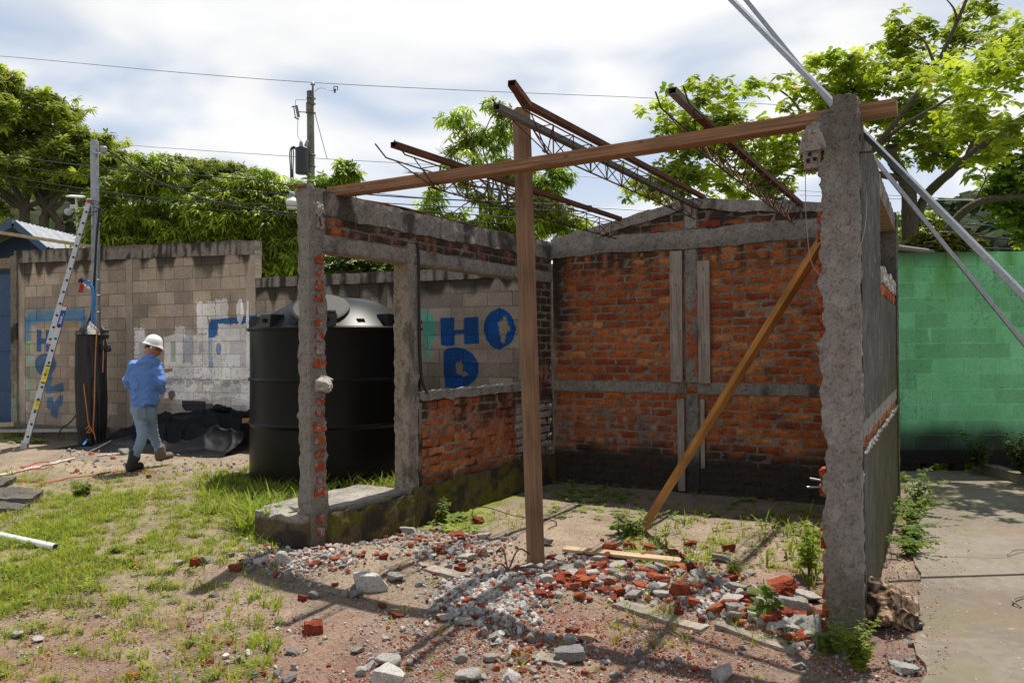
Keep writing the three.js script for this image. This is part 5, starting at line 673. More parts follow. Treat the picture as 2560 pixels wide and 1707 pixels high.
// ---------- the man in the helmet ----------
{
  const Z = 10.05, J = (x, y, dz = 0) => V(x, y, Z - dz), foot = G(335, 1171); const man = thing('person', 'person in white hard hat, blue shirt and jeans walking away by the wall', 'person', foot);
  const cap = (a, b, ra, rb) => p => { const ba = b.clone().sub(a), pa = p.clone().sub(a), h = clamp(pa.dot(ba) / ba.dot(ba)); return pa.addScaledVector(ba, -h).length() - mix(ra, rb, h); };
  const ell = (c, r, q) => p => { const d = p.clone().sub(c); if (q) d.applyQuaternion(q); const k = V3(d.x / r.x, d.y / r.y, d.z / r.z).length(); return (k - 1) * Math.min(r.x, r.y, r.z); };
  const blend = (list, k) => p => { let s = 1e3; for (const f of list) { const d = f(p), h = clamp(0.5 + 0.5 * (s - d) / k); s = mix(s, d, h) - k * h * (1 - h); } return s; };
  const net = (f, pts, pad, cell, nz = () => 0) => { const b = new THREE.Box3().setFromPoints(pts).expandByScalar(pad), v = V3(); return surfaceNet((x, y, z) => f(v.set(x, y, z)) + nz(x, y, z), b.min.toArray(), b.max.toArray(), cell); };
  const turn = new THREE.Quaternion().setFromAxisAngle(V3(0, 1, 0), 0.5), inv = turn.clone().invert();
  const pel = J(359, 1015), waist = J(360, 985), chest = J(361, 935, -0.0), neck = J(370, 893), sL = J(331, 913, 0.03), sR = J(391, 912, -0.06), eL = J(318, 953, 0.0), eR = J(402, 953, 0.0), hL = J(330, 972, -0.20), hR = J(405, 975, -0.20), head = J(381, 868, -0.03);
  const hipL = J(346, 1024, 0.03), hipR = J(373, 1024, -0.05), kL = J(357, 1086, 0.04), kR = J(381, 1083, -0.25), aL = J(336, 1146, 0.02), aR = J(399, 1131, -0.36);
  // one continuous body under the clothes: head, neck, arms with hands
  const finger = (w, d, i, s) => { const b = w.clone().addScaledVector(d, 0.075).add(V3(0.018 * (i - 1.5) * s, 0.004 * (i % 2), 0)), m = b.clone().addScaledVector(d, 0.032).add(V3(0, -0.004, 0)); const e = m.clone().addScaledVector(d, 0.018 + 0.004 * (1.5 - Math.abs(i - 1.5))).add(V3(0, 0.02, 0)); return [cap(b, m, 0.0095, 0.009), cap(m, e, 0.009, 0.007)]; };
  const hand = (w, e, s) => { const d = V3(0.25 * s, 0.12, -0.95).normalize(); return [cap(w, w.clone().addScaledVector(d, 0.07), 0.03, 0.034), ...[0, 1, 2, 3].flatMap(i => finger(w, d, i, s)), cap(w.clone().addScaledVector(d, 0.03).add(V3(-0.03 * s, 0.01, 0)), w.clone().addScaledVector(d, 0.075).add(V3(-0.05 * s, 0.025, 0)), 0.012, 0.009)]; };
  const fwd = V3(0.72, -0.32, -0.62).normalize();
  const face = [ell(head.clone().add(V3(0, 0.01, 0)), V3(0.068, 0.10, 0.082), inv), ell(head.clone().addScaledVector(fwd, 0.040).add(V3(0, -0.055, 0)), V3(0.052, 0.05, 0.055)), cap(head.clone().addScaledVector(fwd, 0.085).add(V3(0, 0.015, 0)), head.clone().addScaledVector(fwd, 0.108).add(V3(0, -0.018, 0)), 0.010, 0.014), ell(head.clone().add(V3(0.052, 0.0, 0.065)), V3(0.012, 0.032, 0.022)), ell(head.clone().add(V3(-0.06, 0.0, -0.05)), V3(0.012, 0.03, 0.02))];
  const bodyF = blend([cap(neck.clone().add(V3(-0.01, -0.05, 0)), head.clone().add(V3(-0.02, -0.03, 0.01)), 0.062, 0.058), cap(chest, pel, 0.07, 0.07), cap(chest, sL, 0.06, 0.035), cap(chest, sR, 0.06, 0.035), cap(sL, eL, 0.045, 0.038), cap(eL, hL, 0.038, 0.027), cap(sR, eR, 0.045, 0.038), cap(eR, hR, 0.038, 0.027), cap(pel, hipL, 0.07, 0.06), cap(pel, hipR, 0.07, 0.06), cap(hipL, kL, 0.06, 0.04), cap(kL, aL, 0.038, 0.03), cap(hipR, kR, 0.06, 0.04), cap(kR, aR, 0.038, 0.03)], 0.03), headF = blend(face, 0.02), handF = blend([...hand(hL, eL, 1), ...hand(hR, eR, -1)], 0.008);
  const skinF = p => { const a = bodyF(p), b = headF(p), c = handF(p), k = 0.02, h = clamp(0.5 + 0.5 * (a - b) / k), s = mix(a, b, h) - k * h * (1 - h); return Math.min(s, c); };
  part(man, 'body', net(skinF, [head, hL, hR, eL, eR, aL, aR], 0.17, 0.010), std([0.36, 0.17, 0.095], { roughness: 0.55 }));
  // hair at the nape, cropped
  part(man, 'hair', net(p => Math.max(ell(head.clone().add(V3(-0.008, 0.02, 0.006)), V3(0.074, 0.104, 0.088), inv)(p), -(p.y - head.y - 0.005), p.clone().sub(head).dot(fwd) - 0.02), [head], 0.14, 0.006), std([0.02, 0.015, 0.012], { roughness: 0.9 }));
  // shirt
  const hem = p => p.y - (J(359, 1016).y + 0.022 * Math.sin((p.x - pel.x) * 9)); const fold = (x, y, z) => { const a = 1 - Math.abs(sn(x * 9 + y * 5, y * 7 - x * 3, z * 6)), b = 1 - Math.abs(sn(x * 20 - y * 12, y * 16, z * 14 + 3)); return -0.026 * a ** 4 - 0.009 * b ** 3 + 0.008; };
  const torso = blend([ell(mix3(chest, waist, 0.1), V3(0.165, 0.20, 0.115), inv), ell(mix3(chest, waist, 0.75), V3(0.152, 0.22, 0.12), inv), ell(J(359, 1008), V3(0.158, 0.16, 0.125), inv), cap(sL, sR, 0.055, 0.055), cap(neck.clone().add(V3(0, -0.055, 0)), neck.clone().add(V3(0.005, -0.02, 0)), 0.10, 0.075)], 0.06);
  const sleeves = blend([cap(sL, eL, 0.056, 0.049), cap(eL, hL, 0.048, 0.042), cap(sR, eR, 0.056, 0.049), cap(eR, hR, 0.048, 0.042)], 0.03);
  const shirtF = p => { const k = 0.028, a = torso(p), b = sleeves(p), h = clamp(0.5 + 0.5 * (a - b) / k), s = mix(a, b, h) - k * h * (1 - h); return Math.max(s, -hem(p)); };
  const shirtM = std([0.12, 0.24, 0.58], { roughness: 0.85 });
  const shirt = part(man, 'shirt', net(shirtF, [sL, sR, eL, eR, hL, hR, pel, neck], 0.16, 0.011, fold), shirtM);
  const col = new THREE.TorusGeometry(0.07, 0.017, 8, 28, Math.PI * 1.7).rotateX(Math.PI / 2 - 0.15).rotateY(2.6).scale(1, 1.5, 1).translate(neck.x, neck.y + 0.01, neck.z); part(shirt, 'collar', col, shirtM);
  // jeans
  const jean = blend([ell(J(359, 1022), V3(0.148, 0.12, 0.115), inv), cap(hipL, kL, 0.090, 0.066), cap(kL, aL, 0.064, 0.05), cap(hipR, kR, 0.086, 0.062), cap(kR, aR, 0.06, 0.05)], 0.045), jf = p => Math.max(jean(p), p.y - J(359, 1006).y);
  const jc = (x, y, z) => { const a = fbm(x * 6, y * 5, z * 6, 3); return mixc([0.12, 0.19, 0.31], [0.26, 0.36, 0.50], clamp(a * 1.4 - 0.2)); };
  const jeans = net(jf, [hipL, hipR, kL, kR, aL, aR, pel], 0.16, 0.011, (x, y, z) => { const low = smooth(1.0, 0.3, y), b = 1 - Math.abs(sn(x * 12, y * 26, z * 12)); return -0.010 * b ** 3 * (0.4 + low) + 0.004; }); const jn = part(man, 'jeans', paint(jeans, jc), std([1, 1, 1], { vertexColors: true, roughness: 0.95 }));
  for (const [c, l] of [[J(352, 1034, 0.135), 0], [J(374, 1033, 0.11), 1]]) { const g = box(0.12, 0.13, 0.012, 0, 0, 0, 4, 4, 1); warp(g, v => { if (v.y < -0.04) v.x *= 1 - 0.5 * (-(v.y + 0.04) / 0.03) * 0.5; v.z -= v.x * v.x * 2; }); part(jn, 'pocket', g.rotateY(l ? 0.45 : -0.1).translate(c.x, c.y, c.z), std([0.15, 0.20, 0.27], { roughness: 0.95 })); }
  // boots
  const boot = (heel, toe, ank, nm, c, sole) => { const f = blend([cap(ank, heel.clone().add(V3(0, 0.07, 0)), 0.066, 0.058), cap(heel.clone().add(V3(0, 0.05, 0)), toe.clone().add(V3(0, 0.042, 0)), 0.052, 0.048), cap(ank.clone().add(V3(0, 0.02, 0)), ank.clone().add(V3(0, 0.06, 0)), 0.066, 0.068)], 0.03); const cut = p => { const d = toe.clone().sub(heel), t = clamp(p.clone().sub(heel).dot(d) / d.dot(d), -0.3, 1.3); return mix(heel.y, toe.y, t) - p.y; }; const b = part(man, nm, net(p => Math.max(f(p), cut(p)), [heel, toe, ank], 0.14, 0.008, (x, y, z) => 0.003 * sn(x * 50, y * 50, z * 50)), std(c, { roughness: 0.9 })); part(b, 'sole', net(p => Math.max(f(p) - 0.006, cut(p), -(cut(p) + 0.022)), [heel, toe, ank], 0.14, 0.008), std(sole, { roughness: 0.95 })); };
  const y1 = gh(foot.x, foot.z) + 0.0; const hl = J(325, 1170, 0.05); hl.y = y1; const tl = J(349, 1172, -0.15); tl.y = gh(tl.x, tl.z); boot(hl, tl, J(335, 1145, 0.02), 'boot', [0.035, 0.032, 0.03], [0.02, 0.02, 0.02]);
  const hr = J(398, 1152, -0.38), tr2 = J(423, 1146, -0.5); boot(hr, tr2, J(399, 1132, -0.36), 'boot', [0.15, 0.125, 0.085], [0.045, 0.04, 0.035]);
  // helmet: shell, ridge, peak, rear strap with its knob
  const hm = std([0.80, 0.80, 0.78], { roughness: 0.35 }), hq = new THREE.Quaternion().setFromUnitVectors(V3(0, 1, 0), V3(0.30, 1, -0.10).normalize()), hc = head.clone().add(V3(-0.0, 0.03, 0)); const pf2 = [[0.147, -0.012], [0.150, 0.0], [0.133, 0.006], [0.128, 0.03], [0.118, 0.07], [0.095, 0.108], [0.06, 0.132], [0.02, 0.142], [0, 0.143]];
  const shell = new THREE.LatheGeometry(pf2.map(q => new THREE.Vector2(...q)), 48); warp(shell, v => { const a = Math.atan2(v.z, v.x); if (v.y < 0.02) { const k = 1 + 0.16 * smooth(0.2, 1, Math.cos(a)); v.x *= k; v.z *= k; v.y -= 0.02 * smooth(0.3, 1, Math.cos(a)); } v.z *= 0.88; v.x *= 1.02; if (v.y > 0.05) { const r = Math.abs(v.z); if (r < 0.02) v.y += 0.008; } }); shell.computeVertexNormals();
  const yaw = new THREE.Quaternion().setFromAxisAngle(V3(0, 1, 0), 0.7); const place = g => g.scale(0.86, 0.9, 0.86).applyQuaternion(yaw).applyQuaternion(hq).translate(hc.x, hc.y, hc.z); const sh = part(man, 'hard_hat', place(shell), std([0.80, 0.80, 0.78], { roughness: 0.35, side: THREE.DoubleSide }));
  const band = new THREE.CylinderGeometry(0.098, 0.092, 0.045, 40, 1, true, Math.PI * 0.75, Math.PI * 1.5).scale(1.02, 1, 0.9).translate(0, -0.03, 0); part(sh, 'head_band', place(band), std([0.015, 0.015, 0.015], { roughness: 0.6, side: THREE.DoubleSide })); part(sh, 'knob', new THREE.CylinderGeometry(0.014, 0.014, 0.012, 14).rotateX(Math.PI / 2).translate(hc.x + 0.02, hc.y - 0.03, hc.z + 0.088), M.white);
}
function mix3(a, b, t) { return a.clone().lerp(b, t); }
// ---------- trees: trunk, limbs and a crown of separate leaf sprays ----------
// a spray of n leaves about one twig end; each leaf a folded blade
function leafSpray(n, len, wid, droop, seed, spread = 1) {
  const R = rng(seed), p = [], idx = [];
  for (let i = 0; i < n; i++) {
    const a = i / n * Math.PI * 2 + R() * 0.8, el = (0.5 - R() * 1.0) * spread, L = len * (0.75 + 0.5 * R()), W = wid * (0.8 + 0.4 * R());
    const d = V3(Math.cos(a) * Math.cos(el), Math.sin(el), Math.sin(a) * Math.cos(el)), s = V3(-Math.sin(a), 0.3 * (R() - 0.5), Math.cos(a)).normalize(), u = d.clone().cross(s).multiplyScalar(0.18 * W), o = p.length / 3;
    const at = (t, k, fold) => { const q = d.clone().multiplyScalar(L * t + 0.02 * len).addScaledVector(s, k * W).add(u.clone().multiplyScalar(fold)); q.y -= droop * L * t * t; p.push(q.x, q.y, q.z); };
    at(0.08, 0, 0); at(0.45, -0.5, 1); at(0.5, 0, -0.2); at(0.45, 0.5, 1); at(0.78, -0.36, 1); at(0.82, 0, -0.1); at(0.78, 0.36, 1); at(1.05, 0, 0.3);
    idx.push(o, o + 1, o + 2, o, o + 2, o + 3, o + 1, o + 4, o + 2, o + 4, o + 5, o + 2, o + 2, o + 5, o + 3, o + 5, o + 6, o + 3, o + 4, o + 7, o + 5, o + 5, o + 7, o + 6);
  }
  const g = new THREE.BufferGeometry(); g.setAttribute('position', new THREE.Float32BufferAttribute(p, 3)); g.setIndex(idx); g.computeVertexNormals(); return g;
}
// a feathery frond: a rib with pairs of small leaflets
function frond(n, len, seed) { const R = rng(seed), p = [], idx = []; for (let f = 0; f < 4; f++) { const a = f / 4 * Math.PI * 2 + R(), d = V3(Math.cos(a), 0.15 * (R() - 0.5), Math.sin(a)), s = V3(-d.z, 0, d.x); for (let i = 1; i <= n; i++) for (const k of [-1, 1]) { const c = d.clone().multiplyScalar(len * i / n); c.y -= 0.25 * len * (i / n) ** 2; const w = len * 0.34 * Math.sin(Math.PI * (0.2 + 0.75 * i / n)), o = p.length / 3, q = len * 0.10; const A = c.clone().addScaledVector(d, -q * 0.5), B = c.clone().addScaledVector(s, k * w).addScaledVector(d, q * 0.6), C = c.clone().addScaledVector(d, q * 0.5); B.y -= 0.06 * len; for (const v of [A, B, C]) p.push(v.x, v.y, v.z); idx.push(o, o + 1, o + 2); } } const g = new THREE.BufferGeometry(); g.setAttribute('position', new THREE.Float32BufferAttribute(p, 3)); g.setIndex(idx); g.computeVertexNormals(); return g; }
const leafMat = (t = 0.45, r = 0.55, s = 1) => new THREE.MeshPhysicalMaterial({ color: 0xffffff, specularIntensity: s, roughness: r, transmission: t, thickness: 0, side: THREE.DoubleSide, ior: 1.35 });
const LEAF = { glossy: leafMat(0.52, 0.5, 0.6), soft: leafMat(0.62, 0.8, 0.3), grass: leafMat(0.45, 0.8, 0.4) };
const DUM = new THREE.Object3D(), COL = new THREE.Color();
function scatterLeaves(parent, name, geo, mat, spots, o) {
  const im = new THREE.InstancedMesh(geo, mat, spots.length), R = rng(o.seed || 1), b = parent.position; im.name = name; shade(im);
  spots.forEach((s, i) => { DUM.position.set(s.x - b.x, s.y - b.y, s.z - b.z); DUM.rotation.set((R() - 0.5) * o.tilt, R() * 6.283, (R() - 0.5) * o.tilt); DUM.scale.setScalar((s.k || 1) * (0.7 + 0.6 * R())); DUM.updateMatrix(); im.setMatrixAt(i, DUM.matrix); const c = mixc(o.c0, o.c1, R()); const q = R() < (o.odd || 0) ? o.oddC : c, t = s.t || 1; COL.setRGB(q[0] * t, q[1] * t, q[2] * t); im.setColorAt(i, COL); });
  if (name === 'crown' || name === 'foliage') im.userData.kind = 'stuff'; im.instanceMatrix.needsUpdate = true; parent.add(im); return im;
}
function limb(a, b, r0, r1, bow, seed, seg = 14) { const R = rng(seed), m = a.clone().lerp(b, 0.5).add(V3((R() - 0.5) * bow, bow * (0.3 + 0.4 * R()), (R() - 0.5) * bow)), m2 = a.clone().lerp(b, 0.25).add(V3((R() - 0.5) * bow * 0.6, 0, (R() - 0.5) * bow * 0.6)); return taper([a, m2, m, b], r0, r1, seg); }
function taper(pts, r0, r1, seg = 24, rad = 8) { const c = new THREE.CatmullRomCurve3(pts), g = new THREE.TubeGeometry(c, seg, 1, rad, false), p = g.attributes.position, v = V3(), ct = V3(); for (let i = 0; i <= seg; i++) { c.getPointAt(i / seg, ct); const r = mix(r0, r1, (i / seg) ** 0.8); for (let j = 0; j <= rad; j++) { const k = i * (rad + 1) + j; v.fromBufferAttribute(p, k).sub(ct).setLength(r * (1 + 0.12 * sn(i * 0.8, j * 1.3, r0 * 50))).add(ct); p.setXYZ(k, v.x, v.y, v.z); } } g.computeVertexNormals(); return g; }
const barkM = (c) => std(c, { map: T.rough, bumpMap: T.rough, bumpScale: 0.02, roughness: 1 });
const BARK = barkM([0.15, 0.115, 0.085]), BARKL = barkM([0.30, 0.25, 0.20]);
// blobs are [px, py, rx, ry] in the photograph at depth Z: where the masses of leaves hang
function tree(label, o) {
  const Z = o.Z, foot = V(o.foot, 900, Z); foot.y = gh(foot.x, foot.z) - 0.05; const t = thing(o.name || 'tree', label, 'tree', foot, o.group), R = rng(o.seed);
  const blobs = o.blobs.map(([x, y, rx, ry, dz = 0]) => ({ c: V(x, y, Z + dz), rx: rx * Z / F, ry: ry * Z / F, rz: (o.deep || 1) * (rx + ry) / 2 * Z / F }));
  const forks = (o.forks || [[o.foot, 640]]).map(([x, y, dz = 0]) => V(x, y, Z + dz)); const bark = o.bark || BARK;
  forks.forEach((f, i) => part(t, 'trunk', taper([foot.clone().add(V3(0.12 * i, 0, 0)), foot.clone().lerp(f, 0.55).add(V3(0.1 * (R() - 0.5), 0, 0.1)), f], o.r, o.r * 0.6, 22, 10), bark));
  blobs.forEach((b, i) => { const f = forks[i % forks.length]; if (o.nolimb) return; const g = [limb(f, b.c, o.r * 0.42, o.r * 0.12, 0.18 * f.distanceTo(b.c), i + o.seed)]; for (let k = 0; k < 5; k++) { const e = b.c.clone().add(V3((R() - 0.5) * 1.5 * b.rx, (R() - 0.3) * 1.2 * b.ry, (R() - 0.5) * 1.4 * b.rz)); g.push(limb(b.c.clone().lerp(f, 0.25 * R()), e, o.r * 0.14, o.r * 0.04, 0.15 * b.rx, k * 7 + i)); } part(t, 'branch', boxUV(join(g), 1), bark); });
  const spots = []; let vol = 0; for (const b of blobs) { b.v = (b.rx * b.ry * b.rz) ** (2 / 3); vol += b.v; }
  for (const b of blobs) {
    const n = Math.round(o.n * b.v / vol), per = 11, cr = o.cr || 0.30; let q = 0;
    for (let i = 0; i < n / per * 1.6;) {
      const x = R() * 2 - 1, y = R() * 2 - 1, z = R() * 2 - 1; q = Math.hypot(x, y, z); if (q > 1) continue; i++;
      const f = q > 0.05 ? mix(q, Math.pow(q, 0.4), 0.7) / q : 1, cx = b.c.x + x * f * b.rx, cy = b.c.y + y * f * b.ry, cz = b.c.z + z * f * b.rz; if (fbm(cx * (o.lf || 1.6), cy * (o.lf || 1.6), cz * (o.lf || 1.6) + o.seed, 3) < (o.gap ?? 0.42)) continue;
      const r = cr * (0.5 + 0.9 * R()), tone = 0.6 + 0.7 * R();
      for (let k = 0; k < per; k++) { const a = R() * 6.283, e = Math.sqrt(R()) * r, py = cy + (R() - 0.5) * r * (o.flat ?? 1.0); if (py < foot.y + 0.2) continue; spots.push({ x: cx + Math.cos(a) * e, y: py, z: cz + Math.sin(a) * e, t: tone }); }
    }
  }
  scatterLeaves(t, 'crown', o.leaf, o.mat, spots, { tilt: o.tilt ?? 1.0, seed: o.seed + 5, c0: o.c0, c1: o.c1, odd: o.odd ?? 0.03, oddC: o.oddC || [0.3, 0.28, 0.03] });
  return t;
}
const MANGO = leafSpray(10, 0.145, 0.044, 0.6, 3, 1.3), MANGO_S = leafSpray(9, 0.15, 0.044, 0.7, 13, 1.2), BROAD = leafSpray(7, 0.105, 0.055, 0.35, 5, 1.0), FROND = leafSpray(18, 0.20, 0.055, 0.3, 9, 1.4), FAR = leafSpray(7, 0.42, 0.24, 0.3, 23), SMALL = leafSpray(6, 0.12, 0.07, 0.3, 33);
const GM0 = [0.13, 0.23, 0.016], GM1 = [0.54, 0.66, 0.055];
// the feathery tree on the far left
tree('wide dark feathery tree with spreading layers at the left edge', { Z: 23, foot: 80, seed: 11, r: 0.22, n: 2600, cr: 0.5, flat: 0.55, leaf: FROND, mat: LEAF.soft, c0: [0.15, 0.21, 0.022], c1: [0.52, 0.58, 0.06], odd: 0.06, tilt: 1.0, lf: 1.3, gap: 0.45, forks: [[60, 520], [110, 540], [150, 560]], deep: 0.9,
  blobs: [[-60, 235, 120, 45], [60, 275, 130, 42], [-40, 330, 160, 50], [110, 325, 80, 36], [190, 375, 100, 45], [30, 415, 150, 50], [-60, 480, 110, 60], [250, 395, 70, 30], [60, 455, 100, 30], [285, 430, 60, 50], [180, 430, 90, 50], [-30, 180, 60, 25], [-90, 400, 120, 80], [250, 460, 50, 36]] });
tree('far flat topped tree rising behind the bushy trees, left of the utility pole', { Z: 34, foot: 420, seed: 17, r: 0.3, n: 1500, cr: 0.8, flat: 0.5, leaf: FROND, mat: LEAF.soft, c0: [0.14, 0.19, 0.03], c1: [0.36, 0.41, 0.06], tilt: 1.0, lf: 0.8, forks: [[420, 560], [560, 520]],
  blobs: [[340, 420, 60, 30], [430, 425, 70, 26], [520, 430, 60, 20], [590, 440, 50, 18], [640, 450, 40, 20], [480, 450, 110, 30], [380, 460, 70, 30]] });
// glossy bushy trees along the back of the wall
const GB = 'glossy bushy trees behind the block wall';
const bushy = (label, x, blobs, seed, n, o = {}) => tree(label, { name: 'bushy_tree', Z: 17, foot: x, seed, r: 0.13, n, leaf: MANGO, mat: LEAF.glossy, c0: GM0, c1: GM1, tilt: 1.2, lf: 1.8, gap: 0.435, group: GB, forks: [[x, 640], [x - 25, 600], [x + 30, 600]], deep: 0.75, ...o, blobs });
bushy('glossy bushy tree directly right of the steel pole', 330, [[370, 430, 70, 36], [395, 440, 55, 34], [330, 480, 80, 50], [400, 530, 90, 60], [310, 560, 80, 60], [470, 545, 36, 40], [370, 590, 120, 50], [290, 620, 90, 40], [260, 540, 30, 40], [460, 600, 80, 50]], 21, 3000);
bushy('glossy bushy tree in the middle of the row, above the wall step', 570, [[575, 478, 56, 34], [540, 510, 44, 40], [625, 500, 44, 40], [560, 540, 100, 60], [640, 560, 80, 60], [540, 610, 110, 50], [660, 620, 80, 50], [620, 670, 90, 40]], 22, 3000);
bushy('glossy bushy tree around the foot of the utility pole', 745, [[690, 490, 40, 26], [662, 455, 22, 24], [848, 424, 28, 26], [826, 455, 34, 24], [740, 530, 60, 36], [690, 560, 60, 60], [730, 620, 60, 60], [866, 442, 14, 14], [810, 490, 50, 24], [720, 680, 70, 36]], 23, 1900);
bushy('low pale leafy bush seen through the doorway and window of the shed', 900, [[850, 650, 60, 30], [930, 660, 60, 24], [1000, 665, 60, 22], [1080, 660, 60, 24], [1160, 650, 60, 30], [1230, 640, 60, 40], [900, 680, 120, 26]], 24, 700, { leaf: SMALL, c0: [0.07, 0.12, 0.015], c1: [0.18, 0.25, 0.03], Z: 15.5, r: 0.05, group: undefined });
tree('slender many stemmed tree rising behind the left truss and post', { Z: 16, foot: 1230, seed: 31, r: 0.06, n: 1600, cr: 0.24, leaf: MANGO_S, mat: LEAF.glossy, c0: [0.14, 0.25, 0.016], c1: [0.55, 0.67, 0.05], bark: BARKL, tilt: 1.2, lf: 1.9, gap: 0.46, forks: [[1200, 500], [1225, 470], [1250, 480], [1270, 500], [1215, 520], [1290, 520]], deep: 0.8,
  blobs: [[1155, 300, 32, 22], [1170, 345, 55, 36], [1225, 345, 50, 40], [1255, 300, 40, 40], [1245, 255, 22, 20], [1180, 395, 65, 40], [1250, 410, 70, 50], [1100, 380, 22, 24], [1340, 430, 60, 40], [1385, 450, 40, 36], [1140, 480, 70, 36], [1070, 470, 40, 20], [1030, 440, 26, 16], [1300, 490, 80, 50], [1380, 510, 50, 40], [1120, 540, 80, 36], [1200, 560, 90, 40], [1310, 560, 80, 40], [1420, 560, 40, 24], [1020, 430, 18, 10]] });
// the broad leaved tree on the right: near, with whorls of big leaves lit from behind
{
  const Z = 12.6, t = tree('large broad leaved tree leaning over the right wall of the shed', { Z, foot: 2270, seed: 41, r: 0.17, n: 4400, cr: 0.33, flat: 0.8, leaf: BROAD, mat: LEAF.soft, c0: [0.17, 0.27, 0.018], c1: [0.60, 0.68, 0.05], odd: 0.02, oddC: [0.4, 0.33, 0.03], tilt: 0.9, lf: 2.6, gap: 0.485, nolimb: true, forks: [[2275, 470]], deep: 1.3,
    blobs: [[1700, 250, 60, 24], [1790, 235, 80, 30], [1880, 255, 90, 44], [1990, 220, 90, 44], [1930, 195, 40, 22], [2100, 200, 90, 60], [2060, 160, 60, 26], [2190, 230, 110, 70], [2300, 200, 110, 80], [2420, 160, 110, 70, -0.6], [2500, 250, 110, 90, -3.2], [2290, 70, 60, 36], [2350, 110, 70, 34], [2240, 120, 40, 30], [2520, 120, 80, 60, -2.5], [2340, 300, 100, 60, 0.4], [2230, 340, 70, 40], [2330, 370, 60, 34], [2450, 350, 90, 50, 0], [2540, 380, 60, 50, -3.2], [1740, 330, 80, 50], [1830, 340, 90, 60], [1940, 320, 90, 60], [1650, 420, 60, 44], [1730, 430, 80, 50], [1850, 430, 80, 50], [1950, 420, 80, 50], [1640, 470, 40, 24], [1900, 480, 60, 30], [2030, 330, 70, 60], [2520, 20, 60, 24], [2440, 30, 30, 14], [2120, 290, 70, 50]] });
  const q = (x, y, d = 0) => V(x, y, Z + d), br = (pts, r0, r1, n = 'branch') => part(t, n, boxUV(taper(pts.map(a => q(...a)), r0, r1, 34, 9), 1), BARK);
  br([[2275, 480], [2258, 440], [2230, 390, -0.2], [2230, 365, -0.3]], 0.1, 0.09); br([[2245, 445], [2150, 420, -0.3], [2180, 380, -0.9], [2260, 280, -1.4], [2340, 165, -1.7], [2400, 40, -1.9], [2440, -60, -2.0]], 0.058, 0.02); br([[2175, 385, -0.9], [2250, 320, -1.2], [2350, 260, -1.4], [2440, 200, -1.4]], 0.038, 0.014);
  br([[2290, 560], [2310, 500], [2390, 420, -0.9], [2470, 355, -1.6], [2600, 270, -2.4]], 0.085, 0.045); br([[2415, 400, -0.35], [2440, 345, -0.3], [2500, 290]], 0.045, 0.02); br([[2330, 430, -0.2], [2338, 405, -0.2], [2350, 360, -0.2]], 0.018, 0.008);
  br([[2060, 400, 0.2], [1960, 330, 0.3], [1900, 310, 0.4], [1850, 330, 0.4]], 0.045, 0.015); br([[2040, 430, 0.3], [1980, 415, 0.3], [1900, 430, 0.4], [1820, 440, 0.4]], 0.04, 0.015); br([[2075, 470, 0.2], [2040, 380, 0.2], [1990, 260, 0.2], [1930, 210, 0.2]], 0.05, 0.012); br([[2340, 165, -1.7], [2310, 100, -1.6], [2270, 70, -1.5]], 0.025, 0.008); br([[2395, 50, -1.9], [2385, 20, -1.9], [2360, -10, -1.9]], 0.02, 0.006);
  part(t, 'stump', boxUV(taper([q(2272, 640), q(2270, 560), q(2268, 460)], 0.11, 0.075, 16, 10), 1), barkM([0.10, 0.085, 0.065]));
}
{
  const t = tree('second broad leaved tree at the right edge with a bare twiggy limb', { Z: 13.5, foot: 2380, seed: 51, r: 0.1, n: 520, cr: 0.26, leaf: BROAD, mat: LEAF.soft, c0: [0.10, 0.19, 0.012], c1: [0.34, 0.46, 0.03], tilt: 0.9, lf: 1.9, gap: 0.41, nolimb: true, forks: [[2400, 600]], deep: 1.1, blobs: [[2560, 420, 60, 50], [2530, 350, 40, 30], [2540, 480, 60, 50], [2600, 540, 50, 50], [2580, 590, 30, 30], [2560, 520, 40, 26]] });
  const q = (x, y, d = 0) => V(x, y, 13.5 + d), br = (pts, r0, r1) => part(t, 'branch', boxUV(taper(pts.map(a => q(...a)), r0, r1, 26, 8), 1), BARK);
  br([[2400, 610], [2370, 585], [2410, 530, -0.2], [2450, 505, -0.3], [2560, 490, -0.3]], 0.085, 0.05); br([[2425, 520, -0.2], [2450, 480, -0.2], [2465, 440, -0.2], [2440, 420, -0.2], [2385, 420, -0.2]], 0.018, 0.005); br([[2462, 440, -0.2], [2480, 410, -0.2], [2520, 400, -0.2]], 0.01, 0.004); br([[2438, 420, -0.2], [2432, 400, -0.2], [2470, 385, -0.2]], 0.008, 0.003); br([[2460, 460, -0.2], [2490, 430, -0.2], [2500, 395, -0.2]], 0.01, 0.003);
}
tree('small leafy tree behind the green wall, by the bare stump', { Z: 16, foot: 2270, seed: 61, r: 0.05, n: 500, leaf: MANGO_S, mat: LEAF.glossy, c0: GM0, c1: GM1, tilt: 1.2, gap: 0.3, blobs: [[2268, 580, 40, 40], [2310, 590, 34, 30], [2330, 560, 24, 24]] });
tree('low yellowish bush just over the top of the green wall', { name: 'bush', Z: 11.4, foot: 2350, seed: 63, r: 0.02, n: 300, leaf: SMALL, mat: LEAF.soft, c0: [0.12, 0.13, 0.01], c1: [0.3, 0.27, 0.02], gap: 0.2, blobs: [[2350, 612, 30, 9], [2380, 618, 26, 6], [2320, 620, 20, 5]] });
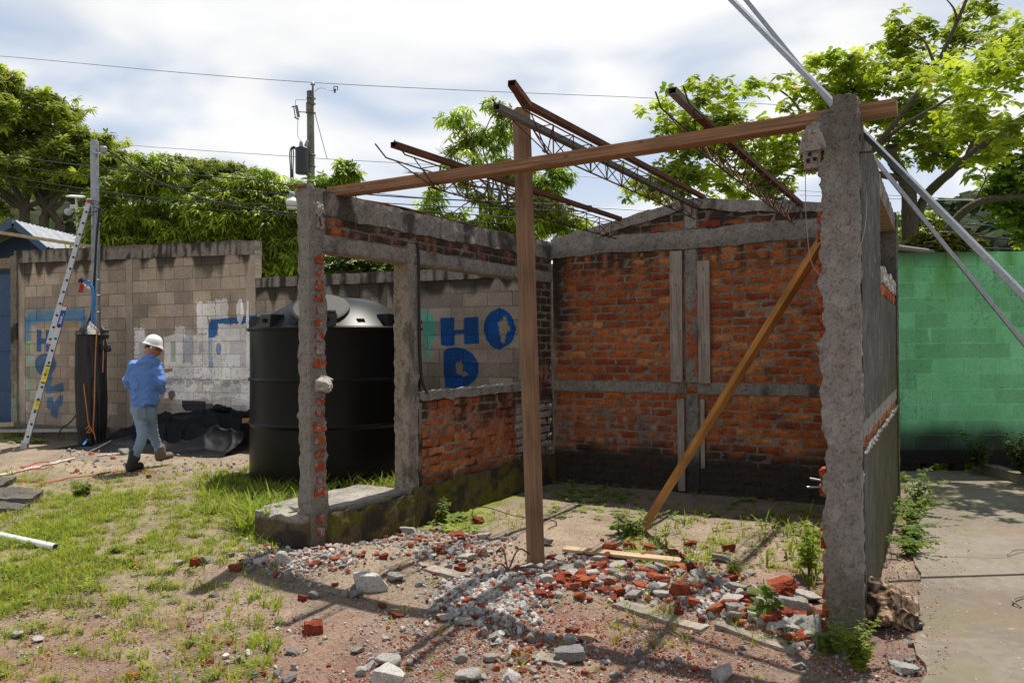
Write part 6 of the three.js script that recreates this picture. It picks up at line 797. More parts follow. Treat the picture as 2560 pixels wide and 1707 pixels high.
// ---------- wooded hills far off ----------
{
  const hill = (name, pts, Z, deep) => { const nx = 60, nz = 16, p = [], idx = []; const top = t => { const k = t * (pts.length - 1), i = Math.min(pts.length - 2, Math.floor(k)); return V(mix(pts[i][0], pts[i + 1][0], k - i), mix(pts[i][1], pts[i + 1][1], k - i), Z); }; for (let j = 0; j <= nz; j++) for (let i = 0; i <= nx; i++) { const a = top(i / nx), v = j / nz, y = (a.y - 4) * Math.sin(v * Math.PI) * (0.95 + 0.1 * noise(i * 0.3, j * 0.3)); p.push(a.x * (1 + 0.3 * (v - 0.5) * 0), Math.max(-2, y), -Z + deep * (0.5 - v) * 1.0 + 0); } for (let j = 0; j < nz; j++) for (let i = 0; i < nx; i++) { const a = j * (nx + 1) + i, b = a + nx + 1; idx.push(a, a + 1, b, a + 1, b + 1, b); } const g = new THREE.BufferGeometry(); g.setAttribute('position', new THREE.Float32BufferAttribute(p, 3)); g.setIndex(idx); g.computeVertexNormals(); structure(name, g, std([0.05, 0.065, 0.025], { side: THREE.DoubleSide })); return { nx, nz, p }; };
  const lump = finish(roughen(new THREE.IcosahedronGeometry(1, 5).scale(1, 0.62, 1), 0.5, 2.2, 3), 3.1, 1.5);
  const leafy = join(Array.from({ length: 44 }, (_, i) => { const R = rng(i + 60), a = R() * 6.28, y = R(); return leafSpray(10, 0.2, 0.13, 0.3, i + 90, 1.3).translate(Math.cos(a) * 0.8 * Math.sqrt(1 - y * y * 0.8), y * 0.62, Math.sin(a) * 0.8 * Math.sqrt(1 - y * y * 0.8)); }));
  const wood = (label, h, n, size, seed, c0, c1) => { const R = rng(seed), s = []; for (let i = 0; i < n; i++) { const k = Math.floor(R() * h.nx), j = Math.floor(R() * h.nz * 0.62), o = (j * (h.nx + 1) + k) * 3, o2 = o + 3 * (h.nx + 2); const a = R(), b = R(); s.push({ x: mix(h.p[o], h.p[o2], a), y: mix(h.p[o + 1], h.p[o2 + 1], b) + size * 0.25, z: mix(h.p[o + 2], h.p[o2 + 2], b), k: size * (0.6 + 0.8 * R()) }); } for (const [geo, m, q] of [[lump, std([0.85, 0.9, 0.8], { map: T.rough, bumpMap: T.rough, bumpScale: 0.5, roughness: 1 }), 'distant_wood']]) { const holder = new THREE.Group(); const im = scatterLeaves(holder, numbered(q), geo, m, s, { tilt: 0.3, seed, c0, c1 }); tag(im, label, 'woodland', null, 'stuff'); holder.remove(im); scene.add(im); const im2 = scatterLeaves(holder, numbered('distant_foliage'), leafy, LEAF.soft, s, { tilt: 0.3, seed, c0: sc(c0, 1.2), c1: sc(c1, 1.2) }); tag(im2, label.replace('woodland', 'leafy treetops of the woodland'), 'woodland', null, 'stuff'); holder.remove(im2); scene.add(im2); } };
  const hl = hill('hill', [[-400, 430], [-100, 440], [60, 480], [150, 520], [260, 560], [420, 640], [600, 700]], 120, 90), hr = hill('hill', [[1950, 640], [2180, 612], [2270, 590], [2330, 560], [2400, 545], [2480, 530], [2560, 522], [2800, 500], [3200, 470]], 170, 120);
  wood('distant woodland on the hill at the left, behind the gate', hl, 900, 4.2, 71, [0.045, 0.07, 0.025], [0.12, 0.135, 0.05]); wood('distant woodland on the hill at the right, over the green wall', hr, 1300, 5.4, 72, [0.03, 0.06, 0.025], [0.07, 0.11, 0.035]);
  // sunlit grass behind the green wall, seen through the drain openings, is part of the ground
}
// ---------- grass and ground cover ----------
function tuft(n, h, w, lean, seed) { const R = rng(seed), p = [], idx = []; for (let i = 0; i < n; i++) { const a = R() * 6.283, L = h * (0.5 + 0.7 * R()), d = V3(Math.cos(a), 0, Math.sin(a)), s = V3(-d.z, 0, d.x), b = d.clone().multiplyScalar(0.02 * R()), l = lean * (0.4 + R()), o = p.length / 3; for (const [t, k] of [[0, 1], [0.5, 0.8], [1, 0]]) for (const q of k ? [-1, 1] : [0]) { const v = b.clone().addScaledVector(d, l * L * t * t).addScaledVector(s, q * k * w / 2); v.y = L * t * (1 - 0.25 * l * t); p.push(v.x, v.y, v.z); } idx.push(o, o + 1, o + 2, o + 1, o + 3, o + 2, o + 2, o + 3, o + 4); } const g = new THREE.BufferGeometry(); g.setAttribute('position', new THREE.Float32BufferAttribute(p, 3)); g.setIndex(idx); g.computeVertexNormals(); return g; }
{
  const R = rng(88), low = [], mid = [], herb = [];
  const inShed = p => { const s = p.clone().sub(WALL_L.o); return s.dot(WALL_L.n) > 0; };
  const dens = (px, py) => { // how thickly grass stands, by where it is in the yard
    if (px < 700) { let d = smooth(1150, 1215, py + (px - 300) * 0.02) * (1 - 0.88 * smooth(1330, 1600, py + px * 0.24 - 60)); return clamp(d * (1.12 - 0.5 * smooth(250, 640, px) * smooth(1250, 1420, py))); } return 0; };
  for (let i = 0; i < 60000; i++) { const px = R() * 1000 - 250, py = 1160 + R() * 560, r = ray(px, py); const p = G(px, py); const w = Math.min(1, 9 / (p.z * p.z) * 3.2); const n = fbm(p.x * 1.5, p.z * 1.5, 5, 4), d = dens(px, py) * smooth(0.26, 0.70, n * 0.45 + 0.55 * noise(p.x * 9, p.z * 9, 3)) * 0.6; if (R() > d) continue; if (R() > 1.6 / w * 0.42 && R() > 0.5) continue; const q = { x: p.x, y: p.y - 0.004, z: p.z, k: 0.55 + 0.8 * n }; R() < 0.72 ? low.push(q) : R() < 0.72 ? mid.push({ ...q, k: q.k * 0.75 }) : herb.push({ ...q, k: q.k * 0.6 }); }
  // taller grass round the tank and under the slab, sparse blades in the shed
  const put = (n, x0, x1, y0, y1, list, k, f) => { for (let i = 0; i < n; i++) { const px = mix(x0, x1, R()), py = mix(y0, y1, R()); if (f && !f(px, py)) continue; const p = G(px, py); list.push({ x: p.x, y: p.y - 0.004, z: p.z, k: k * (0.6 + 0.7 * R()) }); } };
  put(560, 490, 830, 1180, 1290, mid, 1.1, (x, y) => y > 1195 - (x - 490) * 0.05 && !(x > 640 && y > 1300)); put(240, 640, 1000, 1195, 1235, mid, 1.3); put(120, 600, 680, 1290, 1340, mid, 1.8); put(46, 1600, 2060, 1290, 1400, mid, 1.1); put(520, 1540, 2060, 1275, 1430, low, 1.1, (x, y) => noise(x * 0.02, y * 0.03) > 0.4); put(26, 1900, 2060, 1330, 1480, mid, 1.3); put(220, 1040, 1350, 1240, 1330, low, 0.9, (x, y) => y > 1330 - (x - 1040) * 0.27); put(260, 1330, 2060, 1170, 1310, herb, 0.8); put(60, 1390, 1560, 1180, 1260, herb, 1.2); put(150, 1540, 2060, 1270, 1430, herb, 0.7); put(200, 0, 1900, 1400, 1700, low, 0.9, (x, y) => noise(x * 0.01, y * 0.02, 4) > 0.62); put(120, 1500, 2060, 1420, 1640, low, 1.1); put(70, 960, 1200, 1260, 1330, herb, 1.2); put(60, 0, 90, 1078, 1100, mid, 1.6); put(80, 30, 110, 1080, 1110, herb, 1.5);
  const behind = []; for (let i = 0; i < 900; i++) { const [x, z] = [mix(4.6, 7.2, R()), mix(-12.2, -10.42, R())]; behind.push({ x, y: gh(x, z), z, k: 1.4 }); }
  const gsets = [[tuft(7, 0.062, 0.0055, 1.0, 3), low, 'grass', 'short yellow green grass thinly covering the yard left of the shed', [0.22, 0.27, 0.018], [0.50, 0.54, 0.05]], [tuft(8, 0.13, 0.009, 0.8, 5), mid, 'grass', 'taller grass tufts round the tank and among the rubble', [0.14, 0.23, 0.014], [0.42, 0.50, 0.045]], [leafSpray(6, 0.055, 0.032, 0.1, 7, 0.9), herb, 'ground_cover', 'small leafy weeds spread over the yard and the shed floor', [0.10, 0.17, 0.015], [0.30, 0.38, 0.04]], [tuft(9, 0.16, 0.012, 0.7, 15), behind, 'grass', 'bright grass behind the green wall seen through its drain gaps', [0.22, 0.32, 0.02], [0.42, 0.54, 0.05]]];
  for (const [geo, list, name, label, c0, c1] of gsets) { const h = new THREE.Group(), im = scatterLeaves(h, numbered(name), geo, LEAF.grass, list.map(p => name === 'ground_cover' ? { ...p, y: p.y + 0.03 } : p), { tilt: 0.25, seed: list.length, c0, c1, odd: 0.06, oddC: [0.33, 0.25, 0.10] }); h.remove(im); tag(im, label, name.replace('_', ' '), null, 'stuff'); scene.add(im); }
}
// ---------- weeds one can point to ----------
function weed(px, py, h, o, label) {
  const p = o.at || G(px, py), t = thing('weed', label, 'weed', p), R = rng(Math.round(px * 3 + py)); const stems = [], spots = [];
  for (let k = 0; k < o.n; k++) { const a = R() * 6.283, sp = (o.spread ?? 0.35) * (0.3 + R()), hh = h * (0.3 + 0.8 * R()); const b = p.clone().add(V3(0.03 * (R() - 0.5), 0, 0.03 * (R() - 0.5))), m = b.clone().add(V3(Math.cos(a) * sp * hh * 0.35, hh * 0.55, Math.sin(a) * sp * hh * 0.35)), e = b.clone().add(V3(Math.cos(a) * sp * hh, hh * (1 - (o.arch || 0) * R()), Math.sin(a) * sp * hh)); const c = new THREE.CatmullRomCurve3([b, m, e]); stems.push(taper([b, m, e], 0.004, 0.0015, 10, 5)); for (let i = 1; i <= o.leaves; i++) { const q = c.getPoint(0.15 + 0.85 * i / o.leaves); spots.push({ x: q.x, y: q.y, z: q.z, k: (o.size || 1) * (1.1 - 0.5 * i / o.leaves) }); } }
  part(t, 'stem', join(stems), std([0.10, 0.15, 0.03])); scatterLeaves(t, 'foliage', o.geo, LEAF.soft, spots, { tilt: 0.9, seed: 3, c0: o.c0 || [0.09, 0.15, 0.015], c1: o.c1 || [0.2, 0.3, 0.03] });
}
const PAIR = leafSpray(2, 0.10, 0.06, 0.35, 3, 0.5), QUAD = leafSpray(4, 0.075, 0.042, 0.3, 6, 0.7), TINY = leafSpray(5, 0.04, 0.024, 0.2, 8, 0.9), BLADE = tuft(7, 0.3, 0.014, 0.9, 21);
weed(2146, 1676, 0.29, { n: 34, leaves: 8, geo: TINY, arch: 0.3, spread: 0.55, size: 0.85, c0: [0.15, 0.21, 0.02], c1: [0.32, 0.38, 0.04] }, 'bushy yellow green weed at the foot of the right column, beside the log');
weed(2025, 1440, 0.36, { n: 7, leaves: 5, geo: QUAD, size: 1.0, spread: 0.45, c0: [0.16, 0.25, 0.02], c1: [0.34, 0.46, 0.04] }, 'tall leafy weed just left of the right column, behind the rubble');
weed(1925, 1545, 0.2, { n: 3, leaves: 4, geo: PAIR, size: 1.3, spread: 0.4 }, 'seedling with large pale leaves among the rubble, near the right column');
weed(2080, 1630, 0.16, { n: 9, leaves: 4, geo: QUAD, size: 0.8, spread: 0.9 }, 'low weed with rounded leaves in front of the right column foot');
weed(2050, 1650, 0.26, { n: 1, leaves: 1, geo: BLADE, size: 0.9 }, 'single grass clump with a broad blade before the right column');
weed(1580, 1345, 0.2, { n: 6, leaves: 5, geo: QUAD, size: 1.0, spread: 0.6, c0: [0.05, 0.1, 0.012] }, 'dark leafy weed around the foot of the orange brace');
weed(1545, 1335, 0.2, { n: 3, leaves: 4, geo: PAIR, size: 1.0, spread: 0.4 }, 'weed with pale leaves left of the brace foot');
weed(1015, 1285, 0.36, { n: 8, leaves: 8, geo: TINY, size: 1.2, spread: 0.35 }, 'leafy weed growing from the plinth at the doorway column');
weed(1100, 1310, 0.22, { n: 7, leaves: 5, geo: QUAD, size: 0.8, spread: 0.6, c1: [0.26, 0.33, 0.03] }, 'bright weed at the mossy foot of the left wall');
weed(695, 1352, 0.34, { n: 8, leaves: 6, geo: QUAD, size: 0.85, spread: 0.5, c0: [0.14, 0.24, 0.02], c1: [0.34, 0.48, 0.04] }, 'leafy weed against the front edge of the plinth slab');
weed(648, 1352, 0.3, { n: 3, leaves: 1, geo: BLADE, size: 1.1 }, 'arching grass clump at the corner of the plinth slab');
weed(730, 1360, 0.27, { n: 5, leaves: 5, geo: TINY, size: 1.3, spread: 0.7 }, 'small weed between the plinth slab and the broken left column');
weed(850, 1345, 0.14, { n: 6, leaves: 4, geo: QUAD, size: 0.6, spread: 0.9 }, 'low weed right of the broken left column, under the plinth edge');
{ const L = ['nearest of the weeds along the outer face of the right wall', 'second weed along the outer face of the right wall', 'third weed along the outer face of the right wall', 'fourth weed along the outer face of the right wall', 'farthest weed along the outer right wall, near the green wall']; [[2.1, 0.26], [2.6, 0.24], [3.1, 0.34], [3.7, 0.28], [4.35, 0.5]].forEach(([s, h], i) => { const p = WALL_R.at(s, 0, 0.16); p.y = gh(p.x, p.z); weed(s * 100, i * 31, h, { at: p, n: 15, leaves: 5, geo: QUAD, size: 0.75, spread: 1.1, arch: 0.5, c0: [0.07, 0.14, 0.012], c1: [0.26, 0.36, 0.03] }, L[i]); }); }
weed(2545, 1240, 0.5, { at: V3(5.9, 0.1, -9.0), n: 22, leaves: 9, geo: QUAD, size: 1.1, spread: 0.5, c0: [0.03, 0.07, 0.010], c1: [0.10, 0.17, 0.02] }, 'dark leafy shrub on the kerb at the right edge of the path');
weed(2540, 1200, 0.4, { at: V3(5.75, 0.1, -9.7), n: 14, leaves: 8, geo: QUAD, size: 1.0, spread: 0.6, c0: [0.03, 0.07, 0.010], c1: [0.10, 0.17, 0.02] }, 'smaller shrub at the foot of the green wall by the kerb');
weed(205, 1240, 0.16, { n: 18, leaves: 4, geo: QUAD, size: 0.8, spread: 1.0, c1: [0.3, 0.36, 0.03] }, 'spreading bright weed in front of the stone slabs at left');
// ---------- rubble ----------
const RR = rng(404);
function chunk(seed, kind) { // a broken lump: a ball cut by flat planes, then worn
  const R = rng(seed), g = new THREE.IcosahedronGeometry(0.5, 7), planes = []; const n = kind === 'slab' ? 7 : 7 + Math.floor(R() * 4);
  for (let i = 0; i < n; i++) { const v = V3(R() * 2 - 1, R() * 2 - 1, R() * 2 - 1).normalize(); planes.push([v, 0.20 + 0.17 * R()]); }
  if (kind === 'slab') planes.push([V3(0, 1, 0), 0.13], [V3(0, -1, 0), 0.13]);
  if (kind === 'brick') planes.push([V3(0, 1, 0), 0.22], [V3(0, -1, 0), 0.22], [V3(1, 0, 0), 0.34], [V3(0, 0, 1), 0.27], [V3(0, 0, -1), 0.27]);
  warp(g, v => { for (let k = 0; k < 2; k++) for (const [m, d] of planes) { const e = v.dot(m) - d; if (e > 0) v.addScaledVector(m, -e); } });
  roughen(g, 0.035, 4, seed); roughen(g, 0.014, 17, seed + 3); return finish(g, 0.4, kind === 'brick' ? 0.7 : 0.6, seed * 0.13);
}
// a squarish block with a few broken corners
function blockChunk(seed, w = 1, h = 0.75, d = 0.85) { const R = rng(seed), g = new THREE.BoxGeometry(w, h, d, 26, 20, 22), planes = []; for (let i = 0; i < 7; i++) { const v = V3(R() * 2 - 1, (R() * 2 - 1) * 0.8, R() * 2 - 1).normalize(); planes.push([v, 0.30 + 0.15 * R()]); } warp(g, v => { v.x += 0.12 * v.y * (seed % 3 - 1); v.z += 0.1 * v.x; for (const [m, e] of planes) { const q = v.dot(m) - e; if (q > 0) v.addScaledVector(m, -q); } }); roughen(g, 0.03, 4, seed); roughen(g, 0.018, 13, seed + 1); return finish(g, 0.35, 0.6, seed * 0.1); }
const lite = (seed, kind) => { const R = rng(seed), g = new THREE.IcosahedronGeometry(0.5, 2), planes = []; for (let i = 0; i < 8; i++) planes.push([V3(R() * 2 - 1, R() * 2 - 1, R() * 2 - 1).normalize(), 0.18 + 0.18 * R()]); if (kind === 'slab') planes.push([V3(0, 1, 0), 0.14], [V3(0, -1, 0), 0.14]); warp(g, v => { for (const [m, d] of planes) { const e = v.dot(m) - d; if (e > 0) v.addScaledVector(m, -e); } }); roughen(g, 0.04, 4, seed); return finish(g, 0.4, 0.8, seed * 0.2); };
const CV = [1, 2, 3, 4, 5, 6].map(i => chunk(i * 17, 'lump')), SV = [1, 2, 3, 4].map(i => chunk(i * 23 + 2, 'slab')), BV = [1, 2, 3, 4, 5].map(i => chunk(i * 29 + 5, 'brick'));
const chunkM = c => std(c, { map: T.rough, bumpMap: T.rough, bumpScale: 0.01, roughness: 1 }), brickM2 = c => std(c, { map: T.brick, bumpMap: T.brick, bumpScale: 0.01, roughness: 1 });
const CM = [[0.68, 0.66, 0.62], [0.56, 0.545, 0.51], [0.44, 0.425, 0.40], [0.34, 0.335, 0.33], [0.78, 0.755, 0.71], [0.50, 0.47, 0.42]].map(chunkM), SM = [[0.46, 0.435, 0.40], [0.58, 0.55, 0.505], [0.38, 0.36, 0.33]].map(chunkM), BM = [[0.44, 0.085, 0.028], [0.36, 0.062, 0.022], [0.52, 0.125, 0.042], [0.28, 0.05, 0.022]].map(brickM2);
const greyHalf = (() => { const g = chunk(771, 'lump'); const c = (x, y, z) => sc(x < -0.02 ? [0.42, 0.10, 0.035] : [0.42, 0.41, 0.40], K); return paint(g, c); })();
const lay = (o, p, w, h, d, R = RR) => { o.position.set(p.x, p.y + h * 0.27, p.z); o.scale.set(w, h, d); o.position.y -= h * 0.06; o.rotation.set((R() - 0.5) * 0.5, R() * 6.28, (R() - 0.5) * 0.5); };
// the pieces that stand out, each where it lies
function piece(px, py, wpx, hpx, kind, m, label, geo) {
  const p = G(px, py), k = -p.z / F * 1.15, o = shade(new THREE.Mesh(geo || (kind === 'brick' ? BV : kind === 'slab' ? SV : CV)[Math.floor(RR() * 4)], m)); o.name = numbered(kind === 'brick' ? 'brick_piece' : kind === 'slab' ? 'concrete_slab' : 'concrete_chunk');
  tag(o, label, kind === 'brick' ? 'brick piece' : kind === 'slab' ? 'concrete slab' : 'concrete chunk'); lay(o, p, wpx * k, hpx * k * (kind === 'slab' ? 1.9 : 1.12), wpx * k * 0.85); if (kind === 'slab') o.rotation.x *= 0.3; o.rotation.y = (RR() - 0.5) * 1.2; scene.add(o); return o;
}
const big = piece(927, 1470, 68, 50, 'lump', CM[4], 'largest pale concrete lump, pitted, lying alone in front of the footing strip', blockChunk(5001)); big.rotation.set(0.05, 0.3, -0.05);
piece(995, 1452, 48, 22, 'slab', SM[0], 'flat grey slab right of the largest pale lump'); piece(896, 1490, 46, 18, 'slab', SM[2], 'dark flat slab just below the largest pale lump'); piece(864, 1492, 20, 30, 'lump', CM[1], 'pointed grey chunk left of the dark flat slab');
piece(703, 1418, 34, 36, 'lump', CM[4], 'pale blocky chunk in the heap by the left column'); piece(660, 1420, 34, 30, 'lump', CM[4], 'pale rough chunk at the left end of the heap by the left column'); piece(727, 1415, 30, 22, 'lump', CM[3], 'dark grey chunk touching the pale blocky chunk'); piece(722, 1455, 24, 30, 'lump', CM[2], 'grey pointed chunk in front of the left heap'); piece(627, 1448, 26, 18, 'lump', CM[3], 'grey stone in the beam shadow at far left of the heap');
piece(487, 1425, 24, 32, 'brick', BM[0], 'upright brick half standing alone in the yard at left', blockChunk(5003, 0.95, 0.7, 0.75)); piece(518, 1422, 36, 26, 'lump', CM[1], 'grey stone beside the upright brick half'); piece(590, 1440, 40, 18, 'brick', BM[1], 'dark brick half in the crossing of shadows at left'); piece(535, 1490, 26, 18, 'lump', CM[3], 'dark stone lying just past the shadow tip at left');
const br = piece(783, 1582, 42, 36, 'brick', BM[0], 'whole brick end with a broken red top, alone in the foreground'); br.geometry = (() => { const g = box(0.9, 0.8, 0.75, 0, 0, 0, 10, 9, 8); warp(g, v => { if (v.y > 0.3) v.y += 0.16 * sn(v.x * 3, v.z * 3, 1) - 0.12 * v.x; }); return finish(roughen(g, 0.05, 5, 3), 0.5, 0.7); })(); br.rotation.set(0, 0.35, 0);
piece(757, 1500, 32, 20, 'brick', BM[1], 'red brick lump in the beam shadow left of centre'); piece(784, 1494, 30, 18, 'lump', CM[3], 'bluish grey chunk next to the red lump in shadow'); piece(834, 1486, 26, 16, 'lump', CM[1], 'small pale chunk left of the pointed chunk'); piece(836, 1468, 22, 14, 'brick', BM[2], 'small brick crumb above the pale chunk'); piece(955, 1520, 24, 18, 'brick', BM[1], 'brick crumb on bare dirt near the beam shadow'); piece(995, 1542, 50, 16, 'brick', BM[3], 'dark brick fragments in the beam shadow at centre');
piece(972, 1712, 74, 56, 'lump', CM[4], 'large white concrete block at the bottom edge, left of centre', blockChunk(5009)); piece(972, 1662, 56, 28, 'slab', CM[1], 'grey flat chunk behind the white block at the bottom edge'); piece(925, 1672, 36, 30, 'lump', CM[4], 'round pale chunk left of the white block at the bottom edge'); piece(695, 1690, 26, 36, 'lump', CM[1], 'pale chunk standing at the bottom edge, left part'); piece(602, 1655, 30, 28, 'lump', CM[1], 'grey rounded stone at the bottom left'); piece(635, 1690, 28, 22, 'lump', CM[2], 'darker stone right of the bottom left stone'); piece(725, 1702, 40, 24, 'lump', CM[3], 'grey stone cut by the bottom edge'); piece(730, 1636, 36, 14, 'slab', CM[3], 'flat dark shard in the left foreground');
piece(1165, 1498, 34, 34, 'lump', CM[1], 'grey chunk with a red brick side, front of the centre heap', greyHalf).material = M.rough; piece(1200, 1505, 34, 28, 'lump', CM[0], 'pale chunk in the centre heap right of the half red chunk'); piece(1145, 1512, 20, 18, 'lump', CM[3], 'dark chunk at the front left of the centre heap'); piece(1115, 1550, 44, 22, 'slab', CM[0], 'flat pale chunk at the near left of the centre heap'); piece(1165, 1562, 48, 24, 'slab', CM[0], 'wide white flat chunk in front of the centre heap'); piece(1115, 1510, 18, 24, 'lump', CM[0], 'narrow pale chunk at the left rim of the centre heap');
piece(1205, 1590, 34, 32, 'lump', M.rough, 'grey and red chunk in front of the beam shadow', greyHalf); piece(1240, 1598, 34, 32, 'lump', CM[1], 'grey egg shaped chunk right of the grey and red chunk'); piece(1322, 1605, 36, 36, 'lump', M.rough, 'tall grey chunk with a red brick flank, in the beam shadow', greyHalf); piece(1352, 1615, 28, 22, 'brick', BM[0], 'red brick chunk right of the grey chunk with red flank'); piece(1375, 1602, 24, 26, 'lump', CM[0], 'pale chunk right of the red brick chunk'); piece(1428, 1650, 64, 42, 'lump', CM[3], 'big dark grey stone lying in the shadow right of centre', blockChunk(5013)); piece(1310, 1658, 30, 28, 'lump', chunkM([0.36, 0.27, 0.22]), 'round brownish pebble stone in the foreground'); piece(1232, 1650, 42, 22, 'slab', CM[5], 'flat brownish chunk left of the round stone'); piece(1266, 1648, 28, 20, 'lump', chunkM([0.62, 0.42, 0.32]), 'pinkish white chunk between the flat chunk and round stone'); piece(1155, 1655, 30, 24, 'lump', chunkM([0.56, 0.47, 0.42]), 'pinkish pale stone in the near foreground'); piece(1170, 1700, 60, 30, 'slab', CM[1], 'pale flat slab half buried at the bottom edge, centre'); piece(1205, 1698, 34, 22, 'lump', CM[0], 'white chunk at the bottom edge right of the half buried slab');
piece(1470, 1600, 60, 26, 'brick', chunkM([0.66, 0.42, 0.28]), 'mortar covered brick row lying past the beam shadow'); piece(1435, 1580, 40, 20, 'brick', BM[0], 'red crumbled brick behind the mortar covered brick row'); piece(1425, 1610, 30, 28, 'lump', CM[0], 'white knobbly chunk left of the mortar covered row'); piece(1510, 1660, 26, 18, 'lump', CM[3], 'dark squarish stone in the right foreground'); piece(1597, 1640, 22, 20, 'lump', CM[3], 'dark stone on the joist shadow in the right foreground'); piece(1810, 1695, 44, 40, 'lump', CM[0], 'pale chunk at the bottom edge, right part', blockChunk(5017)); piece(1860, 1622, 24, 14, 'lump', CM[1], 'small pale chunk in front of the right footing strip'); piece(2003, 1668, 40, 22, 'lump', CM[1], 'grey chunk at the near foot of the right column'); piece(1738, 1678, 18, 14, 'brick', BM[2], 'small orange brick crumb in the right foreground');
piece(1322, 1430, 40, 26, 'slab', SM[1], 'grey plate leaning at the foot of the wooden post, left'); piece(1375, 1428, 36, 22, 'slab', SM[1], 'grey plate right of the one at the post foot'); piece(1372, 1362, 34, 24, 'slab', SM[0], 'round grey plate on edge right of the post'); piece(1215, 1345, 40, 18, 'slab', SM[1], 'white plate in the left part of the rubble band'); piece(1020, 1335, 46, 22, 'slab', SM[1], 'white flat plate behind the left footing strip'); piece(945, 1330, 60, 20, 'slab', SM[0], 'long grey plate right of the left column'); piece(1170, 1400, 58, 20, 'slab', SM[1], 'long white plate in the rubble left of the post'); piece(1205, 1390, 26, 34, 'lump', M.rough, 'upright chunk with a red brick face left of the post', greyHalf); piece(1130, 1385, 30, 30, 'lump', CM[0], 'pale lump beside the long white plate'); piece(1020, 1300, 36, 34, 'lump', CM[2], 'grey pyramid shaped stone at the foot of the doorway column'); piece(1195, 1308, 30, 26, 'brick', BM[1], 'red brick lump alone on the shed floor, left part'); piece(1145, 1345, 40, 26, 'brick', BM[0], 'red brick lump at the back of the rubble band, left part'); piece(960, 1400, 26, 20, 'brick', BM[1], 'red lump in front of the long grey plate');
piece(1523, 1385, 30, 40, 'brick', BM[2], 'brick half standing on end against the pale plank', blockChunk(5021, 0.95, 0.7, 0.75)); piece(1622, 1402, 40, 30, 'brick', BM[0], 'brick lump resting before the plank, right of the standing half'); piece(1578, 1372, 36, 28, 'brick', BM[2], 'brick chunk just behind the pale plank'); piece(1625, 1375, 46, 22, 'brick', BM[2], 'flat brick chunk behind the plank, right of the first'); piece(1680, 1388, 40, 26, 'brick', BM[1], 'brick chunk at the right end of the pale plank'); piece(1730, 1368, 44, 30, 'brick', BM[1], 'brown brick chunk in the grass, right of the plank'); piece(1825, 1378, 36, 28, 'brick', BM[1], 'brick chunk standing in the grass farther right'); piece(1655, 1430, 36, 26, 'slab', SM[1], 'pale grey tile piece right of centre, before the plank'); piece(1500, 1405, 46, 20, 'slab', SM[1], 'white tile shard left of the standing brick half'); piece(1485, 1420, 40, 18, 'slab', SM[1], 'second white tile shard nearer than the first'); piece(1550, 1425, 50, 22, 'slab', SM[1], 'grey tile shard below the brick lump by the plank'); piece(1615, 1435, 40, 30, 'brick', BM[2], 'square brick half right of the tile shard'); piece(1680, 1425, 40, 28, 'brick', BM[1], 'red chunk beside the pale grey tile piece'); piece(1450, 1430, 30, 34, 'lump', CM[2], 'pointed grey shard standing in the rubble right of the post'); piece(1535, 1445, 28, 28, 'slab', SM[0], 'brown grey shard in the middle of the rubble');
piece(1420, 1445, 40, 26, 'brick', BM[0], 'brick half right of the post foot, front row'); piece(1385, 1450, 30, 26, 'brick', BM[2], 'orange brick lump right of the post foot'); piece(1548, 1488, 34, 36, 'brick', BM[2], 'square brick half in front of the rubble, centre right'); piece(1588, 1496, 50, 24, 'slab', SM[0], 'flat paving piece right of the square brick half'); piece(1665, 1495, 60, 20, 'slab', SM[1], 'wide pale plate behind the right footing strip'); piece(1708, 1495, 52, 46, 'brick', BM[0], 'large crumbled brick lump behind the right footing strip', blockChunk(5025, 0.95, 0.7, 0.75)); piece(1735, 1520, 46, 42, 'brick', BM[2], 'brick half on edge with two lit faces near the right footing strip'); piece(1792, 1532, 54, 34, 'brick', BM[2], 'long rough brick lump on the right footing strip', chunk(5027, 'brick')); piece(1872, 1510, 48, 40, 'brick', BM[1], 'dark red brick lump between grass blades near the right column'); piece(1950, 1485, 66, 46, 'brick', BM[0], 'biggest brick lump near the right column', blockChunk(5029, 0.95, 0.7, 0.75)); piece(1855, 1535, 36, 30, 'brick', BM[2], 'red brick lump in front of the dark red one'); piece(1910, 1540, 44, 34, 'brick', BM[0], 'rough brick lump beside the pale leaved seedling'); piece(1830, 1535, 40, 34, 'slab', SM[0], 'grey shard leaning against the rough brick lump'); piece(1985, 1535, 80, 44, 'slab', chunkM([0.44, 0.42, 0.39]), 'big smooth grey slab tilted near the right column', blockChunk(5031, 1.1, 0.35, 0.8)); piece(2030, 1500, 70, 22, 'slab', SM[1], 'white pointed slab against the right column'); piece(2005, 1560, 50, 40, 'lump', CM[0], 'pitted pale lump in front of the big smooth slab'); piece(2035, 1580, 50, 50, 'lump', CM[2], 'big grey lump at the left edge of the right column', blockChunk(5033)); piece(2050, 1580, 40, 44, 'brick', BM[0], 'red broken brick against the right column foot'); piece(2010, 1600, 60, 34, 'brick', BM[1], 'crumbling red brick at the near foot of the right column', chunk(5037, 'brick')); piece(1845, 1562, 54, 24, 'slab', SM[0], 'brownish flat slab behind the right end of the footing'); piece(1890, 1565, 44, 22, 'slab', CM[4], 'white flat stone behind the right end of the footing'); piece(1945, 1578, 60, 26, 'lump', CM[4], 'white crumbly chunk near the right column'); piece(1985, 1585, 36, 24, 'lump', CM[0], 'pale chunk between the white crumbly chunk and the column'); piece(1845, 1475, 50, 22, 'slab', SM[0], 'grey shard in the grass behind the rubble'); piece(1780, 1455, 44, 26, 'lump', M.rough, 'grey and red lump behind the rubble, centre right', greyHalf); piece(1825, 1455, 46, 28, 'brick', BM[1], 'brown brick slab behind the rubble near the grass'); piece(2075, 1370, 24, 20, 'brick', BM[1], 'red chunk in the grass close to the right column');
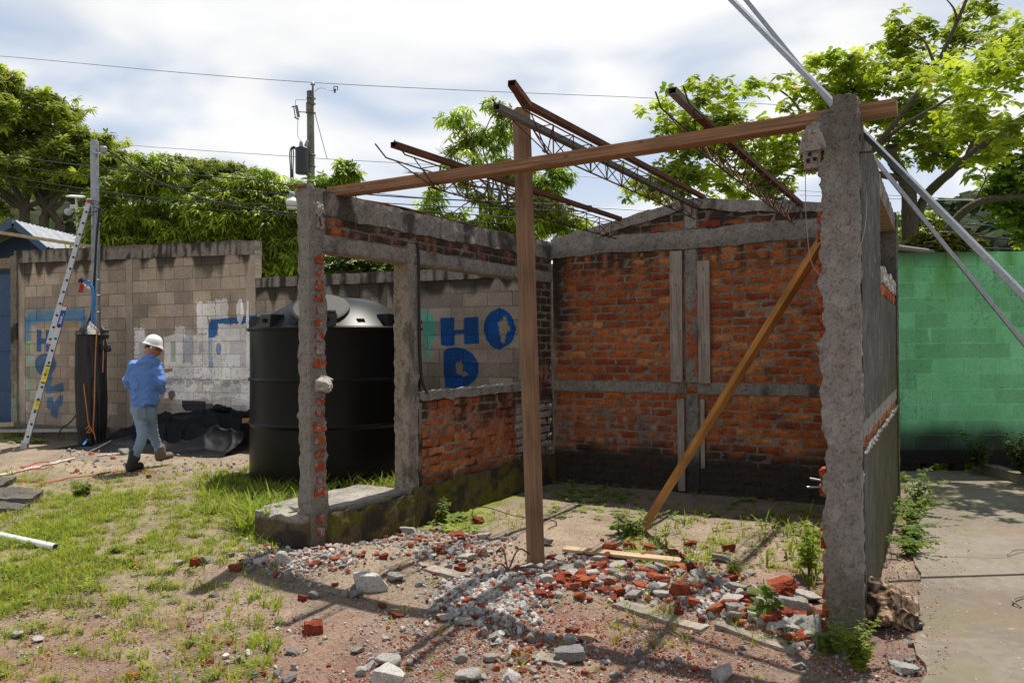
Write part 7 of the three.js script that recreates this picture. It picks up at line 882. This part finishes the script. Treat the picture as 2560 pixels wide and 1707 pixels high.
piece(625, 1368, 24, 18, 'lump', CM[4], 'white chunk alone on the dirt left of the plinth slab'); piece(540, 1352, 24, 16, 'lump', CM[4], 'pale chunk near the plinth slab, left'); piece(580, 1390, 26, 12, 'slab', CM[2], 'flat grey chip left of the plinth slab'); piece(450, 1410, 30, 12, 'slab', CM[1], 'pale chip left of the upright brick half'); piece(340, 1420, 34, 14, 'brick', BM[2], 'orange brick crumb in the grass at left'); piece(353, 1355, 24, 14, 'brick', BM[3], 'dark brick crumb in the grass near the white pipe'); piece(247, 1540, 20, 16, 'lump', CM[0], 'pale pebble in the left foreground'); piece(50, 1592, 34, 18, 'slab', CM[0], 'pale flat chip at the lower left'); piece(100, 1603, 34, 12, 'slab', CM[4], 'whitish flat chip right of the lower left chip'); piece(334, 1695, 40, 20, 'brick', BM[2], 'orange brick crumbs at the bottom left edge'); piece(372, 1196, 14, 14, 'brick', BM[0], 'small red brick crumb at the grass edge by the walking person'); piece(310, 1136, 32, 26, 'lump', CM[2], 'rough grey stone on the bare strip left of the walking person');
piece(2205, 1418, 36, 16, 'lump', barkM([0.34, 0.27, 0.22]), 'flat brown stone beside the outer right wall'); piece(2300, 1572, 34, 18, 'lump', CM[3], 'dark stone at the edge of the path'); piece(2275, 1598, 20, 14, 'lump', CM[5], 'small stone left of the path edge'); piece(2325, 1605, 26, 14, 'slab', CM[1], 'pale flat stone on the path edge'); piece(2280, 1615, 26, 14, 'lump', CM[2], 'grey stone below the log'); piece(2277, 1655, 28, 18, 'lump', CM[1], 'grey stone in the near right foreground'); piece(2265, 1683, 56, 26, 'slab', CM[1], 'large flat grey stone at the bottom right beside the path', blockChunk(5041, 1.1, 0.3, 0.8)); piece(2512, 1545, 18, 12, 'lump', CM[3], 'dark pebble on the path'); piece(2465, 1695, 14, 10, 'lump', CM[4], 'white pebble on the near path'); piece(2535, 1412, 22, 12, 'lump', CM[2], 'crumbled grey bit on the path near the joint'); piece(2545, 1290, 30, 16, 'lump', CM[3], 'dark stone on the far path by the kerb');
for (const [x, y, w, l] of [[688, 1292, 28, 'grey stone on the plinth slab, left'], [738, 1276, 24, 'pale stone on the plinth slab by the column'], [752, 1278, 16, 'small pale stone touching the column on the plinth slab']]) { const p = G(x, y), q = V(x, y, (6.35)); const o = piece(x, y, w, w * 0.55, 'lump', CM[0], l); const r = ray(x, y), t = (0.35 - 1.65) / r.y; o.position.set(r.x * t, 0.35 + 0.02, r.z * t); }
// middling pieces: individuals with nothing to tell them apart
const where = [[760, 1400, 120, 40, 1.6], [900, 1350, 120, 26, 1], [1000, 1340, 120, 26, 1.2], [1130, 1370, 120, 34, 1.4], [1230, 1500, 110, 46, 2.6], [1300, 1450, 90, 30, 1.2], [1450, 1430, 110, 34, 1.5], [1560, 1460, 120, 40, 1.6], [1680, 1450, 120, 50, 1.5], [1780, 1490, 120, 46, 1.5], [1900, 1530, 110, 44, 1.7], [1990, 1570, 70, 46, 1.5], [1200, 1600, 240, 40, 0.25], [1300, 1660, 300, 40, 0.3], [700, 1640, 220, 50, 0.15], [1150, 1420, 200, 60, 0.6], [1650, 1400, 260, 40, 0.5]];
function sample() { let t = RR() * where.reduce((a, w) => a + w[4], 0); for (const w of where) { t -= w[4]; if (t < 0) { const a = RR() * 6.283, r = Math.sqrt(-2 * Math.log(1 - RR() * 0.95)) * 0.62; return [w[0] + Math.cos(a) * r * w[2], w[1] + Math.sin(a) * r * w[3]]; } } return [1200, 1500]; }
const okSpot = (x, y) => !(x > 2050 && y < 1640) && y < 1712;
let nB = 0, nC = 0;
for (let i = 0; i < 620; i++) {
  const [x, y] = sample(); if (!okSpot(x, y)) continue; const p = G(x, y), isB = RR() < (x > 1350 ? 0.62 : 0.34), sl = !isB && RR() < 0.42; if (isB ? nB++ >= 290 : nC++ >= 290) continue; const s = (0.030 + 0.055 * RR() ** 1.8) * (x > 1350 && y < 1580 ? 1.7 : 1.15);
  const o = shade(new THREE.Mesh((isB ? BV : sl ? SV : CV)[Math.floor(RR() * 4)], isB ? BM[Math.floor(RR() * 4)] : sl ? SM[Math.floor(RR() * 3)] : CM[Math.floor(RR() * 6)])); o.name = numbered(isB ? 'brick_fragment' : 'concrete_fragment');
  tag(o, isB ? 'small red brick fragment lying loose in the rubble before the shed' : 'small grey concrete fragment lying loose in the rubble before the shed', isB ? 'brick fragment' : 'concrete fragment', isB ? 'brick fragments in the rubble' : 'concrete fragments in the rubble'); lay(o, p, s * (0.8 + 0.6 * RR()), s * (0.6 + 0.4 * RR()), s * (0.8 + 0.6 * RR())); scene.add(o);
}
// crumbs nobody could count
{
  const geo = [lite(5, 'lump'), lite(9, 'slab'), lite(12, 'lump')], fine = new THREE.IcosahedronGeometry(0.5, 0);
  const sets = [['gravel', 'grey and white concrete crumbs strewn through the rubble', geo[0], std([1, 1, 1], { map: T.rough, roughness: 1 }), [], [0.30, 0.29, 0.275], [0.78, 0.75, 0.71]], ['gravel', 'flat grey chips strewn through the rubble', geo[1], std([1, 1, 1], { map: T.rough, roughness: 1 }), [], [0.30, 0.285, 0.265], [0.72, 0.69, 0.645]], ['brick_crumbs', 'red brick crumbs and dust strewn over the ground', geo[2], std([1, 1, 1], { map: T.brick, roughness: 1 }), [], [0.26, 0.055, 0.028], [0.52, 0.15, 0.065]], ['gravel', 'fine grit over the bare ground', fine, std([1, 1, 1], { roughness: 1 }), [], [0.10, 0.08, 0.06], [0.42, 0.38, 0.33]]];
  for (let i = 0; i < 9000; i++) { const [x, y] = sample(); if (!okSpot(x, y)) continue; const p = G(x, y), k = 0.009 + 0.042 * RR() ** 3; sets[RR() < 0.5 ? 0 : RR() < 0.4 ? 1 : 2][4].push({ x: p.x, y: p.y + k * 0.2, z: p.z, k }); }
  for (let i = 0; i < 3600; i++) { const x = 1225 + 85 * (RR() + RR() + RR() - 1.5) * 1.5, y = 1498 + 40 * (RR() + RR() + RR() - 1.5) * 1.5, p = G(x, y), k = 0.008 + 0.042 * RR() ** 2.4; sets[RR() < 0.55 ? 0 : RR() < 0.7 ? 1 : 2][4].push({ x: p.x, y: p.y + k * 0.25, z: p.z, k }); }
  for (let i = 0; i < 1700; i++) { const x = 745 + 80 * (RR() + RR() + RR() - 1.5) * 1.5, y = 1395 + 38 * (RR() + RR() + RR() - 1.5) * 1.5, p = G(x, y), k = 0.008 + 0.036 * RR() ** 2.4; sets[RR() < 0.5 ? 0 : RR() < 0.7 ? 1 : 2][4].push({ x: p.x, y: p.y + k * 0.25, z: p.z, k }); }
  for (let i = 0; i < 16000; i++) { const x = 40 + 2230 * RR(), y = 1400 + 310 * RR(); if (!okSpot(x, y)) continue; const n = fbm(x * 0.006, y * 0.012, 5, 4); if (RR() > smooth(0.4, 0.65, n) * smooth(1380, 1640, y + x * 0.10)) continue; const p = G(x, y), k = 0.006 + 0.018 * RR() ** 3; sets[RR() < 0.5 ? 2 : 0][4].push({ x: p.x, y: p.y + k * 0.2, z: p.z, k }); }
  for (let i = 0; i < 6500; i++) { const x = 1000 + 1220 * RR(), y = 1540 + 170 * RR(); if (!okSpot(x, y)) continue; if (RR() > smooth(0.3, 0.6, fbm(x * 0.008, y * 0.02, 8, 3))) continue; const p = G(x, y), k = 0.005 + 0.013 * RR() ** 2.5; sets[RR() < 0.62 ? 2 : RR() < 0.6 ? 0 : 3][4].push({ x: p.x, y: p.y + k * 0.2, z: p.z, k }); }
  for (let i = 0; i < 15000; i++) { const x = -20 + 2560 * RR(), y = 1150 + 560 * RR() ** 0.7; if (!okSpot(x, y)) continue; if (x > 1340 && y < 1290) continue; const p = G(x, y), k = 0.004 + 0.009 * RR() ** 2; sets[3][4].push({ x: p.x, y: p.y + k * 0.2 + (x > 2300 ? 0.02 : 0), z: p.z, k }); }
  for (let i = 0; i < 2600; i++) { const y = 1215 + 490 * RR() ** 1.2, x = 2215 + 210 * RR() ** 1.8 * (y > 1500 ? 0.75 : 1); const p = G(x, y), k = 0.004 + 0.009 * RR() ** 2; p.y = Math.max(p.y, 0.014); sets[RR() < 0.5 ? 2 : RR() < 0.5 ? 0 : 3][4].push({ x: p.x, y: p.y, z: p.z, k }); }
  for (let i = 0; i < 420; i++) { const x = 150 + 500 * RR(), y = 1124 + 62 * RR(); if (x > 615 && y > 1160) continue; const p = G(x, y), k = 0.015 + 0.06 * RR() ** 3; sets[RR() < 0.3 ? 0 : RR() < 0.75 ? 1 : 2][4].push({ x: p.x, y: p.y + k * 0.12, z: p.z, k }); }
  for (const [name, label, g, m, list, c0, c1] of sets) { const h = new THREE.Group(), im = scatterLeaves(h, numbered(name), g, m, list, { tilt: 3, seed: 9, c0, c1 }); h.remove(im); tag(im, label, name.replace('_', ' '), null, 'stuff'); scene.add(im); }
}
// ---------- odd things on the ground ----------
{
  const a = G(-260, 1282, 0.03), b = G(137, 1368, 0.03), s = thing('plastic_pipe', 'white plastic pipe lying in the grass at the left edge', 'pipe', b); part(s, 'pipe', rod(a, b, 0.0275, 20), M.white); const d = b.clone().sub(a).normalize(); part(s, 'bore', rod(b.clone().addScaledVector(d, -0.01), b.clone().addScaledVector(d, 0.001), 0.023, 20), M.blackHole);
  const slab = (px, py, w, h, d, ry, up, label) => { const p = G(px, py); const g = finish(roughen(box(w, h, d, 0, 0, 0, 24, 5, 16), 0.035, 5, px), 0.6, 1); paint(g, (x, y, z) => sc(mixc([0.06, 0.056, 0.048], [0.16, 0.148, 0.13], fbm(x * 5, y * 5, z * 5, 4)), K)); const o = shade(new THREE.Mesh(g, M.rough)); o.name = numbered('stone_slab'); o.position.set(p.x, p.y + up, p.z); o.rotation.set(0.08, ry, -0.12); tag(o, label, 'stone slab'); scene.add(o); };
  slab(24, 1258, 0.5, 0.08, 0.36, 0.3, 0.07, 'dark grey stone slab lying tilted in the grass at left'); slab(-30, 1232, 0.45, 0.06, 0.3, 0.1, 0.12, 'upper stone slab at the left edge, resting on the tilted one'); slab(-5, 1278, 0.5, 0.1, 0.2, 0.2, 0.02, 'buried brown stone under the slabs at the left edge');
  const cord = (pts, r, m, label, name = 'cord', cat = 'cord') => { const q = pts.map(([x, y, u = 0.012]) => G(x, y, u)); return solo(name, tube(q, r, 90, 5), m, label, cat, q[0]); };
  cord([[30, 1185], [60, 1170], [95, 1156], [115, 1154], [122, 1158], [100, 1163], [70, 1166], [50, 1167], [80, 1172], [105, 1172], [125, 1165], [132, 1167]], 0.006, M.red, 'looped red cord on the bare strip near the kerb'); cord([[45, 1204], [75, 1202], [110, 1206], [150, 1200], [170, 1194], [220, 1189], [270, 1180], [320, 1176], [390, 1179]], 0.007, M.red, 'red cord trailing past the feet of the walking person');
  cord([[1190, 1305], [1180, 1285, 0.1], [1185, 1272, 0.14], [1215, 1268, 0.12], [1290, 1290, 0.03], [1380, 1300], [1392, 1310], [1370, 1322]], 0.0045, M.rustDark, 'thin rusty wire looping over the shed floor left of the post', 'wire', 'wire'); cord([[2520, 1388, 0.05], [2535, 1376, 0.07], [2560, 1374, 0.06], [2600, 1380, 0.05]], 0.005, M.woodGrey, 'pale curved twig on the path at the right edge', 'twig', 'twig'); cord([[2560, 1490, 0.06], [2540, 1494, 0.07], [2534, 1502, 0.07], [2555, 1518, 0.05]], 0.006, M.woodGrey, 'pale curved twig nearer on the path', 'twig', 'twig');
  cord([[175, 1122], [180, 1130, 0.05], [190, 1140], [230, 1125, 0.08], [300, 1092, 0.12], [330, 1090, 0.1], [350, 1108]], 0.005, M.wireGrey, 'loose grey wire between the wrapped column and the walking person', 'wire', 'wire'); cord([[735, 1262, 0.42], [742, 1258, 0.43], [750, 1260, 0.42], [745, 1266, 0.42]], 0.006, M.woodPale, 'small pale loop of twine on the plinth slab', 'twine', 'twine');
  const rb = []; const c = G(1270, 1428, 0.05); for (const [dx, dz, dy] of [[0.28, 0.05, 0.03], [-0.1, 0.12, 0.06], [0.15, -0.1, 0.12], [-0.08, -0.1, 0.13]]) rb.push(tube([c.clone(), c.clone().add(V3(dx * 0.5, dy * 1.1, dz * 0.5)), c.clone().add(V3(dx, dy * 0.7, dz))], 0.006, 10, 5)); solo('rebar', join(rb), M.rust, 'bent rusty reinforcing bars at the foot of the post', 'rebar', c);
  // lime line and bare strip near the wall
  const lime = []; for (const [[x0, y0, w0], [x1, y1, w1]] of [[[-60, 1196, 12], [186, 1140, 9]], [[240, 1136, 6], [330, 1128, 5]]]) { const A = G(x0, y0, 0.012), B = G(x1, y1, 0.012), C = G(x1, y1 + w1, 0.012), D = G(x0, y0 + w0, 0.012); const g = new THREE.BufferGeometry(), p = [], idx = [], n = 60; for (let i = 0; i <= n; i++) { const t = i / n, e = 0.25 * sn(i * 0.4, 2, 1); const u = A.clone().lerp(B, t), v = D.clone().lerp(C, t); const q0 = u.clone().lerp(v, 0.15 + 0.3 * noise(i * 0.5, 3)), q1 = u.clone().lerp(v, 0.85 - 0.3 * noise(i * 0.5, 8)); for (const q of [q0, q1]) { q.y = gh(q.x, q.z) + 0.014; p.push(q.x, q.y, q.z); } if (i < n) { const o = i * 2; idx.push(o, o + 1, o + 2, o + 1, o + 3, o + 2); } } g.setAttribute('position', new THREE.Float32BufferAttribute(p, 3)); g.setIndex(idx); g.computeVertexNormals(); lime.push(boxUV(g, 1)); } structure('lime_strip', join(lime), std([0.62, 0.57, 0.50], { map: T.concrete, side: THREE.DoubleSide }));
  // rotten log by the right wall
  const lp = G(2228, 1566), lq = new THREE.Quaternion().setFromEuler(new THREE.Euler(0.25, 0.5, 1.0)).invert(), lv = V3();
  const net = surfaceNet((x, y, z) => { lv.set(x, y, z).applyQuaternion(lq); const a = lv.x, b = lv.y, c = lv.z, an = Math.atan2(c, a), rad = Math.hypot(a, c); const r = 0.118 + 0.022 * sn(Math.cos(an) * 2, Math.sin(an) * 2, 4) + 0.016 * sn(Math.cos(an) * 7, Math.sin(an) * 7, b * 2); const d = Math.max(rad - r, Math.abs(b) - 0.14 - 0.05 * sn(a * 14, c * 14, 3 + Math.sign(b))); return d + 0.030 * (fbm(a * 26, b * 8, c * 26, 4) - 0.5) + 0.03 * (fbm(a * 60, b * 22, c * 60, 2) - 0.5); }, [-0.24, -0.24, -0.24], [0.24, 0.24, 0.24], 0.0085);
  const lg = finish(net, 0.45, 1.4); paint(lg, (x, y, z) => { const a = fbm(x * 40, y * 14, z * 40, 4), b = fbm(x * 9, y * 9, z * 9, 3); return sc(mixc(mixc([0.10, 0.06, 0.035], [0.40, 0.28, 0.19], smooth(0.38, 0.58, a)), [0.025, 0.018, 0.012], smooth(0.52, 0.62, b)), K); }); lg.translate(lp.x, lp.y + 0.12, lp.z); solo('rotten_log', lg, M.rough, 'short rotten log leaning at the outer foot of the right column', 'log', lp);
}
scene.traverse(o => { if (o.isMesh && o.geometry && !o.geometry.attributes.normal) o.geometry.computeVertexNormals(); });
renderer.setSize(1024, 682);
renderer.render(scene, camera);
